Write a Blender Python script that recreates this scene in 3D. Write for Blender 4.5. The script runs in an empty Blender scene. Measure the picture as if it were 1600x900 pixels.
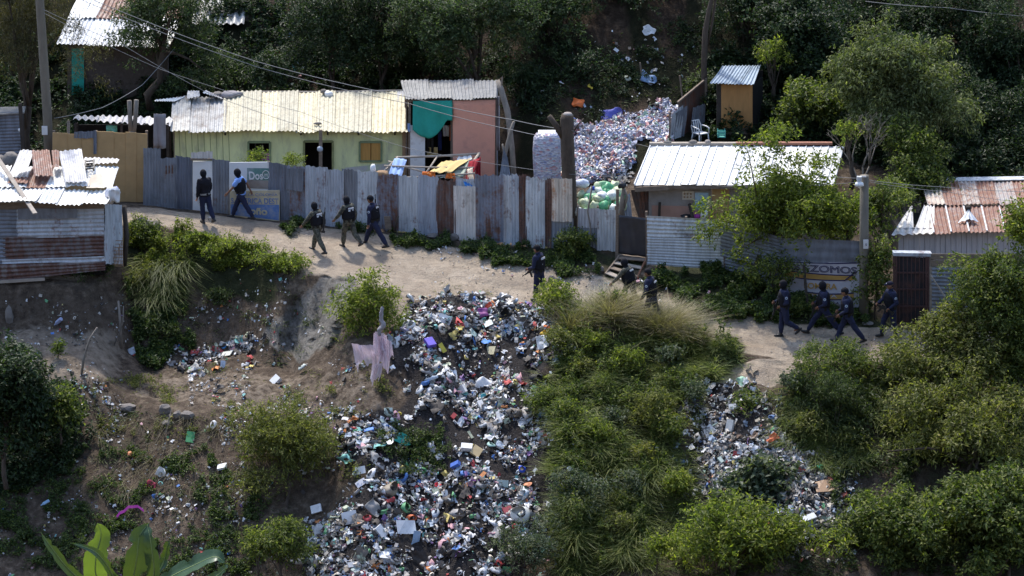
import bpy, bmesh, math, random
import numpy as np
from mathutils import Vector, Matrix, Euler
random.seed(7)
rng = np.random.default_rng(11)
scn = bpy.context.scene
COL = scn.collection
R = math.radians

# ---------------------------------------------------------------- camera
PITCH, DIST, FPX = R(17.0), 75.0, 3525.0
CAM = Vector((0, -DIST*math.cos(PITCH), DIST*math.sin(PITCH)))
cd = bpy.data.cameras.new('camera'); cam = bpy.data.objects.new('camera', cd); COL.objects.link(cam)
cam.location = CAM; cam.rotation_euler = (math.pi/2-PITCH, 0, 0)
cd.sensor_width = 36; cd.lens = 36*FPX/1600; cd.clip_start = 1; cd.clip_end = 2000
scn.camera = cam
# ---------------------------------------------------------------- light
SUN_EL, SUN_AZ = R(56), R(20)          # azimuth: degrees left of straight behind the hill
w = bpy.data.worlds.new('World'); scn.world = w; w.use_nodes = True
nt = w.node_tree; bg = nt.nodes['Background']
sky = nt.nodes.new('ShaderNodeTexSky'); sky.sky_type = 'NISHITA'; sky.sun_disc = False
sky.sun_elevation = SUN_EL; sky.sun_rotation = -SUN_AZ
sky.air_density = 1.0; sky.dust_density = 1.5; sky.ozone_density = 1.0
nt.links.new(sky.outputs[0], bg.inputs[0]); bg.inputs[1].default_value = 0.15
sd = bpy.data.lights.new('sun', 'SUN'); sun = bpy.data.objects.new('sun', sd); COL.objects.link(sun)
sd.energy = 2.1; sd.angle = R(3.5); sd.color = (1.0, 0.95, 0.87)
SD = Vector((-math.sin(SUN_AZ)*math.cos(SUN_EL), math.cos(SUN_AZ)*math.cos(SUN_EL), math.sin(SUN_EL)))
sun.rotation_euler = SD.to_track_quat('Z', 'Y').to_euler()
scn.view_settings.view_transform = 'Standard'; scn.view_settings.look = 'None'
scn.view_settings.exposure = 1.2; scn.view_settings.gamma = 1
scn.cycles.max_bounces = 5; scn.cycles.diffuse_bounces = 3; scn.cycles.transmission_bounces = 3
scn.cycles.transparent_max_bounces = 8; scn.cycles.caustics_reflective = False; scn.cycles.caustics_refractive = False

# ---------------------------------------------------------------- pixel <-> world helpers (photo pixels, 1600 x 900)
FW = Vector((0, math.cos(PITCH), -math.sin(PITCH))); UP = Vector((0, math.sin(PITCH), math.cos(PITCH)))
def P(X, Y, y):
    d = FW + Vector((1, 0, 0))*((X-800)/FPX) + UP*((450-Y)/FPX)
    t = (y-CAM.y)/d.y
    return CAM + d*t
def S(y, z=0):                       # photo pixels per metre at depth y
    return FPX/((y-CAM.y)*math.cos(PITCH) - (z-CAM.z)*math.sin(PITCH))

# ---------------------------------------------------------------- object helpers
ORG = {}
def tag(o, label=None, cat=None, group=None, kind=None):
    if label: o['label'] = label
    if cat: o['category'] = cat
    if group: o['group'] = group
    if kind: o['kind'] = kind
    return o
def thing(name, label, cat, loc, group=None):
    o = bpy.data.objects.new(name, None); COL.objects.link(o); o.location = loc
    o.empty_display_size = .2
    ORG[o.name] = Vector(loc)
    return tag(o, label, cat, group)
def link(name, me, mat, parent=None, loc=None):
    o = bpy.data.objects.new(name, me); COL.objects.link(o)
    if mat is not None and len(me.materials) == 0:
        for m in (mat if isinstance(mat, (list, tuple)) else [mat]): me.materials.append(m)
    if parent is not None: o.parent = parent
    if loc is not None: o.location = loc
    return o
def org_of(parent):
    return ORG.get(parent.name, Vector((0, 0, 0))) if parent is not None else Vector((0, 0, 0))
def mesh_np(verts, quads, smooth=False, mi=None):
    me = bpy.data.meshes.new('m'); verts = np.asarray(verts, dtype=np.float32); quads = np.asarray(quads, dtype=np.int32)
    n = quads.shape[1]
    me.vertices.add(len(verts)); me.vertices.foreach_set('co', verts.ravel())
    me.loops.add(quads.size); me.loops.foreach_set('vertex_index', quads.ravel())
    me.polygons.add(len(quads)); me.polygons.foreach_set('loop_start', np.arange(0, quads.size, n, dtype=np.int32))
    me.polygons.foreach_set('loop_total', np.full(len(quads), n, dtype=np.int32))
    if mi is not None: me.polygons.foreach_set('material_index', np.asarray(mi, dtype=np.int32))
    me.polygons.foreach_set('use_smooth', np.full(len(quads), smooth, dtype=bool))
    me.update(calc_edges=True); me.validate()
    return me
class MB:
    """collects simple solids in world space and links them as ONE mesh object"""
    def __init__(s): s.v = []; s.f = []
    def add(s, vs, fs):
        b = len(s.v); s.v += [Vector(v) for v in vs]; s.f += [tuple(i+b for i in f) for f in fs]; return s
    def box(s, c, size, rot=(0, 0, 0)):
        m = Euler(rot).to_matrix(); c = Vector(c); h = Vector(size)/2
        vs = [c+m@Vector((sx*h.x, sy*h.y, sz*h.z)) for sx in (-1, 1) for sy in (-1, 1) for sz in (-1, 1)]
        return s.add(vs, [(0,1,3,2),(4,6,7,5),(0,4,5,1),(2,3,7,6),(0,2,6,4),(1,5,7,3)])
    def slab(s, A, B, C, D, t):      # quad ABCD (ccw seen from the front) with thickness t backwards
        A, B, C, D = map(Vector, (A, B, C, D)); n = (B-A).cross(D-A).normalized()*t
        return s.add([A, B, C, D, A-n, B-n, C-n, D-n], [(0,1,2,3),(7,6,5,4),(0,4,5,1),(1,5,6,2),(2,6,7,3),(3,7,4,0)])
    def tube(s, pts, rad, n=7, cap=True):
        pts = [Vector(p) for p in pts]; rr = rad if isinstance(rad, (list, tuple)) else [rad]*len(pts)
        vs = []; fs = []; up = Vector((0.13, 0.31, 0.94))
        for i, p in enumerate(pts):
            t = (pts[min(i+1, len(pts)-1)]-pts[max(i-1, 0)]).normalized()
            a = t.cross(up)
            if a.length < .15: a = t.cross(Vector((1, .2, 0)))
            a.normalize(); b = t.cross(a).normalized()
            for k in range(n):
                an = 2*math.pi*k/n; vs.append(p+(a*math.cos(an)+b*math.sin(an))*rr[i])
        for i in range(len(pts)-1):
            for k in range(n): fs.append((i*n+k, i*n+(k+1) % n, (i+1)*n+(k+1) % n, (i+1)*n+k))
        if cap: fs.append(tuple(range(n-1, -1, -1))); fs.append(tuple((len(pts)-1)*n+k for k in range(n)))
        return s.add(vs, fs)
    def bar(s, a, b, w, h=None):
        a = Vector(a); b = Vector(b); h = h or w; t = (b-a).normalized()
        x = t.cross(Vector((0, 0, 1)))
        if x.length < .1: x = Vector((1, 0, 0))
        x.normalize(); y = t.cross(x).normalized(); vs = []
        for p in (a, b):
            for sx, sy in ((-1,-1),(1,-1),(1,1),(-1,1)): vs.append(p+x*sx*w/2+y*sy*h/2)
        return s.add(vs, [(3,2,1,0),(4,5,6,7),(0,1,5,4),(1,2,6,5),(2,3,7,6),(3,0,4,7)])
    def blob(s, c, r, seed=0, rough=.25, sub=2):
        bm = bmesh.new(); bmesh.ops.create_icosphere(bm, subdivisions=sub, radius=1)
        rd = random.Random(seed); off = Vector((rd.uniform(0, 99), rd.uniform(0, 99), rd.uniform(0, 99)))
        from mathutils import noise
        r = Vector(r) if not isinstance(r, (int, float)) else Vector((r, r, r))
        vs = []
        for v in bm.verts:
            k = 1+rough*noise.noise(v.co*1.7+off)+rough*.5*noise.noise(v.co*4+off)
            vs.append(Vector(c)+Vector((v.co.x*r.x, v.co.y*r.y, v.co.z*r.z))*k)
        fs = [tuple(v.index for v in f.verts) for f in bm.faces]; bm.free()
        return s.add(vs, fs)
    def build(s, name, mat, parent=None, smooth=False):
        o0 = org_of(parent); me = bpy.data.meshes.new(name)
        if parent is None and s.v:
            o0 = sum(s.v, Vector())/len(s.v); o0.z = min(v.z for v in s.v)
        me.from_pydata([tuple(v-o0) for v in s.v], [], s.f)
        if smooth: me.polygons.foreach_set('use_smooth', [True]*len(me.polygons))
        me.update(); o = link(name, me, mat, parent)
        if parent is None: o.location = o0
        else: ORG[o.name] = o0          # sub-parts share the thing's origin
        return o
def fine(o, w=.008):
    m = o.modifiers.new('bevel', 'BEVEL'); m.width = w; m.segments = 1; m.limit_method = 'ANGLE'; return o

# corrugated sheet over a quad A(bottom left) B(bottom right) C(top right) D(top left)
def sheet(name, A, B, C, D, mat, parent=None, ridge='v', period=.11, amp=.014, warp=.02, seed=0, rag=.02, label=None):
    rd = np.random.default_rng(seed+int(abs(A[0])*100)+int(abs(A[2])*37))
    A, B, C, D = [np.array(v, dtype=float) for v in (A, B, C, D)]
    if ridge == 'h': A, B, C, D = B, C, D, A       # wave runs along the old vertical
    W = (np.linalg.norm(B-A)+np.linalg.norm(C-D))/2; L = (np.linalg.norm(D-A)+np.linalg.norm(C-B))/2
    nu = max(4, int(W/period*6)); nv = 9
    u = np.linspace(0, 1, nu+1)[None, :]; v = np.linspace(0, 1, nv)[:, None]
    vv = v+0*u; rg = np.interp(u[0]*W, np.linspace(0, W, 12), rd.uniform(-rag, rag, 12))/L
    vv = vv.copy(); vv[0] += rg; vv[-1] += np.interp(u[0]*W, np.linspace(0, W, 12), rd.uniform(-rag, rag, 12))/L
    uu = (u+0*v)[..., None]; vv = vv[..., None]
    p = A*(1-uu)*(1-vv)+B*uu*(1-vv)+C*uu*vv+D*(1-uu)*vv
    n = np.cross(B-A, D-A); n /= np.linalg.norm(n)
    ph = rd.uniform(0, 6)
    off = amp*np.sin(2*np.pi*u*W/period+ph)+warp*np.sin(u*W*1.3+ph)*np.sin(v*L*1.7+ph*2)+warp*.6*np.sin(v*L*3.1+u*W*2+ph)
    p = p+n*off[..., None]
    idx = np.arange((nu+1)*nv).reshape(nv, nu+1)
    q = np.stack([idx[:-1, :-1], idx[:-1, 1:], idx[1:, 1:], idx[1:, :-1]], -1).reshape(-1, 4)
    pts = p.reshape(-1, 3); o0 = org_of(parent)
    if parent is None: o0 = Vector(((pts[:, 0].mean()), pts[:, 1].mean(), pts[:, 2].min()))
    me = mesh_np(pts-np.array(o0), q, smooth=True); me.name = name
    o = link(name, me, mat, parent)
    if parent is None: o.location = o0
    else: ORG[o.name] = o0
    if label: o['label'] = label
    return o
def cloth(name, A, B, C, D, mat, parent=None, fold=.03, nf=5, seed=0, nu=24, nv=16, curve=None, label=None):
    rd = np.random.default_rng(seed); A, B, C, D = [np.array(v, dtype=float) for v in (A, B, C, D)]
    u = np.linspace(0, 1, nu)[None, :, None]; v = np.linspace(0, 1, nv)[:, None, None]
    if curve is not None:                     # lower edge lifts/sags: v is squeezed per column
        v = 1-(1-v)*curve(u)
    p = A*(1-u)*(1-v)+B*u*(1-v)+C*u*v+D*(1-u)*v
    n = np.cross(B-A, D-A); n /= np.linalg.norm(n); ph = rd.uniform(0, 6, 4)
    off = fold*(np.sin(u*nf*6.28+ph[0]+1.5*v)*(1.1-.6*v)+.4*np.sin(u*nf*15+ph[1]+3*v)+.5*np.sin(v*7+u*5+ph[2]))
    p = p+n*off
    idx = np.arange(nu*nv).reshape(nv, nu)
    q = np.stack([idx[:-1, :-1], idx[:-1, 1:], idx[1:, 1:], idx[1:, :-1]], -1).reshape(-1, 4)
    pts = p.reshape(-1, 3); o0 = org_of(parent)
    if parent is None: o0 = Vector((pts[:, 0].mean(), pts[:, 1].mean(), pts[:, 2].min()))
    o = link(name, mesh_np(pts-np.array(o0), q, smooth=True), mat, parent)
    if parent is None: o.location = o0
    else: ORG[o.name] = o0
    if label: o['label'] = label
    md = o.modifiers.new('thickness', 'SOLIDIFY'); md.thickness = .006
    return o

# ---------------------------------------------------------------- materials
def newmat(name):
    m = bpy.data.materials.new(name); m.use_nodes = True; return m, m.node_tree, m.node_tree.nodes['Principled BSDF']
def coords(t, scale=(1, 1, 1), rand=True):
    N = t.nodes; L = t.links
    tc = N.new('ShaderNodeTexCoord'); mp = N.new('ShaderNodeMapping'); mp.inputs['Scale'].default_value = scale
    L.new(tc.outputs['Object'], mp.inputs['Vector'])
    if rand:
        oi = N.new('ShaderNodeObjectInfo'); mu = N.new('ShaderNodeMath'); mu.operation = 'MULTIPLY'; mu.inputs[1].default_value = 71
        L.new(oi.outputs['Random'], mu.inputs[0]); L.new(mu.outputs[0], mp.inputs['Location'])
    return mp.outputs[0]
def noise_n(t, vec, scale, detail=5, rough=.6):
    n = t.nodes.new('ShaderNodeTexNoise'); n.inputs['Scale'].default_value = scale; n.inputs['Detail'].default_value = detail
    n.inputs['Roughness'].default_value = rough
    if vec is not None: t.links.new(vec, n.inputs['Vector'])
    return n.outputs['Fac']
def ramp(t, fac, stops, interp='LINEAR'):
    r = t.nodes.new('ShaderNodeValToRGB'); r.color_ramp.interpolation = interp; e = r.color_ramp.elements
    while len(e) < len(stops): e.new(.5)
    for k, (p, c) in enumerate(stops):
        e[k].position = p; e[k].color = (c, c, c, 1) if isinstance(c, (int, float)) else (*c, 1)
    t.links.new(fac, r.inputs[0]); return r.outputs[0]
def mixc(t, fac, a, b, mode='MIX'):
    m = t.nodes.new('ShaderNodeMix'); m.data_type = 'RGBA'; m.blend_type = mode
    for s, v in ((m.inputs[0], fac), (m.inputs[6], a), (m.inputs[7], b)):
        if isinstance(v, (int, float)): s.default_value = v
        elif isinstance(v, tuple): s.default_value = (*v, 1)
        else: t.links.new(v, s)
    return m.outputs[2]
def bump(t, b, h, dist=.01, strength=.6):
    n = t.nodes.new('ShaderNodeBump'); n.inputs['Distance'].default_value = dist; n.inputs['Strength'].default_value = strength
    t.links.new(h, n.inputs['Height']); t.links.new(n.outputs[0], b.inputs['Normal'])
def plain(name, c, rough=.8, var=.25, scale=6, metallic=0, dirt=None, dscale=1.5, dpos=(.5, .7), spec=.3, str_=(1, 1, 1), bmp=0):
    m, t, b = newmat(name); v = coords(t, str_)
    f = noise_n(t, v, scale)
    col = ramp(t, f, [(.25, tuple(x*(1-var) for x in c)), (.75, tuple(min(1, x*(1+var)) for x in c))])
    if dirt:
        g = ramp(t, noise_n(t, v, dscale, 8, .65), [(dpos[0], 0.), (dpos[1], 1.)])
        col = mixc(t, g, col, dirt)
    t.links.new(col, b.inputs['Base Color']); b.inputs['Roughness'].default_value = rough
    b.inputs['Metallic'].default_value = metallic; b.inputs['Specular IOR Level'].default_value = spec
    if bmp: bump(t, b, noise_n(t, v, scale*3), bmp)
    return m
def metal(name, base, rust=.0, rustcol=(.13, .05, .028), stain=(.10, .10, .105), rough=.5, met=.35, streak=(5, 5, .8), stainamt=.5):
    """weathered corrugated sheet: mottled zinc or paint with streaky stains and rust patches"""
    m, t, b = newmat(name); v = coords(t, streak); v2 = coords(t, (1, 1, 1))
    f = noise_n(t, v, 1.1, 7, .62); g = noise_n(t, v2, 1.3, 8, .68); h = noise_n(t, v2, 11, 3, .5)
    oi = t.nodes.new('ShaderNodeObjectInfo')
    col = ramp(t, f, [(.3, tuple(x*.66 for x in base)), (.5, base), (.72, tuple(min(.9, x*1.3) for x in base))])
    tint = ramp(t, oi.outputs['Random'], [(0, (.72, .74, .8)), (.5, (1, 1, 1)), (1, (1.2, 1.17, 1.1))])
    col = mixc(t, 1., col, tint, 'MULTIPLY')
    s = ramp(t, g, [(.62-.2*stainamt, 0.), (.80-.15*stainamt, 1.)]); s = mixc(t, .55, s, s, 'MULTIPLY')
    col = mixc(t, s, col, stain)
    if rust > 0:
        q = mixc(t, .45, f, g); q = mixc(t, .18, q, h)
        rm = ramp(t, q, [(max(0, .62-.3*rust), 0.), (min(1, .70-.3*rust+.03), 1.)])
        rc = ramp(t, h, [(.3, tuple(x*.6 for x in rustcol)), (.7, tuple(x*1.5 for x in rustcol))])
        col = mixc(t, rm, col, rc)
        inv = t.nodes.new('ShaderNodeMath'); inv.operation = 'MULTIPLY_ADD'; inv.inputs[1].default_value = -met; inv.inputs[2].default_value = met
        t.links.new(rm, inv.inputs[0]); t.links.new(inv.outputs[0], b.inputs['Metallic'])
    else: b.inputs['Metallic'].default_value = met
    t.links.new(col, b.inputs['Base Color'])
    rr = ramp(t, g, [(.3, rough-.1), (.7, rough+.25)]); t.links.new(rr, b.inputs['Roughness'])
    return m
def leafmat(name, c, c2, trans=.5, rough=.5):
    m, t, b = newmat(name); geo = t.nodes.new('ShaderNodeNewGeometry')
    col = ramp(t, geo.outputs['Random Per Island'], [(0, tuple(x*.6 for x in c)), (.55, c), (.9, c2), (1, tuple(min(1, x*1.25) for x in c2))])
    v = coords(t); f = noise_n(t, v, .9, 3)
    col = mixc(t, 1., col, ramp(t, f, [(.3, (.75, .8, .8)), (.7, (1.2, 1.12, 1.0))]), 'MULTIPLY')
    t.links.new(col, b.inputs['Base Color']); b.inputs['Roughness'].default_value = rough; b.inputs['Specular IOR Level'].default_value = .28
    tr = t.nodes.new('ShaderNodeBsdfTranslucent'); tc = mixc(t, 1., col, (1.35, 1.6, .6), 'MULTIPLY'); t.links.new(tc, tr.inputs[0])
    mx = t.nodes.new('ShaderNodeMixShader'); mx.inputs[0].default_value = trans
    t.links.new(b.outputs[0], mx.inputs[1]); t.links.new(tr.outputs[0], mx.inputs[2])
    t.links.new(mx.outputs[0], t.nodes['Material Output'].inputs[0]); return m
def M_(n, *a, **k): return plain(n, *a, **k)
MT = dict(
 zinc=metal('galvanised_sheet', (.48, .51, .55), rust=.30, stainamt=.4, met=.0, stain=(.17, .18, .21)),
 zinc_dark=metal('dull_zinc_sheet', (.18, .195, .23), rust=.15, stainamt=.5, met=.0),
 zinc_rusty=metal('half_rusted_sheet', (.29, .31, .36), rust=.52, met=.0, rustcol=(.12, .055, .038)),
 rust=metal('rusted_sheet', (.22, .20, .20), rust=.72, met=.0, rustcol=(.10, .048, .036)),
 white_sheet=metal('whitewashed_sheet', (.55, .53, .52), rust=.12, met=.05, stainamt=.2, stain=(.3, .25, .2)),
 roof_white=metal('white_roof_sheet', (.74, .74, .72), rust=0, met=.0, stainamt=.02, stain=(.5, .48, .45), rough=.5),
 roof_cream=metal('cream_roof_sheet', (.55, .50, .36), rust=.08, met=.0, stainamt=.25, stain=(.33, .27, .16), rough=.55),
 roof_grey=metal('stained_grey_roof_sheet', (.46, .45, .42), rust=.2, met=.05, stainamt=.8, stain=(.15, .12, .10)),
 roof_dark=metal('dark_roof_sheet', (.22, .22, .22), rust=.12, met=.1, stainamt=.6, stain=(.07, .07, .07)),
 roof_rust=metal('rusted_roof_sheet', (.36, .30, .27), rust=.78, rustcol=(.19, .085, .055), met=.05),
 roof_halfrust=metal('patchy_rusted_roof_sheet', (.46, .42, .38), rust=.5, rustcol=(.19, .09, .06), met=.05),
 roof_blue=metal('blue_grey_roof_sheet', (.24, .30, .37), rust=0, met=.3, stainamt=.2),
 brown_sheet=metal('brown_sheet', (.13, .09, .075), rust=.5, met=.05),
 mint=plain('mint_green_wall_paint', (.74, .76, .40), .85, .10, 2.5, dirt=(.36, .36, .27), dscale=1.6, dpos=(.48, .78), str_=(1.6, 1.6, .5)),
 tan=plain('tan_painted_boards', (.47, .30, .14), .8, .12, 3, dirt=(.25, .2, .15), dscale=1.5, dpos=(.62, .8)),
 adobe=plain('adobe_block_wall', (.10, .078, .065), .95, .25, 7, bmp=.02),
 plaster=plain('grey_plaster', (.30, .27, .25), .9, .15, 3, dirt=(.2, .15, .12), dscale=1.2, dpos=(.5, .75)),
 salmon=plain('salmon_plaster', (.42, .25, .19), .9, .12, 3),
 wood=plain('weathered_wood', (.20, .155, .12), .9, .3, 5, str_=(1, 1, 4)),
 wood_pale=plain('pale_dry_wood', (.36, .31, .26), .9, .25, 5),
 wood_dark=plain('dark_wood', (.055, .045, .038), .9, .3, 5),
 bark=plain('bark', (.085, .065, .05), .95, .35, 9, str_=(1, 1, .4), bmp=.03),
 bark_pale=plain('pale_bark', (.22, .19, .16), .95, .3, 9, str_=(1, 1, .4), bmp=.02),
 post=plain('concrete_grey_pole', (.17, .15, .12), .9, .2, 6, str_=(1, 1, .3)),
 orange_wood=plain('orange_shutter_wood', (.52, .28, .08), .75, .12, 4, str_=(4, 4, .6)),
 ply=plain('plywood', (.52, .27, .10), .75, .15, 3, dirt=(.22, .09, .045), dscale=2.5, dpos=(.62, .75), str_=(2.5, 2.5, .5)),
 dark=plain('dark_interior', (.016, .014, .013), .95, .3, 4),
 black=plain('black_plastic', (.018, .018, .02), .5, .2, 4, spec=.4),
 tarp=plain('black_tarpaulin', (.035, .035, .042), .4, .3, 3, spec=.5),
 teal=plain('teal_cloth', (.03, .34, .27), .9, .1, 5),
 pink=plain('pink_sheet_cloth', (.74, .36, .26), .9, .07, 2, dirt=(.5, .25, .2), dscale=2, dpos=(.5, .8)),
 white=plain('white_paint', (.72, .71, .70), .8, .06, 3, dirt=(.45, .4, .36), dscale=2, dpos=(.6, .75)),
 white_clean=plain('white_plastic', (.78, .78, .78), .5, .04, 3),
 wire=plain('wire', (.22, .22, .22), .6, .1),
 stone=plain('stone', (.19, .17, .155), .95, .25, 4, bmp=.02),
 gatebars=plain('red_brown_iron', (.085, .045, .042), .7, .2, 5),
 gatepanel=plain('gate_panel', (.045, .04, .045), .8, .3, 3, dirt=(.12, .06, .05), dscale=2),
 red=plain('red_cloth', (.30, .02, .03), .9, .15, 5), yellow=plain('yellow_cloth', (.60, .45, .20), .9, .1, 5),
 orange=plain('orange_cloth', (.65, .16, .03), .9, .1, 5), blue=plain('pale_blue_cloth', (.30, .42, .68), .9, .15, 5),
 navy=plain('navy_cloth', (.035, .05, .18), .9, .2, 5), purple=plain('purple_cloth', (.35, .06, .30), .9, .2, 9),
 sage=plain('sage_striped_cloth', (.36, .40, .32), .9, .2, 9), brown=plain('brown_cardboard', (.33, .21, .12), .9, .15, 4),
 cream=plain('cream_cloth', (.6, .52, .42), .9, .15, 5), green=plain('green_plastic', (.04, .30, .12), .5, .15, 5),
 aqua=plain('aqua_plastic', (.16, .5, .42), .5, .1, 5), sky=plain('bright_blue_plastic', (.05, .25, .62), .5, .1, 5),
 grey_cloth=plain('grey_cloth', (.30, .28, .29), .9, .15, 5),
 ink=plain('dark_blue_paint', (.03, .03, .09), .8, .2, 9), signblue=plain('faded_blue_paint', (.13, .22, .45), .85, .15, 3, dirt=(.35, .35, .38), dscale=3, dpos=(.48, .66)),
 signteal=plain('faded_teal_paint', (.13, .25, .23), .85, .15, 3, dirt=(.3, .33, .33), dscale=3, dpos=(.48, .66)),
 signcream=plain('faded_cream_paint', (.58, .50, .33), .85, .1, 3, dirt=(.4, .35, .28), dscale=3, dpos=(.48, .66)),
 ochre=plain('ochre_paint', (.48, .28, .08), .85, .12, 3), muralwhite=plain('mural_white', (.50, .47, .50), .85, .08, 2, dirt=(.34, .30, .31), dscale=1.4, dpos=(.5, .7)),
)
# ---------------------------------------------------------------- terrain: cross-sections of the hillside, from the ravine up to the hill
ST = {  # photo column: (row, depth) of: below frame, bottom, mid slope, ledge, toe, bank, road front, road back, fence foot, yard, hill foot, hill, hill top
 -400: [(1350,-20),(920,-11),(760,-7.5),(570,-3.4),(505,-.6),(442,.2),(436,.5),(335,5.0),(312,6.3),(292,9),(258,13),(110,17),(-80,22),(-400,30)],
 0:    [(1350,-20),(920,-11),(760,-7.5),(570,-3.4),(505,-.6),(442,.2),(436,.5),(335,5.0),(312,6.3),(292,9),(258,13),(110,17),(-80,22),(-400,30)],
 140:  [(1350,-20),(920,-11),(760,-7.5),(590,-3.7),(512,-1.0),(440,.3),(434,.6),(335,5.0),(312,6.3),(295,9),(258,13),(110,17),(-80,22),(-400,30)],
 190:  [(1350,-20),(920,-11),(760,-7.5),(612,-3.5),(548,-.5),(430,1.8),(345,4.0),(326,5.2),(316,6.2),(298,9),(258,13),(110,17),(-80,22),(-400,30)],
 250:  [(1350,-20),(920,-11),(770,-8),(650,-5.4),(562,.1),(450,2.0),(352,3.7),(326,5.3),(322,6.0),(300,8.7),(258,13),(110,17),(-80,22),(-400,30)],
 400:  [(1350,-20),(920,-11.5),(770,-8.5),(650,-6.0),(562,-.8),(480,.7),(392,2.0),(346,4.8),(340,5.5),(304,8.7),(258,13),(110,17),(-80,22),(-400,30)],
 480:  [(1350,-20),(920,-11.5),(770,-8.5),(660,-6.4),(575,-2.7),(500,-.9),(425,.6),(354,4.4),(350,5.0),(306,8.5),(258,13),(110,17),(-80,22),(-400,30)],
 560:  [(1350,-21),(920,-12),(770,-9),(665,-6.8),(600,-5.2),(500,-2.1),(440,0),(364,4.0),(358,4.7),(308,8.3),(258,13),(110,17),(-80,22),(-400,30)],
 650:  [(1350,-21),(920,-11.7),(770,-8.5),(655,-5.9),(565,-3.7),(492,-1.5),(466,-.6),(376,3.1),(367,3.8),(310,8),(260,12.5),(115,16.5),(-80,22),(-400,30)],
 760:  [(1350,-21),(920,-11.7),(770,-8.5),(655,-5.9),(565,-3.7),(492,-1.6),(474,-1.0),(394,2.2),(378,3.2),(315,7.5),(265,11.5),(120,15.5),(-80,21),(-400,29)],
 860:  [(1350,-21),(920,-11.8),(770,-8.6),(655,-6.1),(570,-4.0),(505,-2.1),(486,-1.5),(414,1.3),(390,2.5),(320,6),(290,8),(150,12.5),(0,17),(-400,28)],
 960:  [(1350,-21),(920,-12),(770,-8.9),(655,-6.4),(580,-4.6),(522,-3.1),(505,-2.7),(445,-.2),(402,1.5),(322,5.5),(292,7.5),(175,11.5),(60,15),(-400,28)],
 1060: [(1350,-22),(920,-12.5),(770,-9.3),(665,-7),(600,-5.4),(548,-4.1),(530,-3.7),(485,-1.9),(418,.6),(335,4.5),(240,8.5),(200,11),(60,15),(-400,28)],
 1160: [(1350,-22),(920,-13),(770,-9.8),(670,-7.5),(610,-6.2),(568,-5.2),(553,-4.8),(498,-2.6),(440,-.2),(340,4),(228,8.8),(205,10.5),(60,15),(-400,28)],
 1260: [(1350,-22),(920,-13.4),(770,-10.2),(675,-8),(620,-6.8),(585,-5.9),(570,-5.5),(508,-2.9),(485,-2.0),(350,3.5),(232,8.8),(205,10.5),(60,15),(-400,28)],
 1360: [(1350,-22),(920,-13.4),(770,-10.2),(675,-8),(620,-6.8),(582,-5.9),(566,-5.4),(513,-3.2),(504,-2.6),(365,3),(240,8.5),(205,10.5),(60,15),(-400,28)],
 1460: [(1350,-22),(920,-13.5),(770,-10.4),(675,-8.2),(625,-7.1),(590,-6.3),(574,-5.8),(517,-3.5),(509,-2.9),(400,2.4),(250,8.2),(205,10.5),(60,15),(-400,28)],
 1600: [(1350,-22),(920,-13.5),(770,-10.5),(680,-8.4),(632,-7.3),(598,-6.5),(582,-6.1),(523,-3.8),(513,-3.2),(410,2.1),(255,8.2),(205,10.5),(60,15),(-400,28)],
 2000: [(1350,-22),(920,-13.5),(770,-10.5),(680,-8.4),(632,-7.3),(598,-6.5),(582,-6.1),(523,-3.8),(513,-3.2),(410,2.1),(255,8.2),(205,10.5),(60,15),(-400,28)],
}
SEG = [14, 34, 34, 24, 26, 8, 30, 8, 20, 18, 26, 28, 22]     # rows between stations
cx = np.array(sorted(ST)); tab = np.array([ST[c] for c in cx], dtype=float)      # (ncol, nst, 2)
GX = np.concatenate([[-6000, -3000, -1600, -1000], np.arange(-650, 2251, 6.5), [2600, 3200, 4600, 7600]]).astype(float)
st = np.empty((len(GX), tab.shape[1], 2))
for s_ in range(tab.shape[1]):
    for c_ in range(2): st[:, s_, c_] = np.interp(GX, cx, tab[:, s_, c_])
k = np.array([1, 2, 3, 2, 1.]); k /= k.sum()
for s_ in range(tab.shape[1]):                                                  # soften the column-to-column kinks
    for c_ in range(2):
        for _ in range(2): st[4:-4, s_, c_] = np.convolve(np.pad(st[:, s_, c_], 2, mode='edge'), k, 'valid')[4:-4]
sp = []
for i, n in enumerate(SEG): sp += list(i+np.arange(n)/n)
sp = np.array(sp+[len(SEG)])
def at_s(arr, s):      # arr (nX, nst) sampled at station coordinate s
    i = np.clip(np.floor(s).astype(int), 0, arr.shape[1]-2); f = s-i
    return arr[:, i]*(1-f)+arr[:, i+1]*f
GY = at_s(st[..., 0], sp); GD = at_s(st[..., 1], sp)
kk = np.array([1, 2, 1.])/4
for _ in range(2):
    GY[:, 1:-1] = GY[:, :-2]*.25+GY[:, 1:-1]*.5+GY[:, 2:]*.25; GD[:, 1:-1] = GD[:, :-2]*.25+GD[:, 1:-1]*.5+GD[:, 2:]*.25
def unproj(X, Y, y):
    dx = (X-800)/FPX; dv = (450-Y)/FPX
    dy = math.cos(PITCH)+dv*math.sin(PITCH); dz = -math.sin(PITCH)+dv*math.cos(PITCH)
    t = (y-CAM.y)/dy
    return np.stack([dx*t, CAM.y+dy*t, CAM.z+dz*t], -1)
TV = unproj(GX[:, None], GY, GD)                                                # (nX, nS, 3)
def vnoise(x, y, seed):
    r = np.random.default_rng(seed).random((64, 64)); xi = np.floor(x).astype(int); yi = np.floor(y).astype(int)
    fx = x-xi; fy = y-yi; fx = fx*fx*(3-2*fx); fy = fy*fy*(3-2*fy)
    g = lambda a, b: r[a % 64, b % 64]
    return (g(xi, yi)*(1-fx)*(1-fy)+g(xi+1, yi)*fx*(1-fy)+g(xi, yi+1)*(1-fx)*fy+g(xi+1, yi+1)*fx*fy)*2-1
def fbm(x, y, seed, o=4):
    s = 0; a = 1.
    for i in range(o): s = s+a*vnoise(x*2**i, y*2**i, seed+i); a *= .5
    return s
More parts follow.
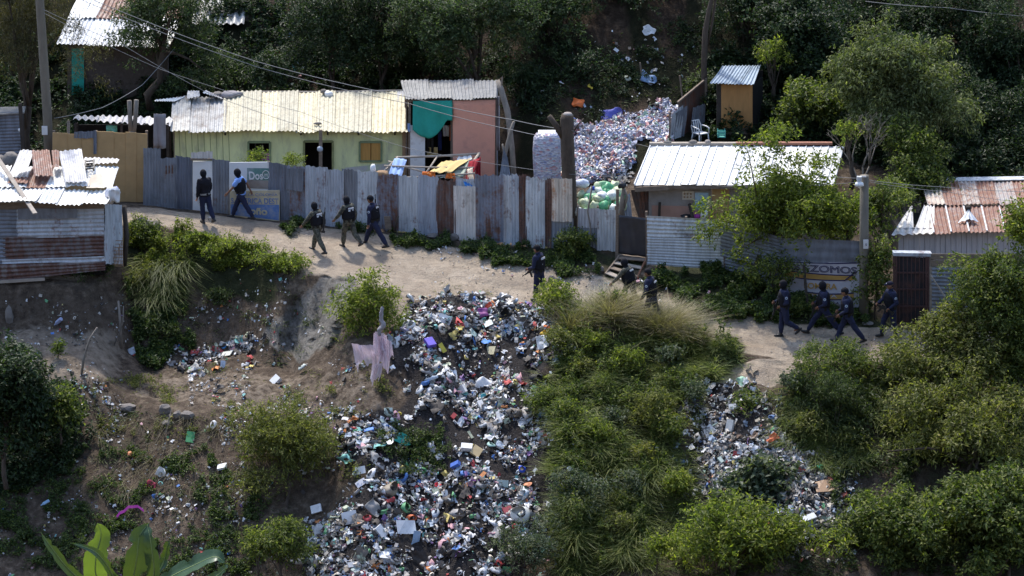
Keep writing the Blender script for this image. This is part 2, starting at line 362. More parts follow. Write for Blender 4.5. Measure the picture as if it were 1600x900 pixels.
SS = np.broadcast_to(sp[None, :], GY.shape); XX = np.broadcast_to(GX[:, None], GY.shape)
def poly(px, X=None, Y=None):      # inside test for a polygon in photo pixels (used to lay out the ground cover)
    X = XX if X is None else X; Y = GY if Y is None else Y
    ins = np.zeros(X.shape, bool); n = len(px)
    for i in range(n):
        x1, y1 = px[i]; x2, y2 = px[(i+1) % n]
        c = ((y1 > Y) != (y2 > Y)) & (X < (x2-x1)*(Y-y1)/((y2-y1) or 1e-9)+x1)
        ins ^= c
    return ins
RUB = {  # rubbish areas
 'c': [(650,478),(700,468),(790,478),(862,505),(882,545),(845,605),(822,650),(848,700),(835,735),(880,775),(868,815),(840,840),(790,920),(500,920),(505,840),(540,790),(590,760),(560,740),(520,690),(560,655),(640,650),(650,600),(610,570),(615,520)],
 'hole2': [(610,600),(650,590),(660,625),(640,660),(600,655),(560,640)], 'hole3': [(520,720),(575,730),(600,765),(560,800),(520,790)], 'hole4': [(700,570),(745,565),(750,590),(715,600)], 'hole5': [(655,770),(740,790),(760,850),(720,880),(690,820)],
 'hole': [(655,655),(720,650),(735,700),(690,735),(640,720),(600,740),(575,715),(620,700)],
 'r': [(1110,605),(1165,605),(1200,650),(1205,690),(1290,740),(1315,790),(1290,860),(1200,820),(1110,790),(1080,720),(1110,660)],
}
M_road = ((SS > 6.0) & (SS < 7.15)).astype(float)
M_rub = (poly(RUB['c']) | poly(RUB['r'])).astype(float)
def blur(m, n):
    for _ in range(n):
        m = m.copy(); m[1:-1] = (m[:-2]+2*m[1:-1]+m[2:])/4; m[:, 1:-1] = (m[:, :-2]+2*m[:, 1:-1]+m[:, 2:])/4
    return m
M_rubS = blur(M_rub, 12)
M_rock = blur(poly([(500,432),(560,430),(545,480),(530,540),(480,560),(430,545),(410,520),(455,480)]).astype(float), 3)
# lumps: rough on slopes, gentle on the road
wx, wy, wz = TV[..., 0], TV[..., 1], TV[..., 2]
amp = np.where((SS > 5.9) & (SS < 7.2), .035, np.where((SS >= 7.2) & (SS < 10), .05, .16)); amp = blur(amp, 4)
amp = np.where(np.abs(SS-4.5) < .6, amp*1.3, amp)
u_ = wx; v_ = wy-wz
TV[..., 2] += amp*1.25*fbm(u_*.7+9, v_*.7, 3, 6)+np.where(SS < 6, .05, .0)*np.abs(fbm(u_*2.6, v_*2.2, 8, 4))
TV[..., 2] += .25*M_rubS*(.8+fbm(u_*.9, v_*.9+5, 21, 3))
M_md = blur(poly([(850,530),(960,505),(1140,555),(1100,600),(1090,690),(1040,780),(980,880),(870,880),(850,770),(835,640)]).astype(float), 8)
TV[..., 2] += M_md*(.15+1.0*np.clip(fbm(u_*.55+3, v_*.55, 33, 3)+.1, 0, 1.2)+.35*np.abs(fbm(u_*1.6, v_*1.6, 35, 3)))
ridge = np.abs(fbm(u_*1.1, v_*1.1, 61, 5)); TV[..., 1] += M_rock*(ridge*.9-.35)
TV[..., 1] -= blur(((SS > 3.9) & (SS < 5.8)).astype(float), 4)*.28*fbm(u_*.9, v_*1.3, 77, 4)
TV[..., 2] += np.where((SS > 6.1) & (SS < 7.1), -.045*np.exp(-((SS-6.38)/.07)**2)-.045*np.exp(-((SS-6.75)/.07)**2), 0)   # wheel ruts
TN = np.zeros_like(TV)
du = np.gradient(TV, axis=0); dv = np.gradient(TV, axis=1); TN = np.cross(du, dv); TN /= np.linalg.norm(TN, axis=-1, keepdims=True)+1e-9
TN[TN[..., 2] < 0] *= -1
def ground(X, Y):
    """vectorised: photo pixel -> point on the ground and its normal"""
    X = np.atleast_1d(np.asarray(X, float)); Y = np.atleast_1d(np.asarray(Y, float))
    i = np.clip(np.searchsorted(GX, X)-1, 0, len(GX)-2); fi = (X-GX[i])/(GX[i+1]-GX[i])
    out = np.empty((len(X), 3)); nn = np.empty((len(X), 3))
    for j in range(len(X)):
        col = GY[i[j]]*(1-fi[j])+GY[i[j]+1]*fi[j]
        s = np.interp(-Y[j], -col, np.arange(len(col)))
        a = int(min(s, len(col)-2)); f = s-a
        for arr, o in ((TV, out), (TN, nn)):
            o[j] = (arr[i[j], a]*(1-f)+arr[i[j], a+1]*f)*(1-fi[j])+(arr[i[j]+1, a]*(1-f)+arr[i[j]+1, a+1]*f)*fi[j]
    return out, nn
def G(X, Y): return Vector(ground(X, Y)[0][0])
# outer rows: valley floor, opposite hillside under the camera, and the hill beyond
x0 = TV[:, :1].copy(); x1 = TV[:, -1:].copy()
def row(base, y, z):
    r = base.copy(); r[..., 1] = y; r[..., 2] = z+.02*np.abs(base[..., 0])*0; return r
low = np.concatenate([row(x0, -150, 58), row(x0, -100, 34), row(x0, -76, 19.5), row(x0, -60, 2), row(x0, -45, -12), row(x0, -30, -17.5)], 1)
hi = np.concatenate([row(x1, 45, 26), row(x1, 90, 48), row(x1, 250, 90)], 1)
ALLV = np.concatenate([low, TV, hi], 1); nX, nS = ALLV.shape[:2]
idx = np.arange(nX*nS).reshape(nX, nS)
Q = np.stack([idx[:-1, :-1], idx[1:, :-1], idx[1:, 1:], idx[:-1, 1:]], -1)
sfull = np.concatenate([[-6, -5, -4, -3, -2, -1], sp, [14, 15, 16]])
segid = np.zeros(Q.shape[:2], int)
sm = (sfull[:-1]+sfull[1:])/2
segid[:, (sm >= 6) & (sm < 7)] = 1; segid[:, (sm >= 7) & (sm < 10)] = 2; segid[:, sm >= 10] = 3
# masks as an attribute: R road, G green cover, B dark refuse soil and a darker left bank, A bare rock
pad = lambda m: np.concatenate([np.zeros((nX, 6)), m, np.zeros((nX, 3))], 1)
gn = fbm(u_*.8, v_*.8, 41, 4)
ledge = poly([(0,505),(190,505),(200,560),(180,600),(100,620),(0,640)])*1. + poly([(250,575),(600,590),(600,660),(400,660),(330,640),(180,620)])*.75 + poly([(600,430),(640,470),(600,500),(540,440)])*.6
ledge = blur(ledge, 5)
roadpale = np.clip(blur(M_road, 3)+poly([(1100,575),(1230,560),(1260,590),(1200,610),(1100,600)])*.8+ledge*.5+blur(poly([(620,465),(700,455),(640,520),(610,545)])*.6, 3), 0, 1)
green = np.clip((SS > 7.1)*.0+((SS > 7.1) & (SS < 8.2) & (XX > 600))*1.+((SS < 6.0) & (XX < 470) & (SS > 5.0) & (XX > 190))*1.+(SS > 10)*.75+((SS < 3))*.35+poly([(830,500),(1160,520),(1160,560),(1100,620),(1100,700),(850,920),(820,640)])*1., 0, 1)
green = np.clip(blur(green, 3)*(.7+.8*gn), 0, 1)
masks = [roadpale, green, np.clip(M_rubS*1.4+blur(((SS < 4.9) & (XX < 500) & (SS > 4.1)).astype(float), 4)*.35, 0, 1), M_rock]
mcol = np.stack([pad(m) for m in masks], -1).reshape(-1, 4)
def ground_mat():
    m, t, b = newmat('earth'); at = t.nodes.new('ShaderNodeAttribute'); at.attribute_name = 'cover'
    sep = t.nodes.new('ShaderNodeSeparateColor'); t.links.new(at.outputs['Color'], sep.inputs[0])
    v = coords(t, rand=False); n1 = noise_n(t, v, .55, 8, .65); n2 = noise_n(t, v, 3.5, 8, .7); n3 = noise_n(t, v, 18, 6, .7)
    soil = ramp(t, n2, [(.32, (.046, .034, .025)), (.5, (.095, .070, .051)), (.68, (.20, .155, .115))])
    soil = mixc(t, ramp(t, n3, [(.55, 0.), (.75, .5)]), soil, (.24, .21, .18))
    pale = ramp(t, n1, [(.3, (.32, .25, .185)), (.55, (.44, .36, .275)), (.75, (.54, .455, .365))])
    pale = mixc(t, ramp(t, n2, [(.45, 0.), (.72, .6)]), pale, (.22, .18, .14))
    pale = mixc(t, ramp(t, n3, [(.54, 0.), (.70, .6)]), pale, (.15, .12, .09))
    vs_ = coords(t, (.5, 2.6, 2.6), rand=False); n4 = noise_n(t, vs_, 2.2, 8, .75)
    pale = mixc(t, ramp(t, n4, [(.45, 0.), (.62, .45)]), pale, (.25, .21, .17)); pale = mixc(t, ramp(t, n4, [(.25, .5), (.4, 0.)]), pale, (.56, .50, .43))
    grn = ramp(t, n2, [(.3, (.018, .021, .010)), (.55, (.038, .042, .019)), (.75, (.075, .068, .038))])
    drk = ramp(t, n3, [(.35, (.016, .014, .014)), (.6, (.05, .044, .042)), (.75, (.16, .15, .15))])
    rock = ramp(t, noise_n(t, v, 4, 9, .75), [(.3, (.08, .07, .06)), (.5, (.19, .175, .155)), (.7, (.30, .28, .25))])
    def edge(o, lo=.35, hi=.65):
        a = t.nodes.new('ShaderNodeMath'); a.operation = 'ADD'; t.links.new(o, a.inputs[0])
        k2 = t.nodes.new('ShaderNodeMath'); k2.operation = 'MULTIPLY_ADD'; k2.inputs[1].default_value = .9; k2.inputs[2].default_value = -.45
        t.links.new(n2, k2.inputs[0]); t.links.new(k2.outputs[0], a.inputs[1]); return ramp(t, a.outputs[0], [(lo, 0.), (hi, 1.)])
    c = mixc(t, edge(sep.outputs[0], .3, .7), soil, pale)
    c = mixc(t, edge(sep.outputs[1]), c, grn)
    c = mixc(t, edge(sep.outputs[2]), c, drk)
    c = mixc(t, edge(at.outputs['Alpha']), c, rock)
    t.links.new(c, b.inputs['Base Color']); b.inputs['Roughness'].default_value = .95; b.inputs['Specular IOR Level'].default_value = .15
    hh = mixc(t, .45, n2, n3); bump(t, b, hh, .16, 1.); return m
MT['earth'] = ground_mat()
names = ['ravine_slope', 'dirt_road', 'yard_ground', 'hillside']
labs = ['steep eroded earth slope falling from the road into the ravine', 'pale rutted dirt road descending past the shacks', 'earth ground of the yards behind the tin fence', 'dark overgrown hillside rising behind the shacks']
MT['hill_earth'] = MT['earth'].copy(); MT['hill_earth'].name = 'shade_darkened_earth'  # earth multiplied darker, putting the hillside's shade into its colour
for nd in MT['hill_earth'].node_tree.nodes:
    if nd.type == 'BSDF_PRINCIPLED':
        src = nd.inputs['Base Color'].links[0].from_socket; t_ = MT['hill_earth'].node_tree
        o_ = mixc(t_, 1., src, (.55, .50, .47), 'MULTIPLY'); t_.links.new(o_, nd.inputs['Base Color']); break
def terrain_part(name, q, lab, kind='structure'):
    used = np.unique(q); re = np.full(nX*nS, -1); re[used] = np.arange(len(used))
    me = mesh_np(ALLV.reshape(-1, 3)[used], re[q], smooth=True)
    a = me.attributes.new('cover', 'FLOAT_COLOR', 'POINT'); a.data.foreach_set('color', mcol[used].astype(np.float32).ravel())
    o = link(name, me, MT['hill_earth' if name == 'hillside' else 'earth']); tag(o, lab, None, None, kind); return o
for k_, nm in enumerate(names): terrain_part(nm, Q[segid == k_].reshape(-1, 4), labs[k_])
# ================================================================ structures
def wall(name, X0, X1, Yt, Yb, y, mat, parent, t=.12, Yt2=None, Yb2=None, y2=None):
    y2 = y if y2 is None else y2; Yt2 = Yt if Yt2 is None else Yt2; Yb2 = Yb if Yb2 is None else Yb2
    A, B, C, D = P(X0, Yb, y), P(X1, Yb2, y2), P(X1, Yt2, y2), P(X0, Yt, y)
    return MB().slab(A, B, C, D, t).build(name, mat, parent)
def vsheet(name, X0, X1, Yt0, Yt1, Yb0, Yb1, y0, y1, mat, parent, **k):
    return sheet(name, P(X0, Yb0, y0), P(X1, Yb1, y1), P(X1, Yt1, y1), P(X0, Yt0, y0), mat, parent, **k)
def text(s, size, A, B, up, mat, parent, name='lettering', off=.02, bold=.0, line=0):
    """lettering whose baseline runs from A towards B"""
    cu = bpy.data.curves.new('t', 'FONT'); cu.body = s; cu.size = size; cu.extrude = .004; cu.offset = bold
    if line: cu.fill_mode = 'NONE'; cu.extrude = 0; cu.bevel_depth = line; cu.bevel_resolution = 0; cu.offset = 0
    o = bpy.data.objects.new('t', cu); COL.objects.link(o); dg = bpy.context.evaluated_depsgraph_get()
    me = bpy.data.meshes.new_from_object(o.evaluated_get(dg)); COL.objects.unlink(o); bpy.data.objects.remove(o)
    A = Vector(A); B = Vector(B); x = (B-A).normalized(); z = Vector(up); n = x.cross(z).normalized(); z = n.cross(x)
    w_ = max(v.co.x for v in me.vertices); k = (B-A).length/w_
    o0 = org_of(parent)
    for v in me.vertices: v.co = A+x*v.co.x*k+z*v.co.y+n*(v.co.z+off)-o0
    ob = link(name, me, mat, parent); ORG[ob.name] = o0; return ob
ZUP = Vector((0, 0, 1))

# ---- green house -------------------------------------------------------------
gh = thing('green_house', 'mint green house with a long cream corrugated roof behind the tin fence', 'house', P(450, 305, 8.7))
Wy, By = 8.7, 12.0
zb = P(450, 308, Wy).z; ze = P(450, 200, Wy).z; zr = P(450, 146, By).z-.08
xl, xr = P(273, 300, Wy).x, P(637, 300, Wy).x
holes = [(388, 422, 222, 252), (475, 520, 221, 300), (562, 596, 222, 252)]
mb = MB(); cur = 273
for (a, b, t_, u) in holes:
    mb.slab(P(cur, 310, Wy), P(a, 310, Wy), P(a, 198, Wy), P(cur, 198, Wy), .15)
    mb.slab(P(a, t_, Wy), P(b, t_, Wy), P(b, 198, Wy), P(a, 198, Wy), .15)
    if u < 290: mb.slab(P(a, 310, Wy), P(b, 310, Wy), P(b, u, Wy), P(a, u, Wy), .15)
    cur = b
mb.slab(P(cur, 310, Wy), P(637, 310, Wy), P(637, 198, Wy), P(cur, 198, Wy), .15)
wl = mb.build('wall', MT['mint'], gh)
mb = MB()
for sx, s in ((xr, 1), (xl, -1)):
    mb.add([(sx, Wy+.16, zb-.3), (sx, By, zb-.3), (sx, By, zr), (sx, Wy+.16, ze), (sx-s*.12, Wy+.16, zb-.3), (sx-s*.12, By, zb-.3), (sx-s*.12, By, zr), (sx-s*.12, Wy+.16, ze)],
           [(0,1,2,3),(7,6,5,4),(0,3,7,4),(1,5,6,2),(3,2,6,7)])
mb.box(((xl+xr)/2, By, (zb+zr)/2-.1), (xr-xl, .12, zr-zb), (0, 0, 0)); mb.build('side_wall', MT['plaster'], gh)
MB().box(((xl+xr)/2, Wy+1.4, (zb+ze)/2), (xr-xl-.5, .05, 2.6)).build('interior_shade_panel', MT['dark'], gh)  # near-black sheet painted in for the shade behind the openings
mb = MB()
for k_ in range(9):
    X = 282+k_*9.6; mb.box(P(X, 255, Wy-.004), (.018, .012, 2.45))
mb.build('board_joint', plain('joint_dark_green', (.27, .31, .17), .9, .1), gh)  # darker green lines along the board joints
MB().slab(P(512, 306, Wy-.02), P(636, 306, Wy-.02), P(636, 252, Wy-.02), P(540, 262, Wy-.02), .01).build('bare_plaster_patch', plain('bare_plaster', (.50, .48, .46), .9, .1, 3, dirt=(.50, .56, .36), dscale=1.6, dpos=(.45, .6)), gh)
for (a, b, t_, u), kind in zip(holes, ('w', 'd', 's')):
    fr = MB(); g_ = .05
    for (p_, q_) in (((a, t_), (b, t_)), ((a, t_), (a, u)), ((b, t_), (b, u))) + ((((a, u), (b, u)),) if kind != 'd' else ()):
        fr.bar(P(p_[0], p_[1], Wy-.03), P(q_[0], q_[1], Wy-.03), .07, .07)
    if kind == 'd': o = fr.build('door_frame', plain('olive_frame_paint', (.25, .26, .12), .8), gh)
    else:
        o = fr.build('window_frame', plain('frame_paint_'+kind, (.22, .27, .15), .8), gh)
    if kind == 'w':
        mw = MB()
        for X in (399, 410): mw.bar(P(X, t_, Wy+.04), P(X, u, Wy+.04), .03)
        mw.build('window_bars', MT['black'], o)
        MB().slab(P(a+20, u, Wy+.02), P(b-1, u, Wy+.02), P(b-1, u-13, Wy+.02), P(a+22, u-13, Wy+.02), .03).build('curtain', MT['purple'], o)
    if kind == 's':
        for (p_, q_) in ((563, 579), (580, 595)):
            fine(MB().slab(P(p_, u, Wy-.01), P(q_, u, Wy-.01), P(q_, t_+1, Wy-.01), P(p_, t_+1, Wy-.01), .05).build('shutter', MT['orange_wood'], o))
# roofs
edges = np.linspace(348, 636, 11)
for k_ in range(10):
    a, b = edges[k_]-1.5, edges[k_+1]+1.5; up = .03*(k_ % 2); sh_ = 5
    sheet('roof_sheet', P(a, 205+2*(k_*.1), 8.15)+ZUP*up, P(b, 205+2*(k_*.1), 8.15)+ZUP*up, P(b+2, 142, By)+ZUP*up, P(a+2, 144, By)+ZUP*up,
          MT['roof_cream'] if k_ != 9 else MT['roof_cream'], gh, seed=k_, period=.16, amp=.022, rag=.035)
for k_, (a, b) in enumerate(((266, 296), (294, 325), (322, 352))):
    sheet('roof_sheet', P(a, 205, 8.1)-ZUP*.02, P(b, 204, 8.1)-ZUP*.02, P(b+3, 150, By-.4), P(a+4, 153, By-.4), MT['roof_grey'], gh, seed=40+k_, period=.16, amp=.022, rag=.05, label='stained grey roof sheet at the left end')
sheet('roof_patch', P(619, 163, By-1.1)+ZUP*.08, P(634, 163, By-1.1)+ZUP*.08, P(634, 146, By-.2)+ZUP*.09, P(621, 146, By-.2)+ZUP*.09, MT['white_sheet'], gh, seed=3, period=.08)
MB().tube([P(349, 145, By), P(420, 143.5, By), P(500, 144, By), P(636, 141.5, By)], .045).build('ridge_pole', MT['wood_pale'], gh)
mb = MB()
for X in (352, 470, 512, 560, 617): mb.bar(P(X, 206, 8.2), P(X, 210, 8.7), .06, .06)
mb.build('rafter_end', MT['wood_dark'], gh)
# debris lying on the roofs
def lump(name, label, cat, X, Y, y, r, mat, rough=.3, group=None, sub=2, seed=None):
    o = MB().blob(P(X, Y, y), r, seed if seed is not None else int(X*7+Y), rough, sub).build(name, mat, None, smooth=True)
    return tag(o, label, cat, group)
sheet('loose_roof_sheet', P(241, 158, 10.9), P(272, 158, 10.9), P(290, 150, 11.6), P(245, 154, 11.6), MT['roof_white'], None, seed=5)
o = bpy.data.objects['loose_roof_sheet']; tag(o, 'pale bent roof sheet sticking out left of the stained grey roof', 'roof sheet')
o = sheet('loose_roof_sheet', P(292, 160, 11.0)+ZUP*.12, P(313, 157, 11.0)+ZUP*.15, P(312, 147, 11.7)+ZUP*.1, P(294, 148, 11.7)+ZUP*.1, MT['white_sheet'], None, seed=6, warp=.07); tag(o, 'crumpled white sheet metal piece on the stained grey roof', 'roof sheet')
o = sheet('loose_roof_sheet', P(316, 152, 11.2)+ZUP*.1, P(346, 163, 11.0)+ZUP*.12, P(351, 157, 11.6)+ZUP*.1, P(322, 147, 11.7)+ZUP*.1, MT['zinc'], None, seed=7, warp=.06); tag(o, 'narrow twisted zinc strip lying across the stained grey roof', 'roof sheet')
lump('rag_bundle', 'bundle of grey rags on the roof ridge where grey and cream roofs meet', 'rags', 361, 148, 11.6, (.42, .3, .16), MT['grey_cloth'], .5)
lump('rag_bundle', 'dark grey rag bundle on the left roof ridge beside the crumpled sheet', 'rags', 340, 148, 11.7, (.25, .25, .12), MT['stone'], .5)
lump('plastic_bag', 'white stuffed bag lying on the cream roof near its ridge', 'bag', 514, 147, 11.5, (.17, .15, .13), MT['white_clean'])
lump('stone', 'brown stone beside the white bag on the cream roof ridge', 'stone', 506, 143, 11.6, (.13, .12, .1), MT['stone'])
lump('bottle_lump', 'dark scorched can lying on the cream roof above the door', 'can', 496, 193, 8.7, (.15, .06, .05), MT['stone'], .5)

# ---- shack with hanging cloths ----------------------------------------------
ck = thing('cloth_front_shack', 'open shack with dark corrugated roof and cloths hung across its front', 'shack', P(706, 300, 8.6))
for k_, (a, b) in enumerate(((634, 671), (668, 706), (703, 742), (739, 776))):
    sheet('roof_sheet', P(a, 155, 8.0)+ZUP*.015*(k_ % 2), P(b, 155-(k_ == 3), 8.0)+ZUP*.015*(k_ % 2), P(b-2+(3 if k_==3 else 0), 124, 10.6), P(a-8, 126, 10.6), MT['roof_dark'], ck, seed=60+k_, period=.13, amp=.018)
for X, y, t_, u in ((640, 8.3, 153, 320), (706, 8.3, 153, 320), (774, 8.3, 153, 320), (634, 10.4, 128, 290), (774, 10.4, 128, 290)): MB().bar(P(X, u, y), P(X, t_, y), .09).build('post', MT['wood'], ck)
MB().bar(P(634, 157, 8.25), P(776, 157, 8.25), .08, .1).build('eave_beam', MT['wood'], ck)
MB().box((P(706, 200, 10.4).x, 10.5, P(706, 220, 10.4).z), (3.2, .08, 3.0)).build('back_wall', MT['dark'], ck)  # near-black colour stands in for the shade inside the shack
wall('side_wall', 774, 778, 158, 310, 8.4, MT['grey_cloth'], ck, .05, 128, 280, 10.4)
wall('side_wall', 636, 637.5, 158, 310, 8.4, MT['wood'], ck, .05, 140, 280, 10.4)
wall('door_panel', 641, 664, 196, 310, 8.22, MT['white'], ck, .04)
wall('brick_pier', 628.5, 640.5, 205, 310, 8.5, MT['brown'], ck, .2)
o = cloth('teal_cloth', P(645, 216, 8.05), P(707, 216, 8.05), P(707, 157, 8.05), P(645, 158, 8.05), MT['teal'], None, .05, 2, seed=2, curve=lambda u: np.clip(.52+.48*np.sin(np.pi*np.clip(u*1.05+.12, 0, 1))**.7, .2, 1))
tag(o, 'teal cloth sagging from the dark roof edge of the open shack', 'cloth')
o = cloth('pink_cloth', P(708, 285, 8.1), P(773, 285, 8.1), P(774, 156, 8.1), P(707, 157, 8.1), MT['pink'], None, .018, 1.2, seed=4)
tag(o, 'large flat salmon pink sheet hung under the dark shack roof', 'cloth')
def hang(label, X0, X1, Y0, Y1, y, mat, cat='garment', nm='hanging_garment', group=None, fold=.04, seed=1):
    o = cloth(nm, P(X0, Y1, y), P(X1, Y1, y), P(X1, Y0, y), P(X0, Y0, y), MT[mat], None, fold, 1.5, seed=seed+int(X0), nu=10, nv=8)
    return tag(o, label, cat, group)
hang('dark trousers hanging inside the shack beside the white door panel', 666, 678, 168, 238, 8.9, 'black')
hang('yellow garment low in the dark opening between teal and pink cloths', 667, 684, 230, 246, 8.9, 'yellow')
hang('pale shirt hanging in the dark opening left of the pink sheet', 692, 702, 196, 213, 9.0, 'white')
hang('orange towel hanging against the left edge of the pink sheet', 702.5, 705.5, 195, 220, 9.0, 'orange')
hang('small blue rag hanging at the right end of the cream roof', 637, 641, 193, 206, 8.1, 'blue')
hang('navy cloth strip in the opening of the cloth fronted shack', 684, 690, 205, 235, 9.1, 'navy')
hang('grey plastic sheet hung on the shack corner right of the pink cloth', 775, 781, 150, 235, 8.3, 'grey_cloth', 'plastic sheet', 'hanging_sheet')

# ---- upper left house --------------------------------------------------------
uh = thing('adobe_house', 'dark adobe house with white and rust roof sheets high on the left', 'house', P(170, 175, 16))
wall('wall', 105, 262, 66, 190, 16, MT['adobe'], uh, .3); wall('side_wall', 262, 264, 66, 190, 16, MT['adobe'], uh, .3, 30, 140, 20)
wall('door_curtain', 112, 131, 76, 148, 15.9, MT['teal'], uh, .03)
for k_, (a, b) in enumerate(((88, 112), (110, 135), (133, 158), (156, 182), (180, 205), (203, 232), (230, 265))):
    sheet('roof_sheet', P(a, 68+k_, 15.4), P(b, 69+k_, 15.4), P(b+20, 26, 17.9), P(a+20, 24, 17.9), MT['roof_white'], uh, seed=70+k_, period=.17, amp=.03, rag=.03)
    sheet('roof_sheet', P(a+17, 30, 17.6)+ZUP*.05, P(b+17, 31, 17.6)+ZUP*.05, P(b+45, -25, 20.6)+ZUP*.05, P(a+45, -25, 20.6)+ZUP*.05, MT['roof_white'] if k_ < 2 else MT['roof_rust'], uh, seed=80+k_, period=.17, amp=.03, label=None if k_ < 2 else 'rusty roof sheet')
u2 = thing('block_house', 'dark earth walled house with grey tile roof at the top edge', 'house', P(350, 100, 19))
wall('wall', 300, 396, 25, 110, 19, MT['adobe'], u2, .3); wall('side_wall', 396, 404, 25, 110, 19, MT['adobe'], u2, .3, -10, 80, 22)
for k_, (a, b) in enumerate(((300, 345), (342, 381))):
    sheet('roof_sheet', P(a, 38, 18.4), P(b, 38, 18.4), P(b+10, -25, 21), P(a+10, -25, 21), MT['roof_grey'], u2, seed=90+k_, period=.3, amp=.05)
# ---- lean-to behind the tan boards -------------------------------------------
lt = thing('lean_to', 'low lean-to with wavy fibre cement roof behind the tan boards', 'shelter', P(190, 300, 8))
for k_, (a, b) in enumerate(((114, 152), (150, 190), (187, 228), (225, 266))):
    sheet('roof_sheet', P(a, 186+k_*2.6, 7.9), P(b, 188.5+k_*2.6, 7.9), P(b+4, 181+k_*.8, 9.3), P(a+4, 180+k_*.8, 9.3), MT['white_sheet'], lt, seed=100+k_, period=.24, amp=.04)
for X, y in ((118, 8), (190, 8), (262, 8), (120, 9.2), (266, 9.2)): MB().bar(P(X, 300, y), P(X, 192, y), .08).build('post', MT['wood_dark'], lt)
MB().box((P(190, 200, 9.4).x, 9.6, P(190, 240, 9.4).z), (3.6, .06, 2.1)).build('back_wall', MT['dark'], lt)  # painted near-black for the shade under the lean-to roof
o = hang('grey canvas drape hanging at the right end of the lean-to', 240, 259, 178, 232, 7.3, 'grey_cloth', 'canvas', 'hanging_canvas')
hang('small blue cloth hanging under the lean-to roof', 166, 183, 196, 206, 8.2, 'aqua', 'cloth', 'hanging_cloth')
# tan boards
tw = thing('tan_board_fence', 'tall fence of tan painted boards left of the blue grey sheets', 'fence', P(157, 312, 6.5))
for k_, (a, b, t_, m_) in enumerate(((82, 107, 207, 'tan'), (106, 128, 209, 'tan'), (127, 151, 206, 'tan'), (149, 179, 205, 'tan'), (178, 197, 207, 'tan'), (196, 214, 206, 'tan'), (213, 231, 208, 'tan'))):
    fine(MB().slab(P(a, 316, 6.5-.02*(k_ % 2)), P(b-.6, 316, 6.5-.02*(k_ % 2)), P(b-.8, t_+1, 6.5-.02*(k_ % 2)), P(a, t_, 6.5-.02*(k_ % 2)), .03).build('board', MT[m_], tw), .01)
vsheet('fence_sheet', 116, 150, 206, 205, 216, 216, 6.46, 6.46, MT['zinc_dark'], tw, seed=1); vsheet('fence_sheet', 146, 151, 204, 204, 241, 241, 6.42, 6.42, MT['zinc_dark'], tw, seed=2)
for X in (84, 150, 229): MB().bar(P(X, 318, 6.62), P(X, 204, 6.62), .09).build('post', MT['wood'], tw)
# forked stump and posts
o = MB().tube([P(207, 312, 6.85), P(206, 240, 6.85), P(206, 205, 6.85)], [.13, .12, .12]).tube([P(205, 215, 6.85), P(203, 180, 6.85), P(202, 157, 6.85)], [.09, .08, .085]).tube([P(208, 215, 6.86), P(212, 180, 6.86), P(213, 156, 6.86)], [.09, .08, .085]).build('forked_post', MT['bark_pale'], None, True)
tag(o, 'cut forked tree trunk post rising above the tan boards', 'post')
o = MB().tube([P(106, 310, 7.0), P(106, 250, 7), P(107, 189, 7)], .055).build('wooden_post', MT['wood'], None, True); tag(o, 'thin wooden post behind the left part of tan boards', 'post')
# far left shack
fl = thing('tin_shack', 'small dark tin shack at the far left edge behind the pole', 'shack', P(10, 270, 9))
vsheet('wall_sheet', -30, 36, 178, 174, 272, 272, 8.2, 8.2, MT['zinc_dark'], fl, ridge='h', period=.12, seed=9)
wall('side_wall', 36, 38, 178, 272, 8.25, MT['wood_dark'], fl, .06, 172, 262, 10)
MB().slab(P(-30, 180, 8.1), P(38, 175, 8.1), P(40, 166, 10), P(-30, 168, 10), .05).build('roof', MT['roof_dark'], fl)
tag(MB().box(P(35, 217, 7.4), (.12, .12, 2.6)).build('gate_post', MT['wood_dark'], None), 'dark square gate post in front of the far left shack', 'post')
lump('white_ball', 'white round float hung on the far left shack wall', 'float', 31, 203, 8.05, .07, MT['white_clean'], .05)
# utility poles
up = thing('utility_pole', 'tall leaning wooden utility pole at the left with a small white plate', 'utility pole', P(77, 292, 7.4))
pb = P(78, 292, 7.4); MB().tube([pb, P(74, 180, 7.4), P(66, 60, 7.4), P(58, -60, 7.4), P(52, -150, 7.4)], [.17, .165, .155, .145, .14], 10).build('pole', MT['post'], up, True)
fine(MB().slab(P(65.5, 211, 7.2), P(74.5, 211, 7.2), P(74, 197, 7.2), P(65, 197, 7.2), .02).build('number_plate', MT['white'], up))
rp = thing('lamp_pole', 'grey wooden lamp pole standing beside the painted wall panel', 'lamp pole', P(1349, 503, -2.5))
MB().tube([P(1349.5, 505, -2.5), P(1350, 400, -2.5), P(1350.5, 274, -2.5)], [.16, .15, .145], 10).build('pole', MT['post'], rp, True)
fine(MB().slab(P(1349, 389, -2.72), P(1357, 389, -2.72), P(1357, 374.5, -2.72), P(1349, 374.5, -2.72), .02).build('number_plate', MT['white'], rp))
text('5', .11, P(1351.5, 384, -2.74), P(1354.5, 384, -2.74), ZUP, MT['ink'], rp, off=.004)
lh = MB(); c = P(1342.5, 279, -2.75); lh.box(c, (.14, .12, .13)); lh.box(P(1346, 276, -2.7), (.3, .04, .04)); lmp = lh.build('lamp_bracket', MT['zinc'], rp)
MB().tube([P(1342.5, 283, -2.75), P(1342.5, 286, -2.75), P(1342.5, 290, -2.75)], [.04, .13, .15], 12).build('lamp_shade', MT['white_clean'], rp, True)
MB().tube([P(1342.5, 290, -2.75), P(1342.5, 294, -2.75)], [.06, .03], 8).build('bulb', MT['white_clean'], rp, True)
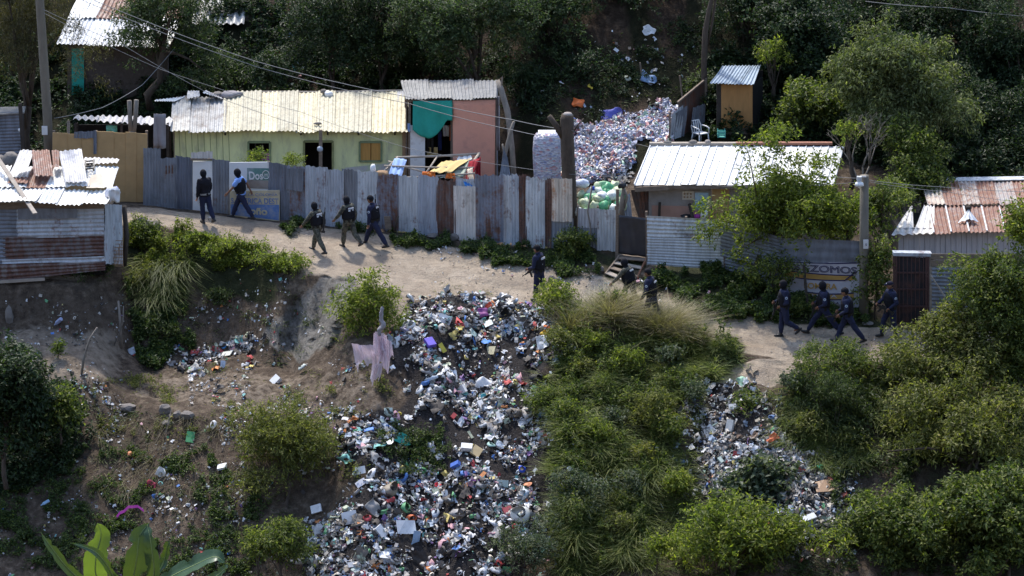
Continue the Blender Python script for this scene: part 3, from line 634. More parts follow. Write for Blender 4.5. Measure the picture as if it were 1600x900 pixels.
# house post with ball
dp = thing('yard_post', 'grey wooden post with a round metal lamp before the dark doorway', 'post', P(502, 300, 7.8))
MB().bar(P(501, 300, 7.8), P(501, 203, 7.8), .12, .1).build('post', MT['wood'], dp)
MB().blob(P(500, 233, 7.65), (.11, .08, .11), 3, .03).build('round_lamp', MT['zinc'], dp, True)

# ---- fence -------------------------------------------------------------------
FX = [225, 300, 400, 470, 620, 760, 900]; FB = [319, 329, 341, 350, 363.5, 378, 391]; FD = [6.05, 5.85, 5.5, 5.1, 4.1, 3.2, 2.3]
fd = lambda X: float(np.interp(X, FX, FD)); fb = lambda X: float(np.interp(X, FX, FB))
fa = thing('old_tin_fence', 'dark blue grey tin fence section with a white door and painted boards', 'fence', P(330, 333, 5.8))
for k_, (a, b, t0, t1, m_, lab) in enumerate(((224, 251, 231, 232, 'zinc_dark', None), (249, 277, 247, 246, 'zinc_dark', 'sheet with a square rust patch'), (274, 301, 243, 247, 'zinc_dark', None), (332, 360, 248, 251, 'zinc_dark', 'dark sheet right of the white door'), (419, 451, 253, 258, 'zinc_dark', None))):
    d = .03*(k_ % 2); vsheet('fence_sheet', a, b, t0, t1, fb(a)+1, fb(b)+1, fd(a)-d, fd(b)-d, MT[m_], fa, seed=200+k_, label=lab)
vsheet('rust_patch', 256, 272, 259, 259, 272, 272, fd(256)-.07, fd(272)-.07, MT['rust'], fa, seed=8)
dr = fine(wall('door', 301, 332, 252, fb(301)-1, 5.78, MT['white'], fa, .05, 252, fb(332)-1, 5.7)); wall('door_header', 298, 333, 248, 251, 5.7, MT['wood'], fa, .08)
vsheet('door_top_panel', 298, 332, 239, 236, 248, 248, 5.76, 5.7, MT['white_sheet'], fa, seed=4)
fine(wall('painted_board', 358, 421, 254, 298, 5.55, MT['white'], fa, .04, 253, 299, 5.42)); 
pb2 = fine(wall('painted_board', 359, 437, 298.6, fb(359)+1, 5.40, MT['signcream'], fa, .04, 297, fb(437)+1, 5.15))
def band(X0, X1, Y0, Y1, Y0b, Y1b, y0, y1, mat, parent=fa, name='painted_band', off=.012, t=.008):
    return MB().slab(P(X0, Y1, y0-off), P(X1, Y1b, y1-off), P(X1, Y0b, y1-off), P(X0, Y0, y0-off), t).build(name, mat, parent)
sy = lambda X: 5.55+(5.42-5.55)*(X-358)/63
band(386, 420.5, 262.5, 281, 263, 282, sy(386), sy(420), MT['signteal']); band(386, 419, 281.3, 294, 282.3, 295, sy(386), sy(420), MT['plaster'])
text('Dos', .40, P(389, 280, sy(389)), P(411, 280, sy(411)), ZUP, MT['white'], fa, off=.02, bold=.008)
ring = MB(); c = P(415.5, 273, sy(415)-.03); ring.tube([c+Vector((math.cos(a)*.12, 0, math.sin(a)*.15)) for a in np.linspace(0, 6.283, 17)], .014, 5); ring.build('round_mark', MT['white'], fa)
text('M', .17, P(413.2, 276, sy(415)), P(418, 276, sy(415)), ZUP, MT['white'], fa, off=.02)
s2 = lambda X: 5.40+(5.15-5.40)*(X-359)/78
band(360, 436, 319, fb(360)-1, 320, fb(437)-1.5, s2(360), s2(436), MT['signblue'])
text('DE LA COLONIA', .13, P(376, 306, s2(376)), P(434, 306, s2(434)), ZUP, MT['signblue'], fa, off=.012)
text('S AMERICA DEST', .28, P(361, 317.5, s2(361)), P(435.5, 318.5, s2(435)), ZUP, MT['signblue'], fa, off=.012, bold=.004)
text('o\u00f1o', .36, P(391, 334.5, s2(391)), P(418, 335.5, s2(418)), ZUP, MT['signcream'], fa, off=.02, bold=.012)
for X in (250, 299, 333, 420): MB().bar(P(X, fb(X)+3, fd(X)+.08), P(X, 252, fd(X)+.08), .08).build('post', MT['wood'], fa)
fm = thing('long_tin_fence', 'long patchwork tin fence with rusty and pale sheets along the road', 'fence', P(670, 370, 3.8))
SH = [(449, 479, 261, 263, 'zinc_rusty', 'half rusted sheet beside the painted boards'), (476, 512, 259, 262, 'zinc', None), (509, 537, 262, 264, 'zinc', None), (534, 562, 263, 268, 'zinc_dark', None), (559, 591, 268, 270, 'zinc', None), (588, 623, 273, 272, 'zinc_rusty', None), (620, 656, 272, 277, 'zinc', None), (653, 685, 276, 279, 'zinc', None),
      (682, 713, 283, 284, 'rust', 'dark rust streaked sheet'), (786, 802, 275, 275, 'zinc', None), (743, 788, 276, 274, 'zinc_rusty', 'wide sheet with rust running down'), (800, 811, 271, 272, 'zinc', None), (808, 823, 275, 275, 'rust', 'narrow rusty strip'), (821, 843, 276, 277, 'zinc', None), (835, 852, 277, 278, 'zinc', None), (847, 864, 279, 279, 'rust', 'brown rust strip near the tree stump'), (861, 896, 340, 342, 'zinc_dark', None)]
for k_, (a, b, t0, t1, m_, lab) in enumerate(SH):
    d = .025*(k_ % 3)+rng.uniform(0, .03); vsheet('fence_sheet', a+rng.uniform(-1, 1), b+rng.uniform(-1, 1), t0+rng.uniform(-2.5, 3), t1+rng.uniform(-2.5, 3), fb(a)+rng.uniform(-2, 3), fb(b)+rng.uniform(-2, 3), fd(a)-d, fd(b)-d, MT[m_], fm, seed=230+k_, label=lab, rag=.05)
vsheet('fence_sheet', 709, 743, 290, 291, fb(709)+3, fb(743)+2, fd(709)-.1, fd(743)-.12, MT['white_sheet'], fm, seed=5, label='pale pinkish white sheet leaning on the fence')
vsheet('fence_sheet', 712, 746, 278, 281, 294, 294, fd(712)-.03, fd(745)-.03, MT['zinc'], fm, seed=6)
vsheet('fence_sheet', 862, 894, 278, 279, 346, 347, fd(862)-.09, fd(894)-.09, metal('peeling_cream_sheet', (.62, .55, .48), rust=.42, rustcol=(.35, .15, .06), met=.05, stainamt=.1), fm, seed=7, label='cream sheet with peeling rust near the stump')
vsheet('fence_patch', 447, 474, 263, 263, 296, 300, fd(449)-.08, fd(474)-.08, MT['zinc_dark'], fm, seed=71)
for X in range(455, 890, 37): MB().bar(P(X, fb(X)+3, fd(X)+.1), P(X, 290, fd(X)+.1), .08).build('post', MT['wood'], fm)
tag(MB().bar(P(607, 358, 4.0), P(605, 338, 4.02), .22, .1).build('leaning_board', MT['wood'], None), 'short rotten board leaning on the long tin fence', 'board')
tag(MB().tube([P(622, 338, 3.95), P(619, 348, 3.95), P(617, 361, 3.95)], .035).build('stick', MT['bark'], None, True), 'bent dark stick beside the rotten board at the fence', 'stick')
fr_ = thing('short_tin_fence', 'short tin fence holding the bags between stump and tarpaulin gate', 'fence', P(932, 393, 2.0))
vsheet('fence_sheet', 903, 936, 326, 326, 355, 357, 2.2, 2.0, MT['white_sheet'], fr_, seed=11, label='whitewashed upper sheet')
vsheet('fence_sheet', 903, 936, 351, 352, 376, 391, 2.25, 2.05, MT['zinc_dark'], fr_, seed=12)
vsheet('fence_sheet', 933, 963, 326, 328, 391, 393, 1.98, 1.8, MT['zinc'], fr_, seed=13)
[MB().bar(P(X, 394, y), P(X, 322, y), .07).build('post', MT['wood'], fr_) for X, y in ((903, 2.32), (934, 2.15), (962, 1.92))]
tag(MB().tube([P(925, 290, 2.0), P(922, 310, 1.9), P(918, 330, 1.9), P(922, 350, 1.85), P(923, 365, 1.85), P(912, 377, 1.85)], .03, 6).build('branch', MT['bark_pale'], None, True), 'thin crooked branch leaning over the short tin fence', 'branch')

# ---- tarpaulin gate, steps ----------------------------------------------------
tg = thing('tarpaulin_gate', 'gate frame covered with black tarpaulin at the top of the steps', 'gate', P(987, 402, 1.5))
mb = MB(); mb.bar(P(963.5, 412, 1.45), P(965, 296, 1.45), .1); mb.bar(P(1010, 405, 1.4), P(1010, 330, 1.4), .07); mb.bar(P(964, 399, 1.4), P(1009, 404, 1.4), .12, .09); mb.build('frame', MT['wood'], tg)
cloth('tarpaulin', P(966, 396, 1.38), P(1009, 402, 1.34), P(1009, 341, 1.34), P(967, 336, 1.38), MT['tarp'], tg, .035, 1.2, seed=5)
o = MB().tube([P(972, 340, 1.9), P(971, 320, 1.9), P(974, 300, 1.9), P(975, 282, 1.9)], [.1, .09, .07, .03]).tube([P(974, 325, 1.9), P(980, 308, 1.9), P(976, 296, 1.85)], [.06, .05, .03]).build('driftwood_post', MT['bark_pale'], None, True); tag(o, 'twisted pale driftwood post above the tarpaulin gate', 'post')
lump('black_rag', 'black rag caught on top of the driftwood post', 'rag', 971, 290, 1.85, (.13, .12, .11), MT['black'], .5)
ws = thing('wooden_steps', 'rough wooden steps climbing from the road to the tarpaulin gate', 'steps', P(978, 440, .3))
SA, SB_, SC_, SD_ = P(968, 402, 1.25), P(946, 430, .35), P(1011, 404, 1.2), P(989, 450, -.25)
mb = MB(); mb.bar(SA, SB_, .05, .16); mb.build('stringer', MT['wood'], ws); mb = MB(); mb.bar(SC_, SD_, .05, .16); mb.build('stringer', plain('reddish_plank', (.21, .10, .06), .9), ws)
for k_ in range(4):
    f = .08+k_*.27; a = SA.lerp(SB_, f); b = SC_.lerp(SD_, f); fine(MB().bar(a+ZUP*.03, b+ZUP*.03, .26, .04).build('tread', MT['wood_pale' if k_ % 2 else 'wood'], ws))

# ---- white roofed house --------------------------------------------------------
wh = thing('white_roofed_house', 'low house with bright white ribbed metal roof behind the leafy tree', 'house', P(1150, 345, 3.7))
Wy2 = 3.7
def rooftop(u): return 1
MB().slab(P(1018, 350, Wy2), P(1112, 350, Wy2), P(1112, 288, Wy2), P(1018, 288, Wy2), .15).slab(P(1140, 350, Wy2), P(1292, 350, Wy2), P(1292, 288, Wy2), P(1140, 288, Wy2), .15).build('wall', MT['plaster'], wh)
MB().slab(P(1018.5, 350, Wy2-.02), P(1112, 350, Wy2-.02), P(1112, 323, Wy2-.02), P(1018.5, 321, Wy2-.02), .015).build('salmon_dado', MT['salmon'], wh)
wall('side_wall', 1292, 1300, 286, 350, Wy2, MT['plaster'], wh, .1, 245, 300, 6.3); wall('side_wall', 1018, 1020, 288, 350, Wy2, MT['plaster'], wh, .1, 250, 300, 6.3)
wall('door', 1113, 1139, 294, 350, Wy2+.05, MT['tan'], wh, .05)
wf = wall('window_frame', 1084, 1109, 299, 329, Wy2-.03, MT['wood_pale'], wh, .04); 
MB().slab(P(1086, 327, Wy2-.05), P(1107, 327, Wy2-.05), P(1107, 301, Wy2-.05), P(1086, 301, Wy2-.05), .01).build('pane', plain('pale_blue_pane', (.33, .48, .58), .2, .15, 3, dirt=(.1, .16, .2), dscale=3), wf)
wall('notice', 1066, 1084, 299, 312, Wy2-.03, MT['cream'], wh, .02)
mb = MB(); [mb.blob(P(1069.5+i*5, 303+j*5, Wy2-.05), (.035, .01, .035), i+j, .2, 1) for i in range(3) for j in range(2)]; mb.build('notice_dots', MT['brown'], wh)
EA, EB, EC, ED = P(991, 289, 3.2), P(1302, 290, 3.2), P(1318, 229, 6.4), P(1016, 228, 6.4)
def L4(u, v): return (EA.lerp(EB, u)).lerp(ED.lerp(EC, u), v)
nr = 13
for k_ in range(nr):
    a, b = k_/nr, (k_+1)/nr; up_ = ZUP*.012*(k_ % 2)
    sheet('roof_sheet', L4(a, 0)+up_, L4(b+.004, 0)+up_, L4(b+.004, 1)+up_, L4(a, 1)+up_, MT['roof_white'], wh, seed=300+k_, period=.5, amp=.007, warp=.006, rag=.012)
mb = MB()
for k_ in range(nr*2+1):
    u = k_/(nr*2); mb.bar(L4(u, -.005)+ZUP*.045, L4(u, 1)+ZUP*.025, .03, .03)
mb.build('roof_rib', MT['roof_white'], wh)
mb = MB(); mb.slab(EA-ZUP*.14+Vector((0, .05, 0)), EB-ZUP*.14+Vector((0, .05, 0)), EB-ZUP*.02+Vector((0, .05, 0)), EA-ZUP*.02+Vector((0, .05, 0)), .04); mb.build('fascia', MT['wood'], wh)
mb = MB(); mb.bar(P(1015, 226, 6.5)+ZUP*.03, P(1150, 226, 6.5)+ZUP*.03, .2, .1); mb.build('ridge_board', MT['wood_pale'], wh); mb = MB(); mb.bar(P(1150, 226, 6.5)+ZUP*.05, P(1300, 226, 6.5)+ZUP*.05, .22, .08); mb.build('ridge_board', plain('red_ridge_board', (.28, .13, .09), .8), wh)
for X, lab, r_ in ((1043, 'grey brick lying at the left of the white roof ridge', (.15, .1, .07)), (1083, 'wide brown stone on the white roof ridge', (.16, .12, .1)), (1106, 'pale round stone on the white roof ridge', (.12, .11, .1))):
    lump('stone', lab, 'stone', X, 222.5, 6.5, r_, MT['stone'] if X != 1106 else MT['plaster'], .2)
MB().bar(P(992, 296, 3.15), P(1045, 293, 3.12), .06, .16).build('fallen_fascia', MT['wood'], wh)
o = sheet('leaning_sheet', P(1001, 352, 3.6), P(1019, 352, 3.9), P(1018, 291, 3.9), P(985, 298, 3.7), MT['brown_sheet'], None, ridge='v', seed=9, period=.13, amp=.02); tag(o, 'brown corrugated sheet leaning beside the white roofed house', 'sheet metal')
o = sheet('leaning_sheet', P(975, 345, 2.6), P(990, 350, 2.7), P(984, 300, 3.1), P(972, 318, 3.0), MT['zinc_dark'], None, seed=10, period=.13, amp=.02); tag(o, 'bent grey corrugated piece just right of the driftwood post', 'sheet metal')
tag(MB().bar(P(1030, 340, 3.5), P(1031, 316, 3.5), .09, .05).build('stake', MT['wood_dark'], None), 'dark stake standing against the grey and salmon wall', 'stake')
tag(MB().bar(P(1083, 344, 3.2), P(1077, 318, 3.3), .12, .06).build('plank', MT['wood_dark'], None), 'dark slanted plank below the pale blue window', 'plank')
bk = MB(); c = P(1100, 341, 3.3); bk.tube([c, c+ZUP*.33], [.12, .15], 12); tag(bk.build('bucket', MT['white_clean'], None, True), 'white bucket standing under the pale blue window', 'bucket')
lump('laundry_pile', 'small pink bundle beside the white bucket', 'bundle', 1089, 338, 3.35, (.14, .1, .08), MT['purple'])
lump('laundry_pile', 'dark low bundle left of the slanted plank', 'bundle', 1072, 338, 3.35, (.2, .12, .08), MT['black'])
hang('white cloth hanging from the white roof eave inside the tree', 1167, 1176, 306, 324, 3.1, 'white', 'cloth', 'hanging_cloth')
# grey tin fence in front of it
gf = thing('grey_tin_fence', 'low grey fence of horizontally ribbed sheets below the white roofed house', 'fence', P(1072, 416, .5))
vsheet('fence_sheet', 1011, 1128, 337, 343, 374, 376, .72, .25, MT['zinc'], gf, ridge='h', period=.13, amp=.022, seed=1)
vsheet('fence_sheet', 1011, 1134, 371, 374, 414, 421, .70, .2, MT['zinc'], gf, ridge='h', period=.10, amp=.012, seed=2, label='paler lower sheet')
vsheet('fence_sheet', 1126, 1226, 346, 372, 400, 425, .2, -1.1, MT['zinc_dark'], gf, ridge='h', period=.12, amp=.018, seed=3)
vsheet('fence_sheet', 1133, 1226, 398, 420, 432, 462, .15, -1.15, MT['zinc_dark'], gf, ridge='h', period=.12, amp=.018, seed=4)
[MB().bar(P(X, 425, y), P(X, 338+max(0, X-1100)*.25, y), .07).build('post', MT['wood'], gf) for X, y in ((1011, .8), (1072, .55), (1132, .25), (1180, -.4), (1224, -1.0))]
# painted panel
pm = thing('painted_wall', 'white wall panel with ochre bands and hand painted letters', 'painted wall', P(1290, 490, -1.9))
pa, pb_ = (1224, -1.35), (1352, -2.15); py = lambda X: pa[1]+(pb_[1]-pa[1])*(X-1224)/128
vsheet('upper_sheet', 1224, 1352, 372, 377, 410, 413, py(1224), py(1352), MT['zinc_dark'], pm, ridge='h', period=.3, amp=.01, seed=6)
MB().slab(P(1224, 492, py(1224)), P(1352, 500, py(1352)), P(1352, 411, py(1352)), P(1224, 408, py(1224)), .06).build('panel', MT['muralwhite'], pm)
def stripe(X0, X1, Ya0, Ya1, Yb0, Yb1, mat, name='painted_band', off=.01):
    n = 8; mb = MB()
    for i in range(n):
        f0, f1 = i/n, (i+1)/n; g = lambda f, a, b: a+(b-a)*f+2.2*math.sin(math.pi*f)
        mb.slab(P(X0+(X1-X0)*f0, g(f0, Yb0, Yb1), py(X0+(X1-X0)*f0)-off), P(X0+(X1-X0)*f1, g(f1, Yb0, Yb1), py(X0+(X1-X0)*f1)-off), P(X0+(X1-X0)*f1, g(f1, Ya0, Ya1), py(X0+(X1-X0)*f1)-off), P(X0+(X1-X0)*f0, g(f0, Ya0, Ya1), py(X0+(X1-X0)*f0)-off), .006)
    return mb.build(name, mat, pm)
stripe(1225, 1351, 407.5, 409.5, 409, 411.5, MT['ink']); stripe(1225, 1334, 422.5, 431, 431, 438, MT['ochre']); stripe(1225, 1334, 421, 429.8, 422.8, 431.3, MT['ink'], off=.016); stripe(1225, 1320, 430.5, 437.5, 432, 439.2, MT['ink'], off=.016)
stripe(1262, 1334, 456, 457, 457.6, 458.8, MT['ink'], off=.016); stripe(1262, 1334, 458, 459, 465, 466, MT['ochre']); stripe(1262, 1334, 465, 466, 466.5, 467.5, MT['ink'], off=.016)
MB().bar(P(1319, 439, py(1319)-.03), P(1336, 425, py(1336)-.03), .04, .03).build('painted_line', MT['ink'], pm)
def outline_text(s, X0, X1, Y0, Y1, h, mat, wgt, line=0):
    return text(s, h, P(X0, Y0, py(X0)), P(X1, Y1, py(X1)), ZUP, mat, pm, off=.02, bold=wgt, line=line)
outline_text('LOS', 1229, 1250, 420, 421.5, .24, MT['ink'], .0, .007); outline_text('ZOMOS', 1266, 1339, 424, 427.5, .31, MT['ink'], 0, .008)
outline_text('SOMBRA', 1256, 1308, 450, 452, .27, MT['ochre'], .006); outline_text('MISTA', 1268, 1308, 464.5, 465, .15, MT['muralwhite'], 0); outline_text('NICARIAL', 1270, 1318, 478, 480, .26, MT['ink'], -.002)
tag(MB().tube([P(1264, 490, -2.25), P(1259, 450, -2.2), P(1256, 414, -2.15)], .045, 7).build('wooden_stake', MT['wood_dark'], None), 'dark wooden stake leaning in front of the painted wall panel', 'stake')
# gate and right house
ig = thing('iron_gate', 'red brown barred iron gate beside the lamp pole', 'gate', P(1425, 508, -2.85))
gy = -2.85
MB().slab(P(1400, 506, gy), P(1449, 506, gy-.03), P(1449, 403, gy-.03), P(1400, 401, gy), .03).build('panel', MT['gatepanel'], ig)
mb = MB(); 
for X in (1397, 1400.5, 1447, 1450.5): mb.bar(P(X, 508, gy-.05), P(X, 399, gy-.05), .06)
for Y in (400, 426, 452, 479, 505): mb.bar(P(1398, Y, gy-.06), P(1450, Y, gy-.06), .05)
mb.build('gate_frame', MT['gatebars'], ig)
[MB().bar(P(X, 505, gy-.09), P(X, 401, gy-.09), .022).build('bar', MT['gatebars'], ig) for X in np.linspace(1405, 1443, 7)]
MB().bar(P(1455, 512, gy), P(1455, 398, gy), .14, .12).build('gate_post', MT['wood_pale'], ig); MB().slab(P(1396, 400, gy-.1), P(1456, 401, gy-.1), P(1456, 396, gy-.1), P(1396, 395, gy-.1), .3).build('lintel', MT['zinc'], ig)
lf = thing('low_board_fence', 'low fence of grey boards over dark ribbed tin right of the gate', 'fence', P(1510, 505, -3))
for k_ in range(2): fine(MB().slab(P(1454, 406+k_*10, -2.95), P(1600, 406+k_*10, -3.1), P(1600, 397+k_*10, -3.1), P(1454, 396.5+k_*10, -2.95), .03).build('board', MT['wood'], lf), .01)
vsheet('fence_sheet', 1456, 1600, 416, 416, 489, 494, -2.93, -3.05, MT['zinc_dark'], lf, ridge='h', period=.13, amp=.02, seed=2)
tag(fine(MB().bar(P(1455, 431, -3.1), P(1484, 475, -3.15), .14, .04).build('diagonal_board', MT['wood_pale'], None)), 'pale diagonal board nailed across the low fence beside the gate', 'board')
for k_, (X, Y, lab) in enumerate(((1454, 498, 'left concrete block at the foot of the gate post'), (1469, 499, 'right concrete block under the ribbed tin'))):
    tag(fine(MB().box(P(X, Y, -3.15), (.28, .25, .34), (0, 0, .05*k_)).build('concrete_block', MT['plaster'], None), .015), lab, 'block')
rh = thing('rusty_roofed_house', 'plank walled house with rust streaked corrugated roof at the right edge', 'house', P(1500, 470, -.4))
mb = MB()
for k_, X in enumerate(np.arange(1404, 1640, 8.2)): mb.slab(P(X, 480, -.4-.02*(k_ % 2)), P(X+7.7, 480, -.4-.02*(k_ % 2)), P(X+7.7, 356, -.4-.02*(k_ % 2)), P(X, 356, -.4-.02*(k_ % 2)), .03)
mb.build('plank_wall', plain('whitewashed_planks', (.52, .49, .50), .85, .15, 3, str_=(4, 4, .5), dirt=(.2, .17, .15), dscale=2, dpos=(.62, .75)), rh)
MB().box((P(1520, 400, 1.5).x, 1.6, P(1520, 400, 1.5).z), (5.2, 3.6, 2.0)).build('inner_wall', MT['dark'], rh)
for k_, (a, b, m_) in enumerate(((1393, 1428, 'roof_white'), (1426, 1460, 'roof_white'))):
    sheet('roof_sheet', P(a, 367-k_, -.9), P(b, 366-k_, -.9), P(b-2+k_*2, 322, 1.4), P(a+30-k_*12, 322, 1.4), MT['white_sheet'], rh, seed=400+k_, period=.17, amp=.03)
xs = [1459, 1486, 1514, 1542, 1570, 1598, 1626]
for k_ in range(6):
    a, b = xs[k_], xs[k_+1]+1; s_ = 9
    sheet('roof_sheet', P(a, 366-k_*.8, -1.0)+ZUP*.02*(k_ % 2), P(b, 365.5-k_*.8, -1.0)+ZUP*.02*(k_ % 2), P(b-s_, 321, 1.5)+ZUP*.02*(k_ % 2), P(a-s_, 322, 1.5)+ZUP*.02*(k_ % 2), MT['roof_rust'], rh, seed=410+k_, period=.14, amp=.022, label='rusty lower roof sheet')
    sheet('roof_sheet', P(a-s_-1, 323, 1.4)+ZUP*.06, P(b-s_, 322, 1.4)+ZUP*.06, P(b-s_-10, 284, 3.8)+ZUP*.05, P(a-s_-10, 285, 3.8)+ZUP*.05, MT[('roof_halfrust', 'roof_rust', 'roof_halfrust', 'roof_rust', 'roof_halfrust', 'roof_rust')[k_]], rh, seed=420+k_, period=.14, amp=.022)
mb = MB(); [mb.bar(P(xs[k_], 365-k_*.8, -1.0)+ZUP*.05, P(xs[k_]-9, 323, 1.45)+ZUP*.05, .045, .03) for k_ in range(6)]; mb.build('sheet_edge', MT['roof_white'], rh)
MB().slab(P(1441, 288, 3.7)+ZUP*.1, P(1640, 284, 3.7)+ZUP*.1, P(1640, 279, 4.1)+ZUP*.1, P(1443, 282, 4.1)+ZUP*.1, .03).build('ridge_cap', MT['zinc'], rh)
mb = MB(); c = P(1513, 345, .3); mb.tube([P(1513, 348, .4), P(1513, 324, .4)], .09, 10); mb.tube([P(1513, 325, .4), P(1513, 321.5, .4)], [.13, .04], 10); ch = mb.build('chimney', MT['wood_dark'], rh, True)
sheet('vent_hood', P(1496, 352, -.2)+ZUP*.1, P(1513, 348, -.2)+ZUP*.14, P(1514, 339, .3)+ZUP*.26, P(1511, 339, .3)+ZUP*.26, MT['zinc'], rh, period=.12, seed=1); sheet('vent_hood', P(1513, 348, -.2)+ZUP*.14, P(1529, 351, -.2)+ZUP*.1, P(1514, 339, .3)+ZUP*.26, P(1512, 339, .3)+ZUP*.26, MT['zinc'], rh, period=.12, seed=2)

# ---- latrine -------------------------------------------------------------------
la = thing('latrine_hut', 'small plywood hut with blue grey corrugated roof on the dark hillside', 'hut', P(1150, 210, 10))
LY = 10.0; z0, z1 = P(1150, 211, LY).z, P(1150, 131, LY).z
fine(wall('plywood_front', 1127, 1176, 132, 209, LY, MT['ply'], la, .04)); wall('left_post', 1120, 1127, 131, 211, LY+.02, MT['wood_dark'], la, .08); wall('bottom_board', 1127, 1176, 200, 210, LY-.02, MT['wood'], la, .03)
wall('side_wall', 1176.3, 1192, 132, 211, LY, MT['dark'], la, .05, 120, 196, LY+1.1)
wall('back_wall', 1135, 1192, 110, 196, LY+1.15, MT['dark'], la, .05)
for k_ in range(3):
    a, b = 1109+k_*22.5, 1133+k_*22.5
    sheet('roof_sheet', P(a, 131, LY-.35), P(b, 131, LY-.35), P(b+(19 if k_ < 2 else 11), 102, LY+1.3), P(a+20, 103, LY+1.3), MT['roof_blue'], la, seed=500+k_, period=.12, amp=.02)
mb = MB(); c = P(1127, 214, 9.4)
mb.box(c+ZUP*.02, (.26, .26, .04)); [mb.box(c+Vector((sx*.13, sy*.13, .14)), (.03, .03, .28)) for sx in (-1, 1) for sy in (-1, 1)]; [mb.box(c+Vector((sx*.13, 0, z)), (.02, .24, .06)) for sx in (-1, 1) for z in (.1, .2)]; [mb.box(c+Vector((0, sx*.13, z)), (.24, .02, .06)) for sx in (-1, 1) for z in (.1, .2)]
tag(mb.build('plastic_crate', MT['aqua'], None), 'small green plastic crate at the foot of the plywood hut', 'crate')
# chair
chx = thing('plastic_chair', 'white plastic armchair beside the corrugated screen below the hut', 'chair', P(1095, 220, 9.0)); c = G(1094, 221); ORG[chx.name] = c.copy(); chx.location = c
Rz = Matrix.Rotation(R(35), 3, 'Z')
def CH(v): return c+Rz@Vector(v)
fine(MB().box(CH((0, 0, .42)), (.44, .42, .035), (0, 0, R(35))).build('seat', MT['white_clean'], chx))
mb = MB(); mb.tube([CH((-.21, .2, .42)), CH((-.22, .27, .65)), CH((-.16, .3, .84)), CH((.16, .3, .84)), CH((.22, .27, .65)), CH((.21, .2, .42))], .025); [mb.tube([CH((x, .22, .44)), CH((x, .29, .82))], .02) for x in (-.1, 0, .1)]; mb.build('backrest', MT['white_clean'], chx, True)
for sx in (-1, 1):
    MB().tube([CH((sx*.22, .25, .66)), CH((sx*.25, 0, .65)), CH((sx*.24, -.2, .62)), CH((sx*.22, -.22, .42))], .025).build('armrest', MT['white_clean'], chx, True)
    for sy in (-1, 1): MB().tube([CH((sx*.2, sy*.19, .42)), CH((sx*.24, sy*.24, 0))], .024).build('leg', MT['white_clean'], chx, True)
# corrugated screen climbing the hill
sc = thing('corrugated_screen', 'stepped screen of brown and grey sheets climbing to the tall pole', 'screen', P(1070, 220, 9.6))
vsheet('screen_sheet', 1048, 1066, 178, 163, 222, 220, 9.2, 9.6, MT['zinc'], sc, seed=1, warp=.05, period=.13)
vsheet('screen_sheet', 1060, 1100, 160, 127, 216, 200, 9.7, 11.6, MT['brown_sheet'], sc, seed=2, period=.13, label='brown sheet')
vsheet('screen_sheet', 1054, 1072, 176, 165, 222, 220, 9.3, 9.7, MT['zinc_dark'], sc, seed=3, warp=.08, period=.13)
vsheet('screen_sheet', 1082, 1102, 168, 162, 216, 205, 9.9, 10.6, MT['zinc_dark'], sc, seed=4, warp=.08, period=.13)
MB().bar(P(1059, 160, 9.65), P(1100, 126, 11.55), .07).bar(P(1046, 222, 9.1), P(1047, 176, 9.15), .06).bar(P(1103, 200, 11.7), P(1103, 122, 11.7), .08).build('rail', MT['wood'], sc)
tp = MB().tube([P(1101, 205, 11.8), P(1101, 150, 11.8), P(1100, 100, 11.8), P(1102, 50, 11.8), P(1108, 15, 11.8), P(1116, -15, 11.8), P(1122, -50, 11.8)], [.14, .13, .12, .11, .09, .08, .06], 8).tube([P(1106, 70, 11.85), P(1112, 40, 11.85), P(1118, 0, 11.85), P(1124, -40, 11.85)], [.03, .05, .05, .04], 6).build('dead_tree', MT['bark'], None, True)
tag(tp, 'tall curved leafless dead tree rising above the corrugated screen', 'tree')
for X, Y0, Y1, lab, y in ((1000, 98, 130, 'thin stake on the dark hillside left of the blue rag', 13.3), (1062, 118, 152, 'pale stake leaning just above the brown screen sheet', 11.8)):
    tag(MB().tube([P(X+4, Y1, y), P(X, Y0, y)], .035, 5).build('stake', MT['wood'], None), lab, 'stake')

# ---- stump, bottle sack, drying rack ----------------------------------------------
o = MB().tube([P(893, 392, 2.75), P(891, 330, 2.75), P(888, 260, 2.75), P(886, 210, 2.75), P(886, 186, 2.75), P(887, 179, 2.75)], [.3, .25, .235, .23, .24, .2], 12).tube([P(880, 215, 2.72), P(868, 195, 2.7), P(858, 181, 2.7)], [.11, .1, .085], 9).tube([P(890, 215, 2.8), P(903, 195, 2.9), P(912, 185, 3.0)], [.04, .03, .02], 6).build('cut_tree_trunk', MT['bark'], None, True)
tag(o, 'thick cut tree trunk with a stub branch at the fence end', 'tree trunk')
o = MB().tube([P(887, 180, 2.73), P(887, 176, 2.73)], [.19, .12], 12).build('trunk_cap', MT['plaster'], None, True); tag(o, 'pale lump of cement on top of the cut tree trunk', 'cap')
tag(MB().tube([P(780, 165, 7.6), P(785, 120, 7.9), P(777, 128, 8.1)], .03).build('stick', MT['wood'], None), 'short stick at the right corner of the dark shack roof', 'stick')
o = MB().tube([P(806, 320, 6.8), P(800, 230, 7.2), P(793, 175, 7.5), P(783, 140, 7.8), P(778, 126, 8)], [.1, .1, .11, .11, .09], 8).build('leaning_log', MT['bark_pale'], None, True); tag(o, 'leaning log propped against the dark roofed shack corner', 'log')
o = MB().tube([P(783, 300, 6.3), P(789, 240, 6.5), P(798, 205, 6.6), P(803, 190, 6.6)], [.09, .08, .07, .05], 8).tube([P(789, 245, 6.5), P(785, 225, 6.5)], [.05, .03]).build('leaning_branch', MT['bark_pale'], None, True); tag(o, 'grey leaning branch left of the sack of bottles', 'branch')
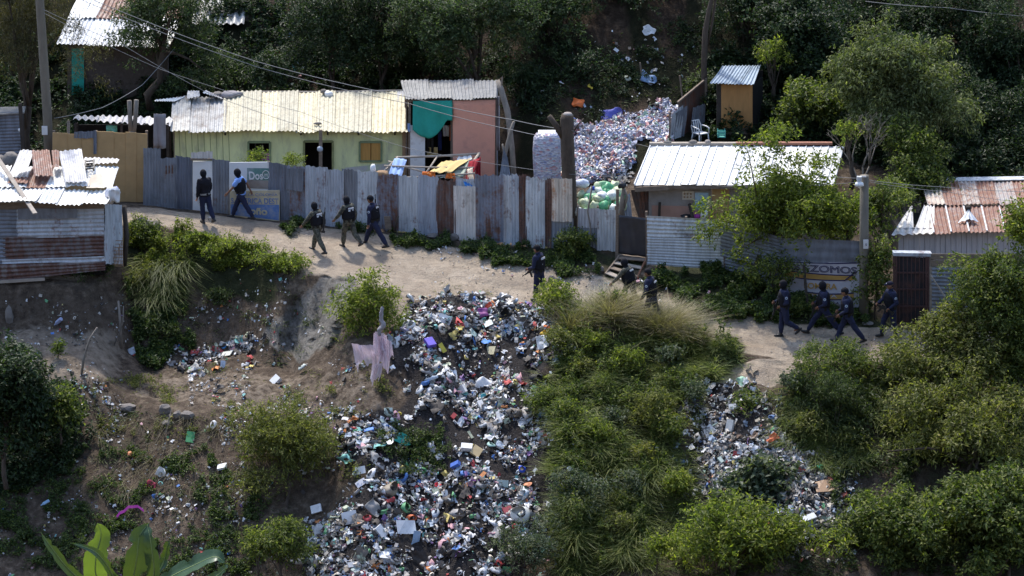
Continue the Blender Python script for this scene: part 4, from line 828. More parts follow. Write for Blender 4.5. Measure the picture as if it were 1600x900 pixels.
o = sheet('loose_sheet', P(777, 300, 5.6), P(802, 300, 5.6), P(793, 246, 6.1), P(787, 232, 6.1), MT['zinc_dark'], None, seed=3); tag(o, 'pointed grey sheet standing behind the fence beside the leaning branch', 'sheet metal')
dk = thing('drying_rack', 'rack of thin poles draped with clothes above the tin fence', 'drying rack', P(670, 318, 6.3))
mb = MB(); F, Bk = 5.6, 7.0
def pole(x0, y0, d0, x1, y1, d1, r=.035): mb.tube([P(x0, y0, d0), P((x0+x1)/2, (y0+y1)/2+1, (d0+d1)/2), P(x1, y1, d1)], r, 6)
pole(618, 246, Bk, 750, 240, Bk, .045); pole(600, 259, 6.2, 742, 262, 6.0); pole(588, 279, F, 742, 271, F); pole(589, 278, F, 622, 245, Bk); pole(722, 276, F, 749, 239, Bk, .05); pole(664, 272, F, 684, 243, Bk); pole(607, 252, 6.7, 660, 268, F+.2)
for X, Y, d in ((592, 277, F), (722, 274, F), (620, 246, Bk), (748, 241, Bk)): pole(X, Y, d, X+1, 335, d, .04)
mb.build('poles', MT['wood_pale'], dk, True)
def drape(label, pts, mat, seed, cat='garment', nm='draped_garment', fold=.03):
    (A, B, C, D) = [P(*p) for p in pts]; o = cloth(nm, A, B, C, D, MT[mat], None, fold, 2.5, seed=seed, nu=14, nv=10); return tag(o, label, cat)
drape('yellow blanket spread over the drying rack', [(668, 271, 5.55), (706, 268, 5.55), (738, 247, 6.6), (690, 253, 6.6)], 'yellow', 1, 'blanket', 'blanket')
drape('pale blue shirt on the left end of the drying rack', [(607, 274, 5.7), (627, 276, 5.7), (636, 249, 6.6), (616, 247, 6.6)], 'blue', 2)
drape('red garment at the right corner of the drying rack', [(727, 284, 5.5), (735, 284, 5.5), (750, 247, 6.3), (733, 252, 6.3)], 'red', 3)
drape('red garment with cream edge hanging from the rack corner', [(743, 276, 6.5), (751, 276, 6.5), (751, 245, 6.8), (742, 247, 6.8)], 'red', 4)
drape('sage striped cloth draped below the yellow blanket', [(684, 278, 5.5), (724, 277, 5.5), (733, 252, 6.4), (706, 262, 6.4)], 'sage', 5)
drape('orange cloth piece on the front pole of the rack', [(658, 276, 5.5), (680, 277, 5.5), (680, 268, 5.6), (660, 268, 5.6)], 'orange', 6)
drape('orange and cream cloth at the middle of the front pole', [(695, 279, 5.48), (712, 279, 5.48), (710, 271, 5.55), (698, 271, 5.55)], 'orange', 7)
drape('cream towel at the right of the drying rack', [(732, 286, 5.4), (741, 286, 5.4), (738, 262, 5.9), (730, 264, 5.9)], 'cream', 8)
drape('white cloth on the back pole above the yellow blanket', [(712, 253, 6.7), (738, 250, 6.7), (737, 243, 7.0), (716, 244, 7.0)], 'white', 9)
drape('blue plastic scrap on the fence top below the rack', [(727, 292, 3.3), (741, 293, 3.3), (733, 286, 3.4), (724, 283, 3.4)], 'sky', 10, 'plastic scrap', 'plastic_scrap')
lump('plastic_bottle', 'white plastic container behind the fence left of the rack', 'container', 583, 264, 5.6, (.11, .11, .2), MT['white_clean'], .15)
lump('rag_bundle', 'brown and white rag heap at the left foot of the drying rack', 'rags', 596, 272, 5.5, (.25, .2, .14), MT['brown'], .5)
o = MB().tube([P(855, 300, 6.5), P(855, 278, 6.5), P(855, 255, 6.5), P(855, 232, 6.5), P(855, 215, 6.5), P(855, 209, 6.5), P(855, 206, 6.5)], [.46, .48, .51, .52, .49, .42, .25], 20).build('bottle_sack', None, None, True)
m, t, b = newmat('clear_sack_of_bottles'); v = coords(t); vo = t.nodes.new('ShaderNodeTexVoronoi'); vo.inputs['Scale'].default_value = 9; mp = t.nodes.new('ShaderNodeMapping'); mp.inputs['Scale'].default_value = (1, 1, 1.8); t.links.new(v, mp.inputs[0]); t.links.new(mp.outputs[0], vo.inputs['Vector'])
sp_ = t.nodes.new('ShaderNodeSeparateColor'); t.links.new(vo.outputs['Color'], sp_.inputs[0])
c_ = ramp(t, sp_.outputs[0], [(0, (.42, .40, .48)), (.25, (.25, .25, .36)), (.42, (.55, .55, .60)), (.6, (.42, .16, .16)), (.68, (.32, .38, .42)), (.8, (.18, .22, .38)), (.88, (.55, .50, .50))], 'CONSTANT')
c_ = mixc(t, .35, c_, (.45, .44, .52)); t.links.new(c_, b.inputs['Base Color']); b.inputs['Roughness'].default_value = .35; bump(t, b, vo.outputs['Distance'], .05, .6); o.data.materials.append(m)
tag(o, 'tall clear sack packed with plastic bottles beside the cut trunk', 'sack')
tag(MB().slab(P(841, 209, 6.3), P(868, 209, 6.3), P(868, 203, 6.6), P(841, 203, 6.6), .05).build('sack_lid', MT['white'], None), 'pale board lying on top of the bottle sack', 'board')

# ---- shed at the left ---------------------------------------------------------------
sh = thing('tin_shed', 'rusty tin shed with loose patched roof below the road at the left', 'shed', P(80, 440, .45)); sY = .45
vsheet('wall_sheet', -70, 28, 326, 327, 374, 372, sY-.02, sY-.02, MT['zinc_dark'], sh, ridge='h', period=.14, amp=.022, seed=1)
vsheet('wall_sheet', 26, 163, 327, 324, 372, 370, sY, sY, MT['zinc'], sh, ridge='h', period=.14, amp=.022, seed=2)
vsheet('wall_sheet', 5, 163, 370, 368, 412, 402, sY+.03, sY+.03, MT['rust'], sh, ridge='h', period=.14, amp=.02, seed=3, label='dark rusted band of wall')
vsheet('wall_sheet', -70, 8, 370, 370, 415, 412, sY+.0, sY+.0, MT['zinc_dark'], sh, ridge='h', period=.14, amp=.02, seed=4)
vsheet('wall_sheet', 3, 163, 406, 400, 416, 411, sY-.02, sY-.02, MT['zinc'], sh, ridge='h', period=.14, amp=.02, seed=5)
vsheet('wall_sheet', -70, 165, 414, 408, 446, 422, sY-.05, sY-.05, MT['rust'], sh, ridge='h', period=.14, amp=.02, seed=6, label='brown red bottom band')
MB().slab(P(-70, 328, sY-.05), P(163, 326, sY-.05), P(163, 316, sY-.05), P(-70, 317, sY-.05), .04).build('eave_board', MT['wood'], sh); MB().slab(P(28, 343, sY-.07), P(120, 341, sY-.07), P(120, 326, sY-.07), P(28, 326, sY-.07), .02).build('grey_board', MT['zinc_dark'], sh)
MB().bar(P(-60, 444, sY-.08), P(70, 436, sY-.08), .06, .1).build('bottom_plank', MT['wood_pale'], sh)
vsheet('wall_sheet', 163, 191, 318, 320, 412, 414, sY, 1.5, MT['zinc'], sh, period=.2, seed=7, label='pale zinc side sheet'); 
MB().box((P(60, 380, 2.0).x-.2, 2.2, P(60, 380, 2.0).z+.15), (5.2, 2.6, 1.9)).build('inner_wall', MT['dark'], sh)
def rs(a0, b0, Y0, y0, a1, b1, Y1, y1, mat, lift=0, lab=None, seed=0, parent=sh, wp=.03, Y0b=None, Y1b=None, name='roof_sheet', per=.15):
    return sheet(name, P(a0, Y0, y0)+ZUP*lift, P(b0, Y0b or Y0, y0)+ZUP*lift, P(b1, Y1b or Y1, y1)+ZUP*lift, P(a1, Y1, y1)+ZUP*lift, MT[mat], parent, period=per, amp=.02, warp=wp, seed=seed, label=lab, rag=.04)
for k_, (a, b) in enumerate(((-72, -40), (-43, -8), (-11, 24), (21, 57), (54, 89))): rs(a, b, 316, -.1, a+14, b+14, 292, 1.2, 'roof_white', .0+.02*(k_ % 2), seed=600+k_)
for k_, (a, b) in enumerate(((86, 128), (125, 167))): rs(a, b, 320, -.2, a+10, b+12, 297, 1.1, 'roof_white', .02*(k_ % 2), seed=610+k_)
for k_, (a, b) in enumerate(((-60, -25), (-28, 8), (5, 41), (38, 74), (71, 107), (104, 140), (137, 175))): rs(a, b, 295, 1.05, a+14, b+11, 262, 3.0, 'roof_white' if k_ not in (3,) else 'roof_rust', .05+.02*(k_ % 2), seed=620+k_)
rs(128, 183, 262, 2.9, 132, 187, 252, 3.5, 'white_sheet', .1, seed=640, Y0b=259)
def loose(label, *a, **k): o = rs(*a, parent=None, name='loose_roof_sheet', **k); return tag(o, label, 'roof sheet')
loose('tilted pale sheet left of the rusty one on the shed roof', 14, 42, 283, 1.6, 33, 55, 245, 3.0, 'white_sheet', lift=.22, seed=1, wp=.05, Y0b=276)
loose('rusty sheet with pale edges lying on the shed roof', 54, 84, 288, 1.4, 50, 78, 248, 3.0, 'roof_rust', lift=.3, seed=2, Y1b=247)
loose('small rusty sheet tucked between rusty and pale sheets', 84, 93, 272, 2.1, 81, 93, 246, 3.1, 'roof_rust', lift=.25, seed=3)
loose('long pale sheet on top of the shed roof centre', 102, 137, 296, 1.1, 92, 128, 247, 3.1, 'white_sheet', lift=.27, seed=4, wp=.04, Y1b=244)
loose('rusty scrap peeking from under the tilted sheet at left', 12, 44, 294, 1.2, 22, 46, 284, 1.7, 'roof_rust', lift=.14, seed=5)
tag(fine(MB().bar(P(-3, 260, 2.6)+ZUP*.3, P(55, 334, -.7), .15, .05).build('plank', MT['wood_pale'], None)), 'long pale plank leaning diagonally down from the shed roof', 'plank')
tag(sheet('sacking', P(135, 298, .9)+ZUP*.18, P(163, 297, 1.0)+ZUP*.16, P(160, 280, 1.9)+ZUP*.15, P(143, 281, 1.9)+ZUP*.16, MT['cream'], None, period=.5, warp=.06, seed=2), 'flat tan sacking piece lying on the shed roof', 'sacking')
lump('cloth_bundle', 'white and blue cloth bundle at the right corner of the shed roof', 'bundle', 176, 300, .6, (.26, .25, .22), plain('white_blue_cloth', (.6, .6, .66), .9, .15, 3, dirt=(.1, .14, .42), dscale=2.5, dpos=(.55, .62)), .45)
o = hang('blue edged white cloth trailing over the shed roof corner', 170, 187, 296, 316, .25, 'white', 'cloth', 'hanging_cloth', fold=.06)
for X, Y, r_, lab in ((68, 247, (.16, .12, .1), 'grey stone on top of the rusty roof sheet'), (110, 243, (.14, .12, .12), 'pointed pale stone at the top of the shed roof'), (144, 257, (.14, .1, .09), 'small grey stone on the right of the shed roof')): lump('stone', lab, 'stone', X, Y, 3.2, r_, MT['stone'])
tr_ = thing('tyre_grid', 'dark burnt drawer frame lying on the right of the shed roof', 'frame', P(140, 270, 2.6)); mb = MB()
for i in range(4): mb.bar(P(134, 262+i*4, 2.9-i*.25)+ZUP*.22, P(147, 261+i*4, 2.9-i*.25)+ZUP*.22, .06, .04)
mb.bar(P(134, 260, 2.9)+ZUP*.2, P(134, 276, 2.1)+ZUP*.2, .06).bar(P(147, 259, 2.9)+ZUP*.2, P(147, 275, 2.1)+ZUP*.2, .06).build('slats', MT['black'], tr_)
tr_.name = 'burnt_frame'
lump('boulder', 'pale boulder behind the top left of the shed roof', 'boulder', 18, 250, 4.6, (.38, .3, .28), MT['stone']); lump('boulder', 'small brown boulder left of the pale one behind the shed', 'boulder', 2, 250, 4.7, (.2, .2, .18), MT['stone'])
tag(MB().tube([P(194, 416, 1.6), P(198, 370, 1.7), P(194, 322, 1.8)], .085, 7).build('wooden_post', MT['wood_dark'], None, True), 'dark leaning post at the right side of the tin shed', 'post')
nt_ = MB()
for i in range(7): nt_.tube([P(178+i*2.3, 372+abs(i-6)*5, 1.0-i*.03), P(177+i*2.5, 400, 1.0), P(180+i*2.1, 417, .9)], .012, 4)
for j in range(8): nt_.tube([P(176+max(0, 5-j), 376+j*5.3, .99), P(192, 376+j*5.3, .85)], .012, 4)
tag(nt_.build('wire_mesh', MT['brown'], None), 'rolled brown wire netting leaning at the shed side sheet', 'netting')

# ---- wires -----------------------------------------------------------------------
def wire(label, pts, r=.014):
    r *= .62
    p = [P(*q) for q in pts]; out = []
    for i in range(len(p)-1):
        L = (p[i+1]-p[i]).length
        for k_ in range(8):
            f = k_/8; q = p[i].lerp(p[i+1], f); q.z -= .012*L*4*f*(1-f); out.append(q)
    out.append(p[-1]); o = MB().tube(out, r, 5).build('power_line', MT['wire'], None, True); tag(o, label, 'wire')
wire('upper pale power line from the top left corner to the cut trunk', [(118, -12, 9), (400, 96, 7.5), (640, 152, 6), (800, 187, 4), (887, 203, 2.6)], .02)
wire('second power line just below the upper one crossing the cream roof', [(96, -14, 9), (400, 104, 7.4), (640, 162, 6), (800, 203, 4), (889, 219, 2.6)], .018)
wire('low power line from the utility pole over the grey roof to the yard post', [(66, 14, 7.3), (185, 66, 7.4), (330, 148, 7.6), (501, 206, 7.8)], .014)
wire('slack line sagging from the utility pole to the right part of the tin fence', [(68, 20, 7.3), (250, 108, 7.2), (470, 175, 6.2), (640, 232, 5), (890, 272, 2.6)], .012)
wire('line running from the cut trunk to the lamp pole behind the tree', [(889, 203, 2.6), (1000, 226, 2), (1180, 262, .5), (1348, 279, -2.5)], .012)
wire('lowest line from the cut trunk along the white roof eave', [(889, 272, 2.5), (980, 276, 2.4), (1150, 292, 1), (1348, 284, -2.5)], .01)
wire('upper line leaving the lamp pole to the right edge', [(1352, 281, -2.5), (1470, 292, -2.8), (1640, 300, -3.2)], .014)
wire('lower line leaving the lamp pole over the rusty roof', [(1352, 283, -2.5), (1480, 300, -2.8), (1640, 320, -3.2)], .012)
wire('single line crossing the dark trees at the top right corner', [(1352, 2, 14), (1480, 12, 13), (1640, 28, 12)], .02)
wire('short guy wire from the lean-to up to the leaning tree trunk', [(84, 185, 7.4), (160, 168, 9), (222, 133, 12), (272, 76, 14)], .02)
# ================================================================ vegetation
def norm(a): return a/(np.linalg.norm(a, axis=-1, keepdims=True)+1e-9)
def leaves_at(c, d, n_per, L, W, seed, droop=.3, spread=1.0, axis_len=2.5, flat=.5):
    """sprigs at points c heading d; every leaf is a pointed four-cornered blade"""
    r = np.random.default_rng(seed); n = len(c); N = n*n_per
    C = np.repeat(c, n_per, 0); D = np.repeat(norm(d), n_per, 0)
    s = L*r.uniform(.7, 1.25, (N, 1)); t = r.uniform(0, axis_len, (N, 1))*L
    C = C+D*t+r.normal(0, L*.25, (N, 3))
    v = r.normal(0, 1, (N, 3)); v = norm(v-D*(v*D).sum(-1, keepdims=True)*.6)
    ld = norm(D*.55+v*spread+np.array([0, 0, -droop])); up = norm(np.array([0, -.15, 1.])+r.normal(0, flat, (N, 3)))
    sd_ = norm(np.cross(ld, up)); nn = np.cross(sd_, ld)
    w_ = W*s/L
    v0 = C; v1 = C+ld*s*.42+sd_*w_*.5+nn*w_*.12; v2 = C+ld*s-nn*s*.10; v3 = C+ld*s*.42-sd_*w_*.5+nn*w_*.12
    return np.stack([v0, v1, v2, v3], 1).reshape(-1, 3)
def clumps_in(center, rad, n, cr, seed, shell=.45):
    r = np.random.default_rng(seed); d = norm(r.normal(0, 1, (n, 3))); d[:, 2] = np.where(d[:, 2] < -.5, -d[:, 2], d[:, 2])
    rr = (shell+(1-shell)*r.random((n, 1))**.6)*(1+.18*r.normal(0, 1, (n, 1)))
    ph = r.uniform(0, 6, 6); az = np.arctan2(d[:, 1], d[:, 0])
    lob = 1+.22*np.sin(2*az+ph[0])+.16*np.sin(3*az+4*d[:, 2]+ph[1])+.14*np.sin(7*d[:, 2]+2*az+ph[2])+.12*np.sin(5*d[:, 0]+ph[3])
    c = np.array(center)+d*rr*lob[:, None]*np.array(rad); R_ = cr*r.uniform(.4, 1.35, n)
    ns = max(2, n//6); e = norm(np.stack([r.normal(0, .7, ns), r.normal(0, .5, ns), np.abs(r.normal(.7, .4, ns))], -1)); sh_ = []     # shoots standing out of the crown
    for i in range(ns):
        for f in (.85, 1.0, 1.13, 1.25): sh_.append((*(np.array(center)+e[i]*f*np.array(rad)*r.uniform(.95, 1.1)), cr*(.62-.3*(f-.85)/.4)*r.uniform(.6, 1)))
    return np.concatenate([np.concatenate([c, R_[:, None]], 1), np.array(sh_)])
def crown_mesh(cl, dens, L, W, seed, n_per=7, droop=.3, spread=1., upb=.45, squash=.75, flat=.5, axis_len=2.5):
    r = np.random.default_rng(seed); cs = []; ds = []
    for x, y, z, R_ in cl:
        m = max(4, int(dens*R_*R_*r.uniform(.55, 1.35))); d = norm(r.normal(0, 1, (m, 3))); d[:, 2] = np.where((d[:, 2] < -.3) & (r.random(m) < .6), -d[:, 2], d[:, 2])
        rr = R_*(.55+.5*r.random((m, 1))**.7); cs.append(np.array([x, y, z])+d*rr*np.array([1, 1, squash])); ds.append(d*.7+np.array([0, 0, upb])+r.normal(0, .35, (m, 3)))
    V = leaves_at(np.concatenate(cs), np.concatenate(ds), n_per, L, W, seed+1, droop, spread, axis_len, flat)
    return V
LM = dict(
 dark=leafmat('dark_leaves', (.026, .048, .020), (.060, .092, .036), .3), mid=leafmat('mid_green_leaves', (.085, .12, .032), (.22, .24, .065), .45),
 olive=leafmat('olive_leaves', (.12, .135, .040), (.27, .265, .085), .45), light=leafmat('bright_leaves', (.13, .17, .038), (.30, .32, .065), .5),
 brown=leafmat('brown_green_needles', (.075, .070, .034), (.13, .11, .055), .3), grey=leafmat('grey_green_leaves', (.07, .10, .06), (.16, .18, .12), .35),
 grass=leafmat('long_grass', (.17, .21, .075), (.38, .40, .18), .45), dry=leafmat('dry_grass', (.15, .125, .065), (.27, .23, .13), .35), weed=leafmat('weeds', (.05, .075, .026), (.12, .15, .05), .35),
 tallgreen=leafmat('tall_green_grass', (.11, .15, .045), (.27, .29, .10), .45),
 weed2=leafmat('leafy_weeds', (.05, .085, .026), (.14, .18, .055), .4),
 bg=leafmat('far_tree_leaves', (.048, .076, .034), (.105, .145, .060), .35),
 spired=leafmat('spired_tree_leaves', (.11, .135, .055), (.24, .26, .13), .4),
 seed=leafmat('seed_grass_straw', (.24, .21, .13), (.44, .39, .26), .25),
 banana=None)
def quads_n(V): return np.arange(len(V)).reshape(-1, 4)
def trunk_mb(base, top, r0, clumps, seed, nb=7):
    rd = random.Random(seed); mb = MB(); base = Vector(base); top = Vector(top); n = 6; pts = []
    for i in range(n+1):
        f = i/n; p = base.lerp(top, f); p += Vector((rd.uniform(-1, 1), rd.uniform(-1, 1), 0))*r0*1.3*(1 if 0 < i else 0); pts.append(p)
    mb.tube(pts, [r0*(1-.6*i/n) for i in range(n+1)], 8)
    idx = list(range(len(clumps))); rd.shuffle(idx)
    for k_ in idx[:nb]:
        f = rd.uniform(.3, .95); i = min(n-1, int(f*n)); s = pts[i]; e = Vector(clumps[k_][:3]); m = s.lerp(e, .5)+Vector((0, 0, .12*(e-s).length)); m2 = s.lerp(e, .25)+Vector((0, 0, .1*(e-s).length))
        mb.tube([s, m2, m, e], [r0*.5, r0*.38, r0*.25, r0*.08], 6)
    return mb
def plant(name, label, cat, c, rad, n, cr, leaf, seed, dens=260, L=.13, W=.055, base=None, r0=.1, group=None, extra=None, nb=7, shell=.45, **k):
    """c: world centre of the crown, rad: its half sizes in metres"""
    c = Vector(c); base = Vector(base) if base is not None else Vector((c.x, c.y, c.z-rad[2]-.3))
    root = thing(name, label, cat, base, group)
    cl = clumps_in(c, rad, n, cr, seed, shell)
    if extra is not None: cl = np.concatenate([cl, np.array(extra)]) if n else np.array(extra)
    V = crown_mesh(cl, dens, L, W, seed, **k)
    me = mesh_np(V-np.array(base), quads_n(V)); link('crown' if cat == 'tree' else 'foliage', me, LM[leaf], root)
    trunk_mb(base-ZUP*.1, c+Vector((0, 0, rad[2]*.3)), r0, cl, seed, nb).build('trunk' if cat == 'tree' else 'stems', MT['bark'], root, True)
    return root
def pl(name, label, cat, X, Y, y, rx, ry, n, cr, leaf, seed, baseXY=None, base_y=None, deep=.8, **k):
    s = S(y, 0); c = P(X, Y, y); rad = (rx/s, rx/s*deep, ry/s)
    b = k.pop('base', None)
    if baseXY is not None: b = P(baseXY[0], baseXY[1], base_y if base_y is not None else y)
    return plant(name, label, cat, c, rad, n, cr, leaf, seed, base=b, **k)
def ex(pts, y, yj=.4, seed=0):     # hand placed clumps: (X, Y, radius in px)
    r = random.Random(seed); out = []
    for X, Y, q in pts:
        d = y+r.uniform(-yj, yj); p = P(X, Y, d); out.append((p.x, p.y, p.z, q/S(d)))
    return out
# -- behind
pl('feathery_tree', 'brownish feathery tree behind the utility pole at the top left', 'tree', 45, 75, 10.5, 82, 100, 34, .55, 'brown', 1, (40, 290), dens=330, L=.16, W=.025, r0=.16, droop=.7)
pl('leafy_tree', 'big green tree leaning in front of the adobe house', 'tree', 262, 62, 14.5, 74, 80, 42, .55, 'bg', 2, (235, 165), 14.5, r0=.18, extra=ex([(190, 62, 20), (205, 30, 22), (300, 130, 22), (345, 100, 24), (340, 128, 20), (270, 140, 16), (378, 118, 16)], 14.3))
pl('dark_tree', 'dark green tree right of the litter above the cream roof', 'tree', 520, 70, 15, 62, 75, 30, .6, 'dark', 3, (520, 170), dens=230)
pl('dark_tree', 'dark drooping tree between the two dark gaps above the shack roof', 'tree', 600, 60, 15.5, 70, 85, 34, .6, 'dark', 4, (600, 170), dens=230)
pl('broad_tree', 'broad tree with paler sunlit crown above the dark shack roof', 'tree', 725, 45, 13.5, 92, 62, 42, .6, 'bg', 5, (750, 190), r0=.2, dens=260, extra=ex([(650, 20, 28), (800, 70, 30), (815, 30, 34), (690, 90, 20), (740, 110, 20)], 13.3))
pl('broad_tree', 'second pale topped tree touching the top edge left of the bare hillside', 'tree', 855, 30, 15.5, 62, 62, 28, .6, 'bg', 6, (870, 160), dens=240)
pl('dark_tree', 'dark tree behind the shack and the pale crowned tree', 'tree', 690, 110, 16.5, 90, 60, 26, .65, 'dark', 7, (690, 190), dens=200)
pl('dark_tree', 'dark tree hanging over the top of the bare hillside', 'tree', 985, -12, 17.5, 90, 40, 24, .65, 'dark', 8, (990, 60), dens=200)
pl('dark_tree', 'dark tree standing between the tall bare trunk and the top edge', 'tree', 1165, 30, 15, 55, 60, 26, .6, 'dark', 9, (1170, 130), dens=220)
pl('dark_tree', 'dark broad tree behind the plywood hut', 'tree', 1255, 90, 13, 72, 85, 40, .6, 'dark', 10, (1250, 220), dens=230, L=.15, W=.08)
pl('dark_tree', 'dark tree at the top edge above the light spired tree', 'tree', 1370, 30, 16, 95, 55, 32, .65, 'dark', 11, (1370, 150), dens=210)
pl('dark_tree', 'large dark tree right of the light spired tree', 'tree', 1500, 60, 14, 90, 75, 40, .65, 'dark', 12, (1500, 220), dens=210)
pl('dark_tree', 'dark tree in the top right corner', 'tree', 1590, 110, 12.5, 60, 90, 32, .6, 'dark', 13, (1600, 280), dens=220)
pl('thicket', 'low dark thicket above the rusty roofed house', 'bushes', 1530, 205, 10.5, 110, 62, 46, .55, 'dark', 14, (1530, 285), dens=230)
pl('thicket', 'dark green thicket right of the plywood hut', 'bushes', 1262, 182, 9.5, 42, 36, 18, .42, 'mid', 15, (1240, 240), dens=240, L=.16, W=.09)
pl('thicket', 'shadowed shrubs between the spired tree and the rusty roof', 'bushes', 1460, 225, 9, 60, 45, 22, .5, 'dark', 16, (1450, 270), dens=230)
pl('shrub', 'small orange speckled shrub beside the roof of the plywood hut', 'shrub', 1208, 88, 11.5, 16, 20, 8, .3, 'light', 17, (1205, 180), dens=260)
pl('shrub', 'dark shrub at the upper left of the bare hillside', 'shrub', 890, 130, 13.5, 40, 40, 16, .42, 'dark', 18, (880, 180), dens=230)
for i, (X, Y, y, rx, ry, n, lf, lab) in enumerate((
 (425, 12, 22, 22, 24, 8, 'dark', 'dark shrub above the litter right of the block house'), (1100, 150, 12.6, 20, 26, 8, 'weed', 'dark shrub right behind the foot of the tall bare trunk'),
 (1420, 130, 11.5, 70, 70, 26, 'dark', 'dark thicket directly behind the spired tree'), (1530, 265, 8.4, 70, 26, 24, 'dark', 'black green shrubs touching the ridge of the rusty roof'),
 (1340, 215, 9.3, 45, 36, 18, 'dark', 'dark shrubs behind the leafless branches'), (1590, 250, 8.6, 34, 40, 16, 'dark', 'dark shrub at the right edge above the rusty roof'),
 (1210, 10, 16.5, 60, 40, 18, 'dark', 'dark tree at the top edge above the plywood hut'), (950, 45, 18, 50, 36, 14, 'dark', 'dark shrubbery at the top of the bare hillside'),
 (420, 118, 14, 22, 18, 8, 'dark', 'small dark shrub above the cream roof near the litter'), (1440, 300, 3.5, 26, 20, 12, 'mid', 'green shrub at the left end of the rusty roof'),
 (1480, 150, 12.5, 60, 60, 20, 'dark', 'dark leafy tree lower right of the spired tree'), (820, 150, 13.2, 32, 42, 12, 'dark', 'dark shrub behind the leaning log'))):
    pl('dark_shrub', lab, 'shrub', X, Y, y, rx, ry, n, .48, lf, 120+i, (X, Y+ry+14), dens=240, L=.14, W=.06, r0=.05)
# bright feature tree with spires
spires = []
for (x0, y0), (x1, y1) in (((1350, 150), (1346, 42)), ((1352, 150), (1386, 30)), ((1345, 160), (1318, 78)), ((1388, 120), (1384, 60)), ((1430, 110), (1480, 70))):
    for f in np.linspace(.25, 1, 10): spires.append((x0+(x1-x0)*f, y0+(y1-y0)*f, 11*(1.15-.6*f)))
pl('spired_tree', 'light olive tree with tall leafy spires above the white roof', 'tree', 1400, 168, 7, 84, 74, 90, .44, 'spired', 20, (1395, 300), dens=400, L=.17, W=.055, droop=.8, r0=.14, extra=ex(spires, 7, .25))
pl('leafy_tree', 'yellow green tree right behind the lamp pole', 'tree', 1415, 245, 4.5, 46, 36, 22, .33, 'mid', 21, (1405, 340), dens=330)
pl('leafy_tree', 'leafy tree filling the gap between lamp pole and rusty roofed house', 'tree', 1372, 340, 0, 34, 48, 20, .32, 'mid', 22, (1375, 470), -1.6, dens=330, r0=.07)
# bare branches
br = MB(); rd = random.Random(5)
def twig(p, d, L, r, depth):
    q = p+d*L; br.tube([p, p.lerp(q, .5)+Vector((rd.uniform(-.05, .05), 0, .03)), q], [r, r*.8, r*.55], 5)
    if depth:
        for _ in range(rd.choice((2, 3))): twig(q, (d+Vector((rd.uniform(-.8, .8), rd.uniform(-.5, .5), rd.uniform(-.1, .6)))).normalized(), L*rd.uniform(.55, .85), r*.6, depth-1)
bb = P(1345, 300, 4.2)
for d in ((-.35, 0, 1), (.3, .1, 1), (0, -.2, 1)): twig(bb, Vector(d).normalized(), .95, .05, 4)
tag(br.build('bare_tree', MT['bark_pale'], None, True), 'leafless branching little tree above the right end of the white roof', 'tree')
pl('shrub', 'small yellow leaved shrub under the leafless branches', 'shrub', 1328, 215, 4.0, 14, 16, 8, .16, 'light', 23, (1330, 290), dens=300, L=.12)
# tree in front of the white roofed house
pl('front_tree', 'leafy tree standing in front of the white roofed house', 'tree', 1228, 345, -.6, 78, 46, 40, .38, 'light', 24, (1166, 452), -.6, dens=300, r0=.12, nb=18, L=.14, W=.06, extra=ex([(1190, 330, 28), (1220, 360, 30), (1260, 330, 32), (1245, 300, 26), (1215, 300, 22), (1290, 320, 26), (1208, 215, 16), (1200, 232, 17), (1215, 252, 18), (1206, 275, 17), (1228, 215, 14), (1168, 232, 9), (1160, 245, 10), (1170, 268, 10), (1175, 290, 12), (1140, 318, 10), (1150, 300, 9), (1098, 365, 12), (1112, 372, 14), (1130, 360, 12), (1260, 262, 20), (1290, 265, 17), (1280, 300, 22), (1180, 320, 20), (1150, 405, 12), (1165, 385, 14), (1240, 395, 16), (1300, 350, 22), (1305, 375, 16), (1160, 420, 14)], -.7, .35))
pl('front_tree', 'bright leafy shrub tree at the left side of the lamp pole', 'tree', 1325, 350, -1.4, 28, 30, 16, .26, 'light', 25, (1320, 440), -1.6, dens=330, r0=.05)
# climbing plants and bushes along the right fence
pl('climber', 'climbing plant wrapped round the foot of the lamp pole', 'climber', 1368, 440, -2.5, 22, 52, 24, .22, 'mid', 26, (1368, 505), deep=.5, dens=420, L=.1, W=.06, r0=.03)
pl('bush', 'dark bush left of the painted wall panel', 'bush', 1205, 440, -1.6, 32, 38, 22, .25, 'mid', 27, (1205, 485), -1.9, dens=380, L=.1, W=.05, r0=.04)
pl('bush', 'low bush under the painted wall panel', 'bush', 1248, 488, -2.4, 22, 14, 14, .18, 'mid', 28, (1248, 505), dens=420, L=.09, W=.04, r0=.02)
pl('bush', 'bush growing at the fence end below the cut trunk', 'bush', 900, 392, 1.7, 30, 26, 20, .22, 'mid', 29, (900, 420), dens=420, L=.1, W=.045, r0=.03)
pl('bush', 'pale flowering bush on the yard side of the painted boards', 'bush', 402, 250, 6.3, 16, 9, 10, .14, 'light', 30, (402, 300), dens=420, L=.09, W=.04, r0=.02)
pl('bush', 'low leafy bush in the yard below the green house doorway', 'bush', 462, 257, 6.0, 20, 7, 12, .13, 'light', 31, (462, 300), dens=420, L=.09, W=.04, r0=.02)
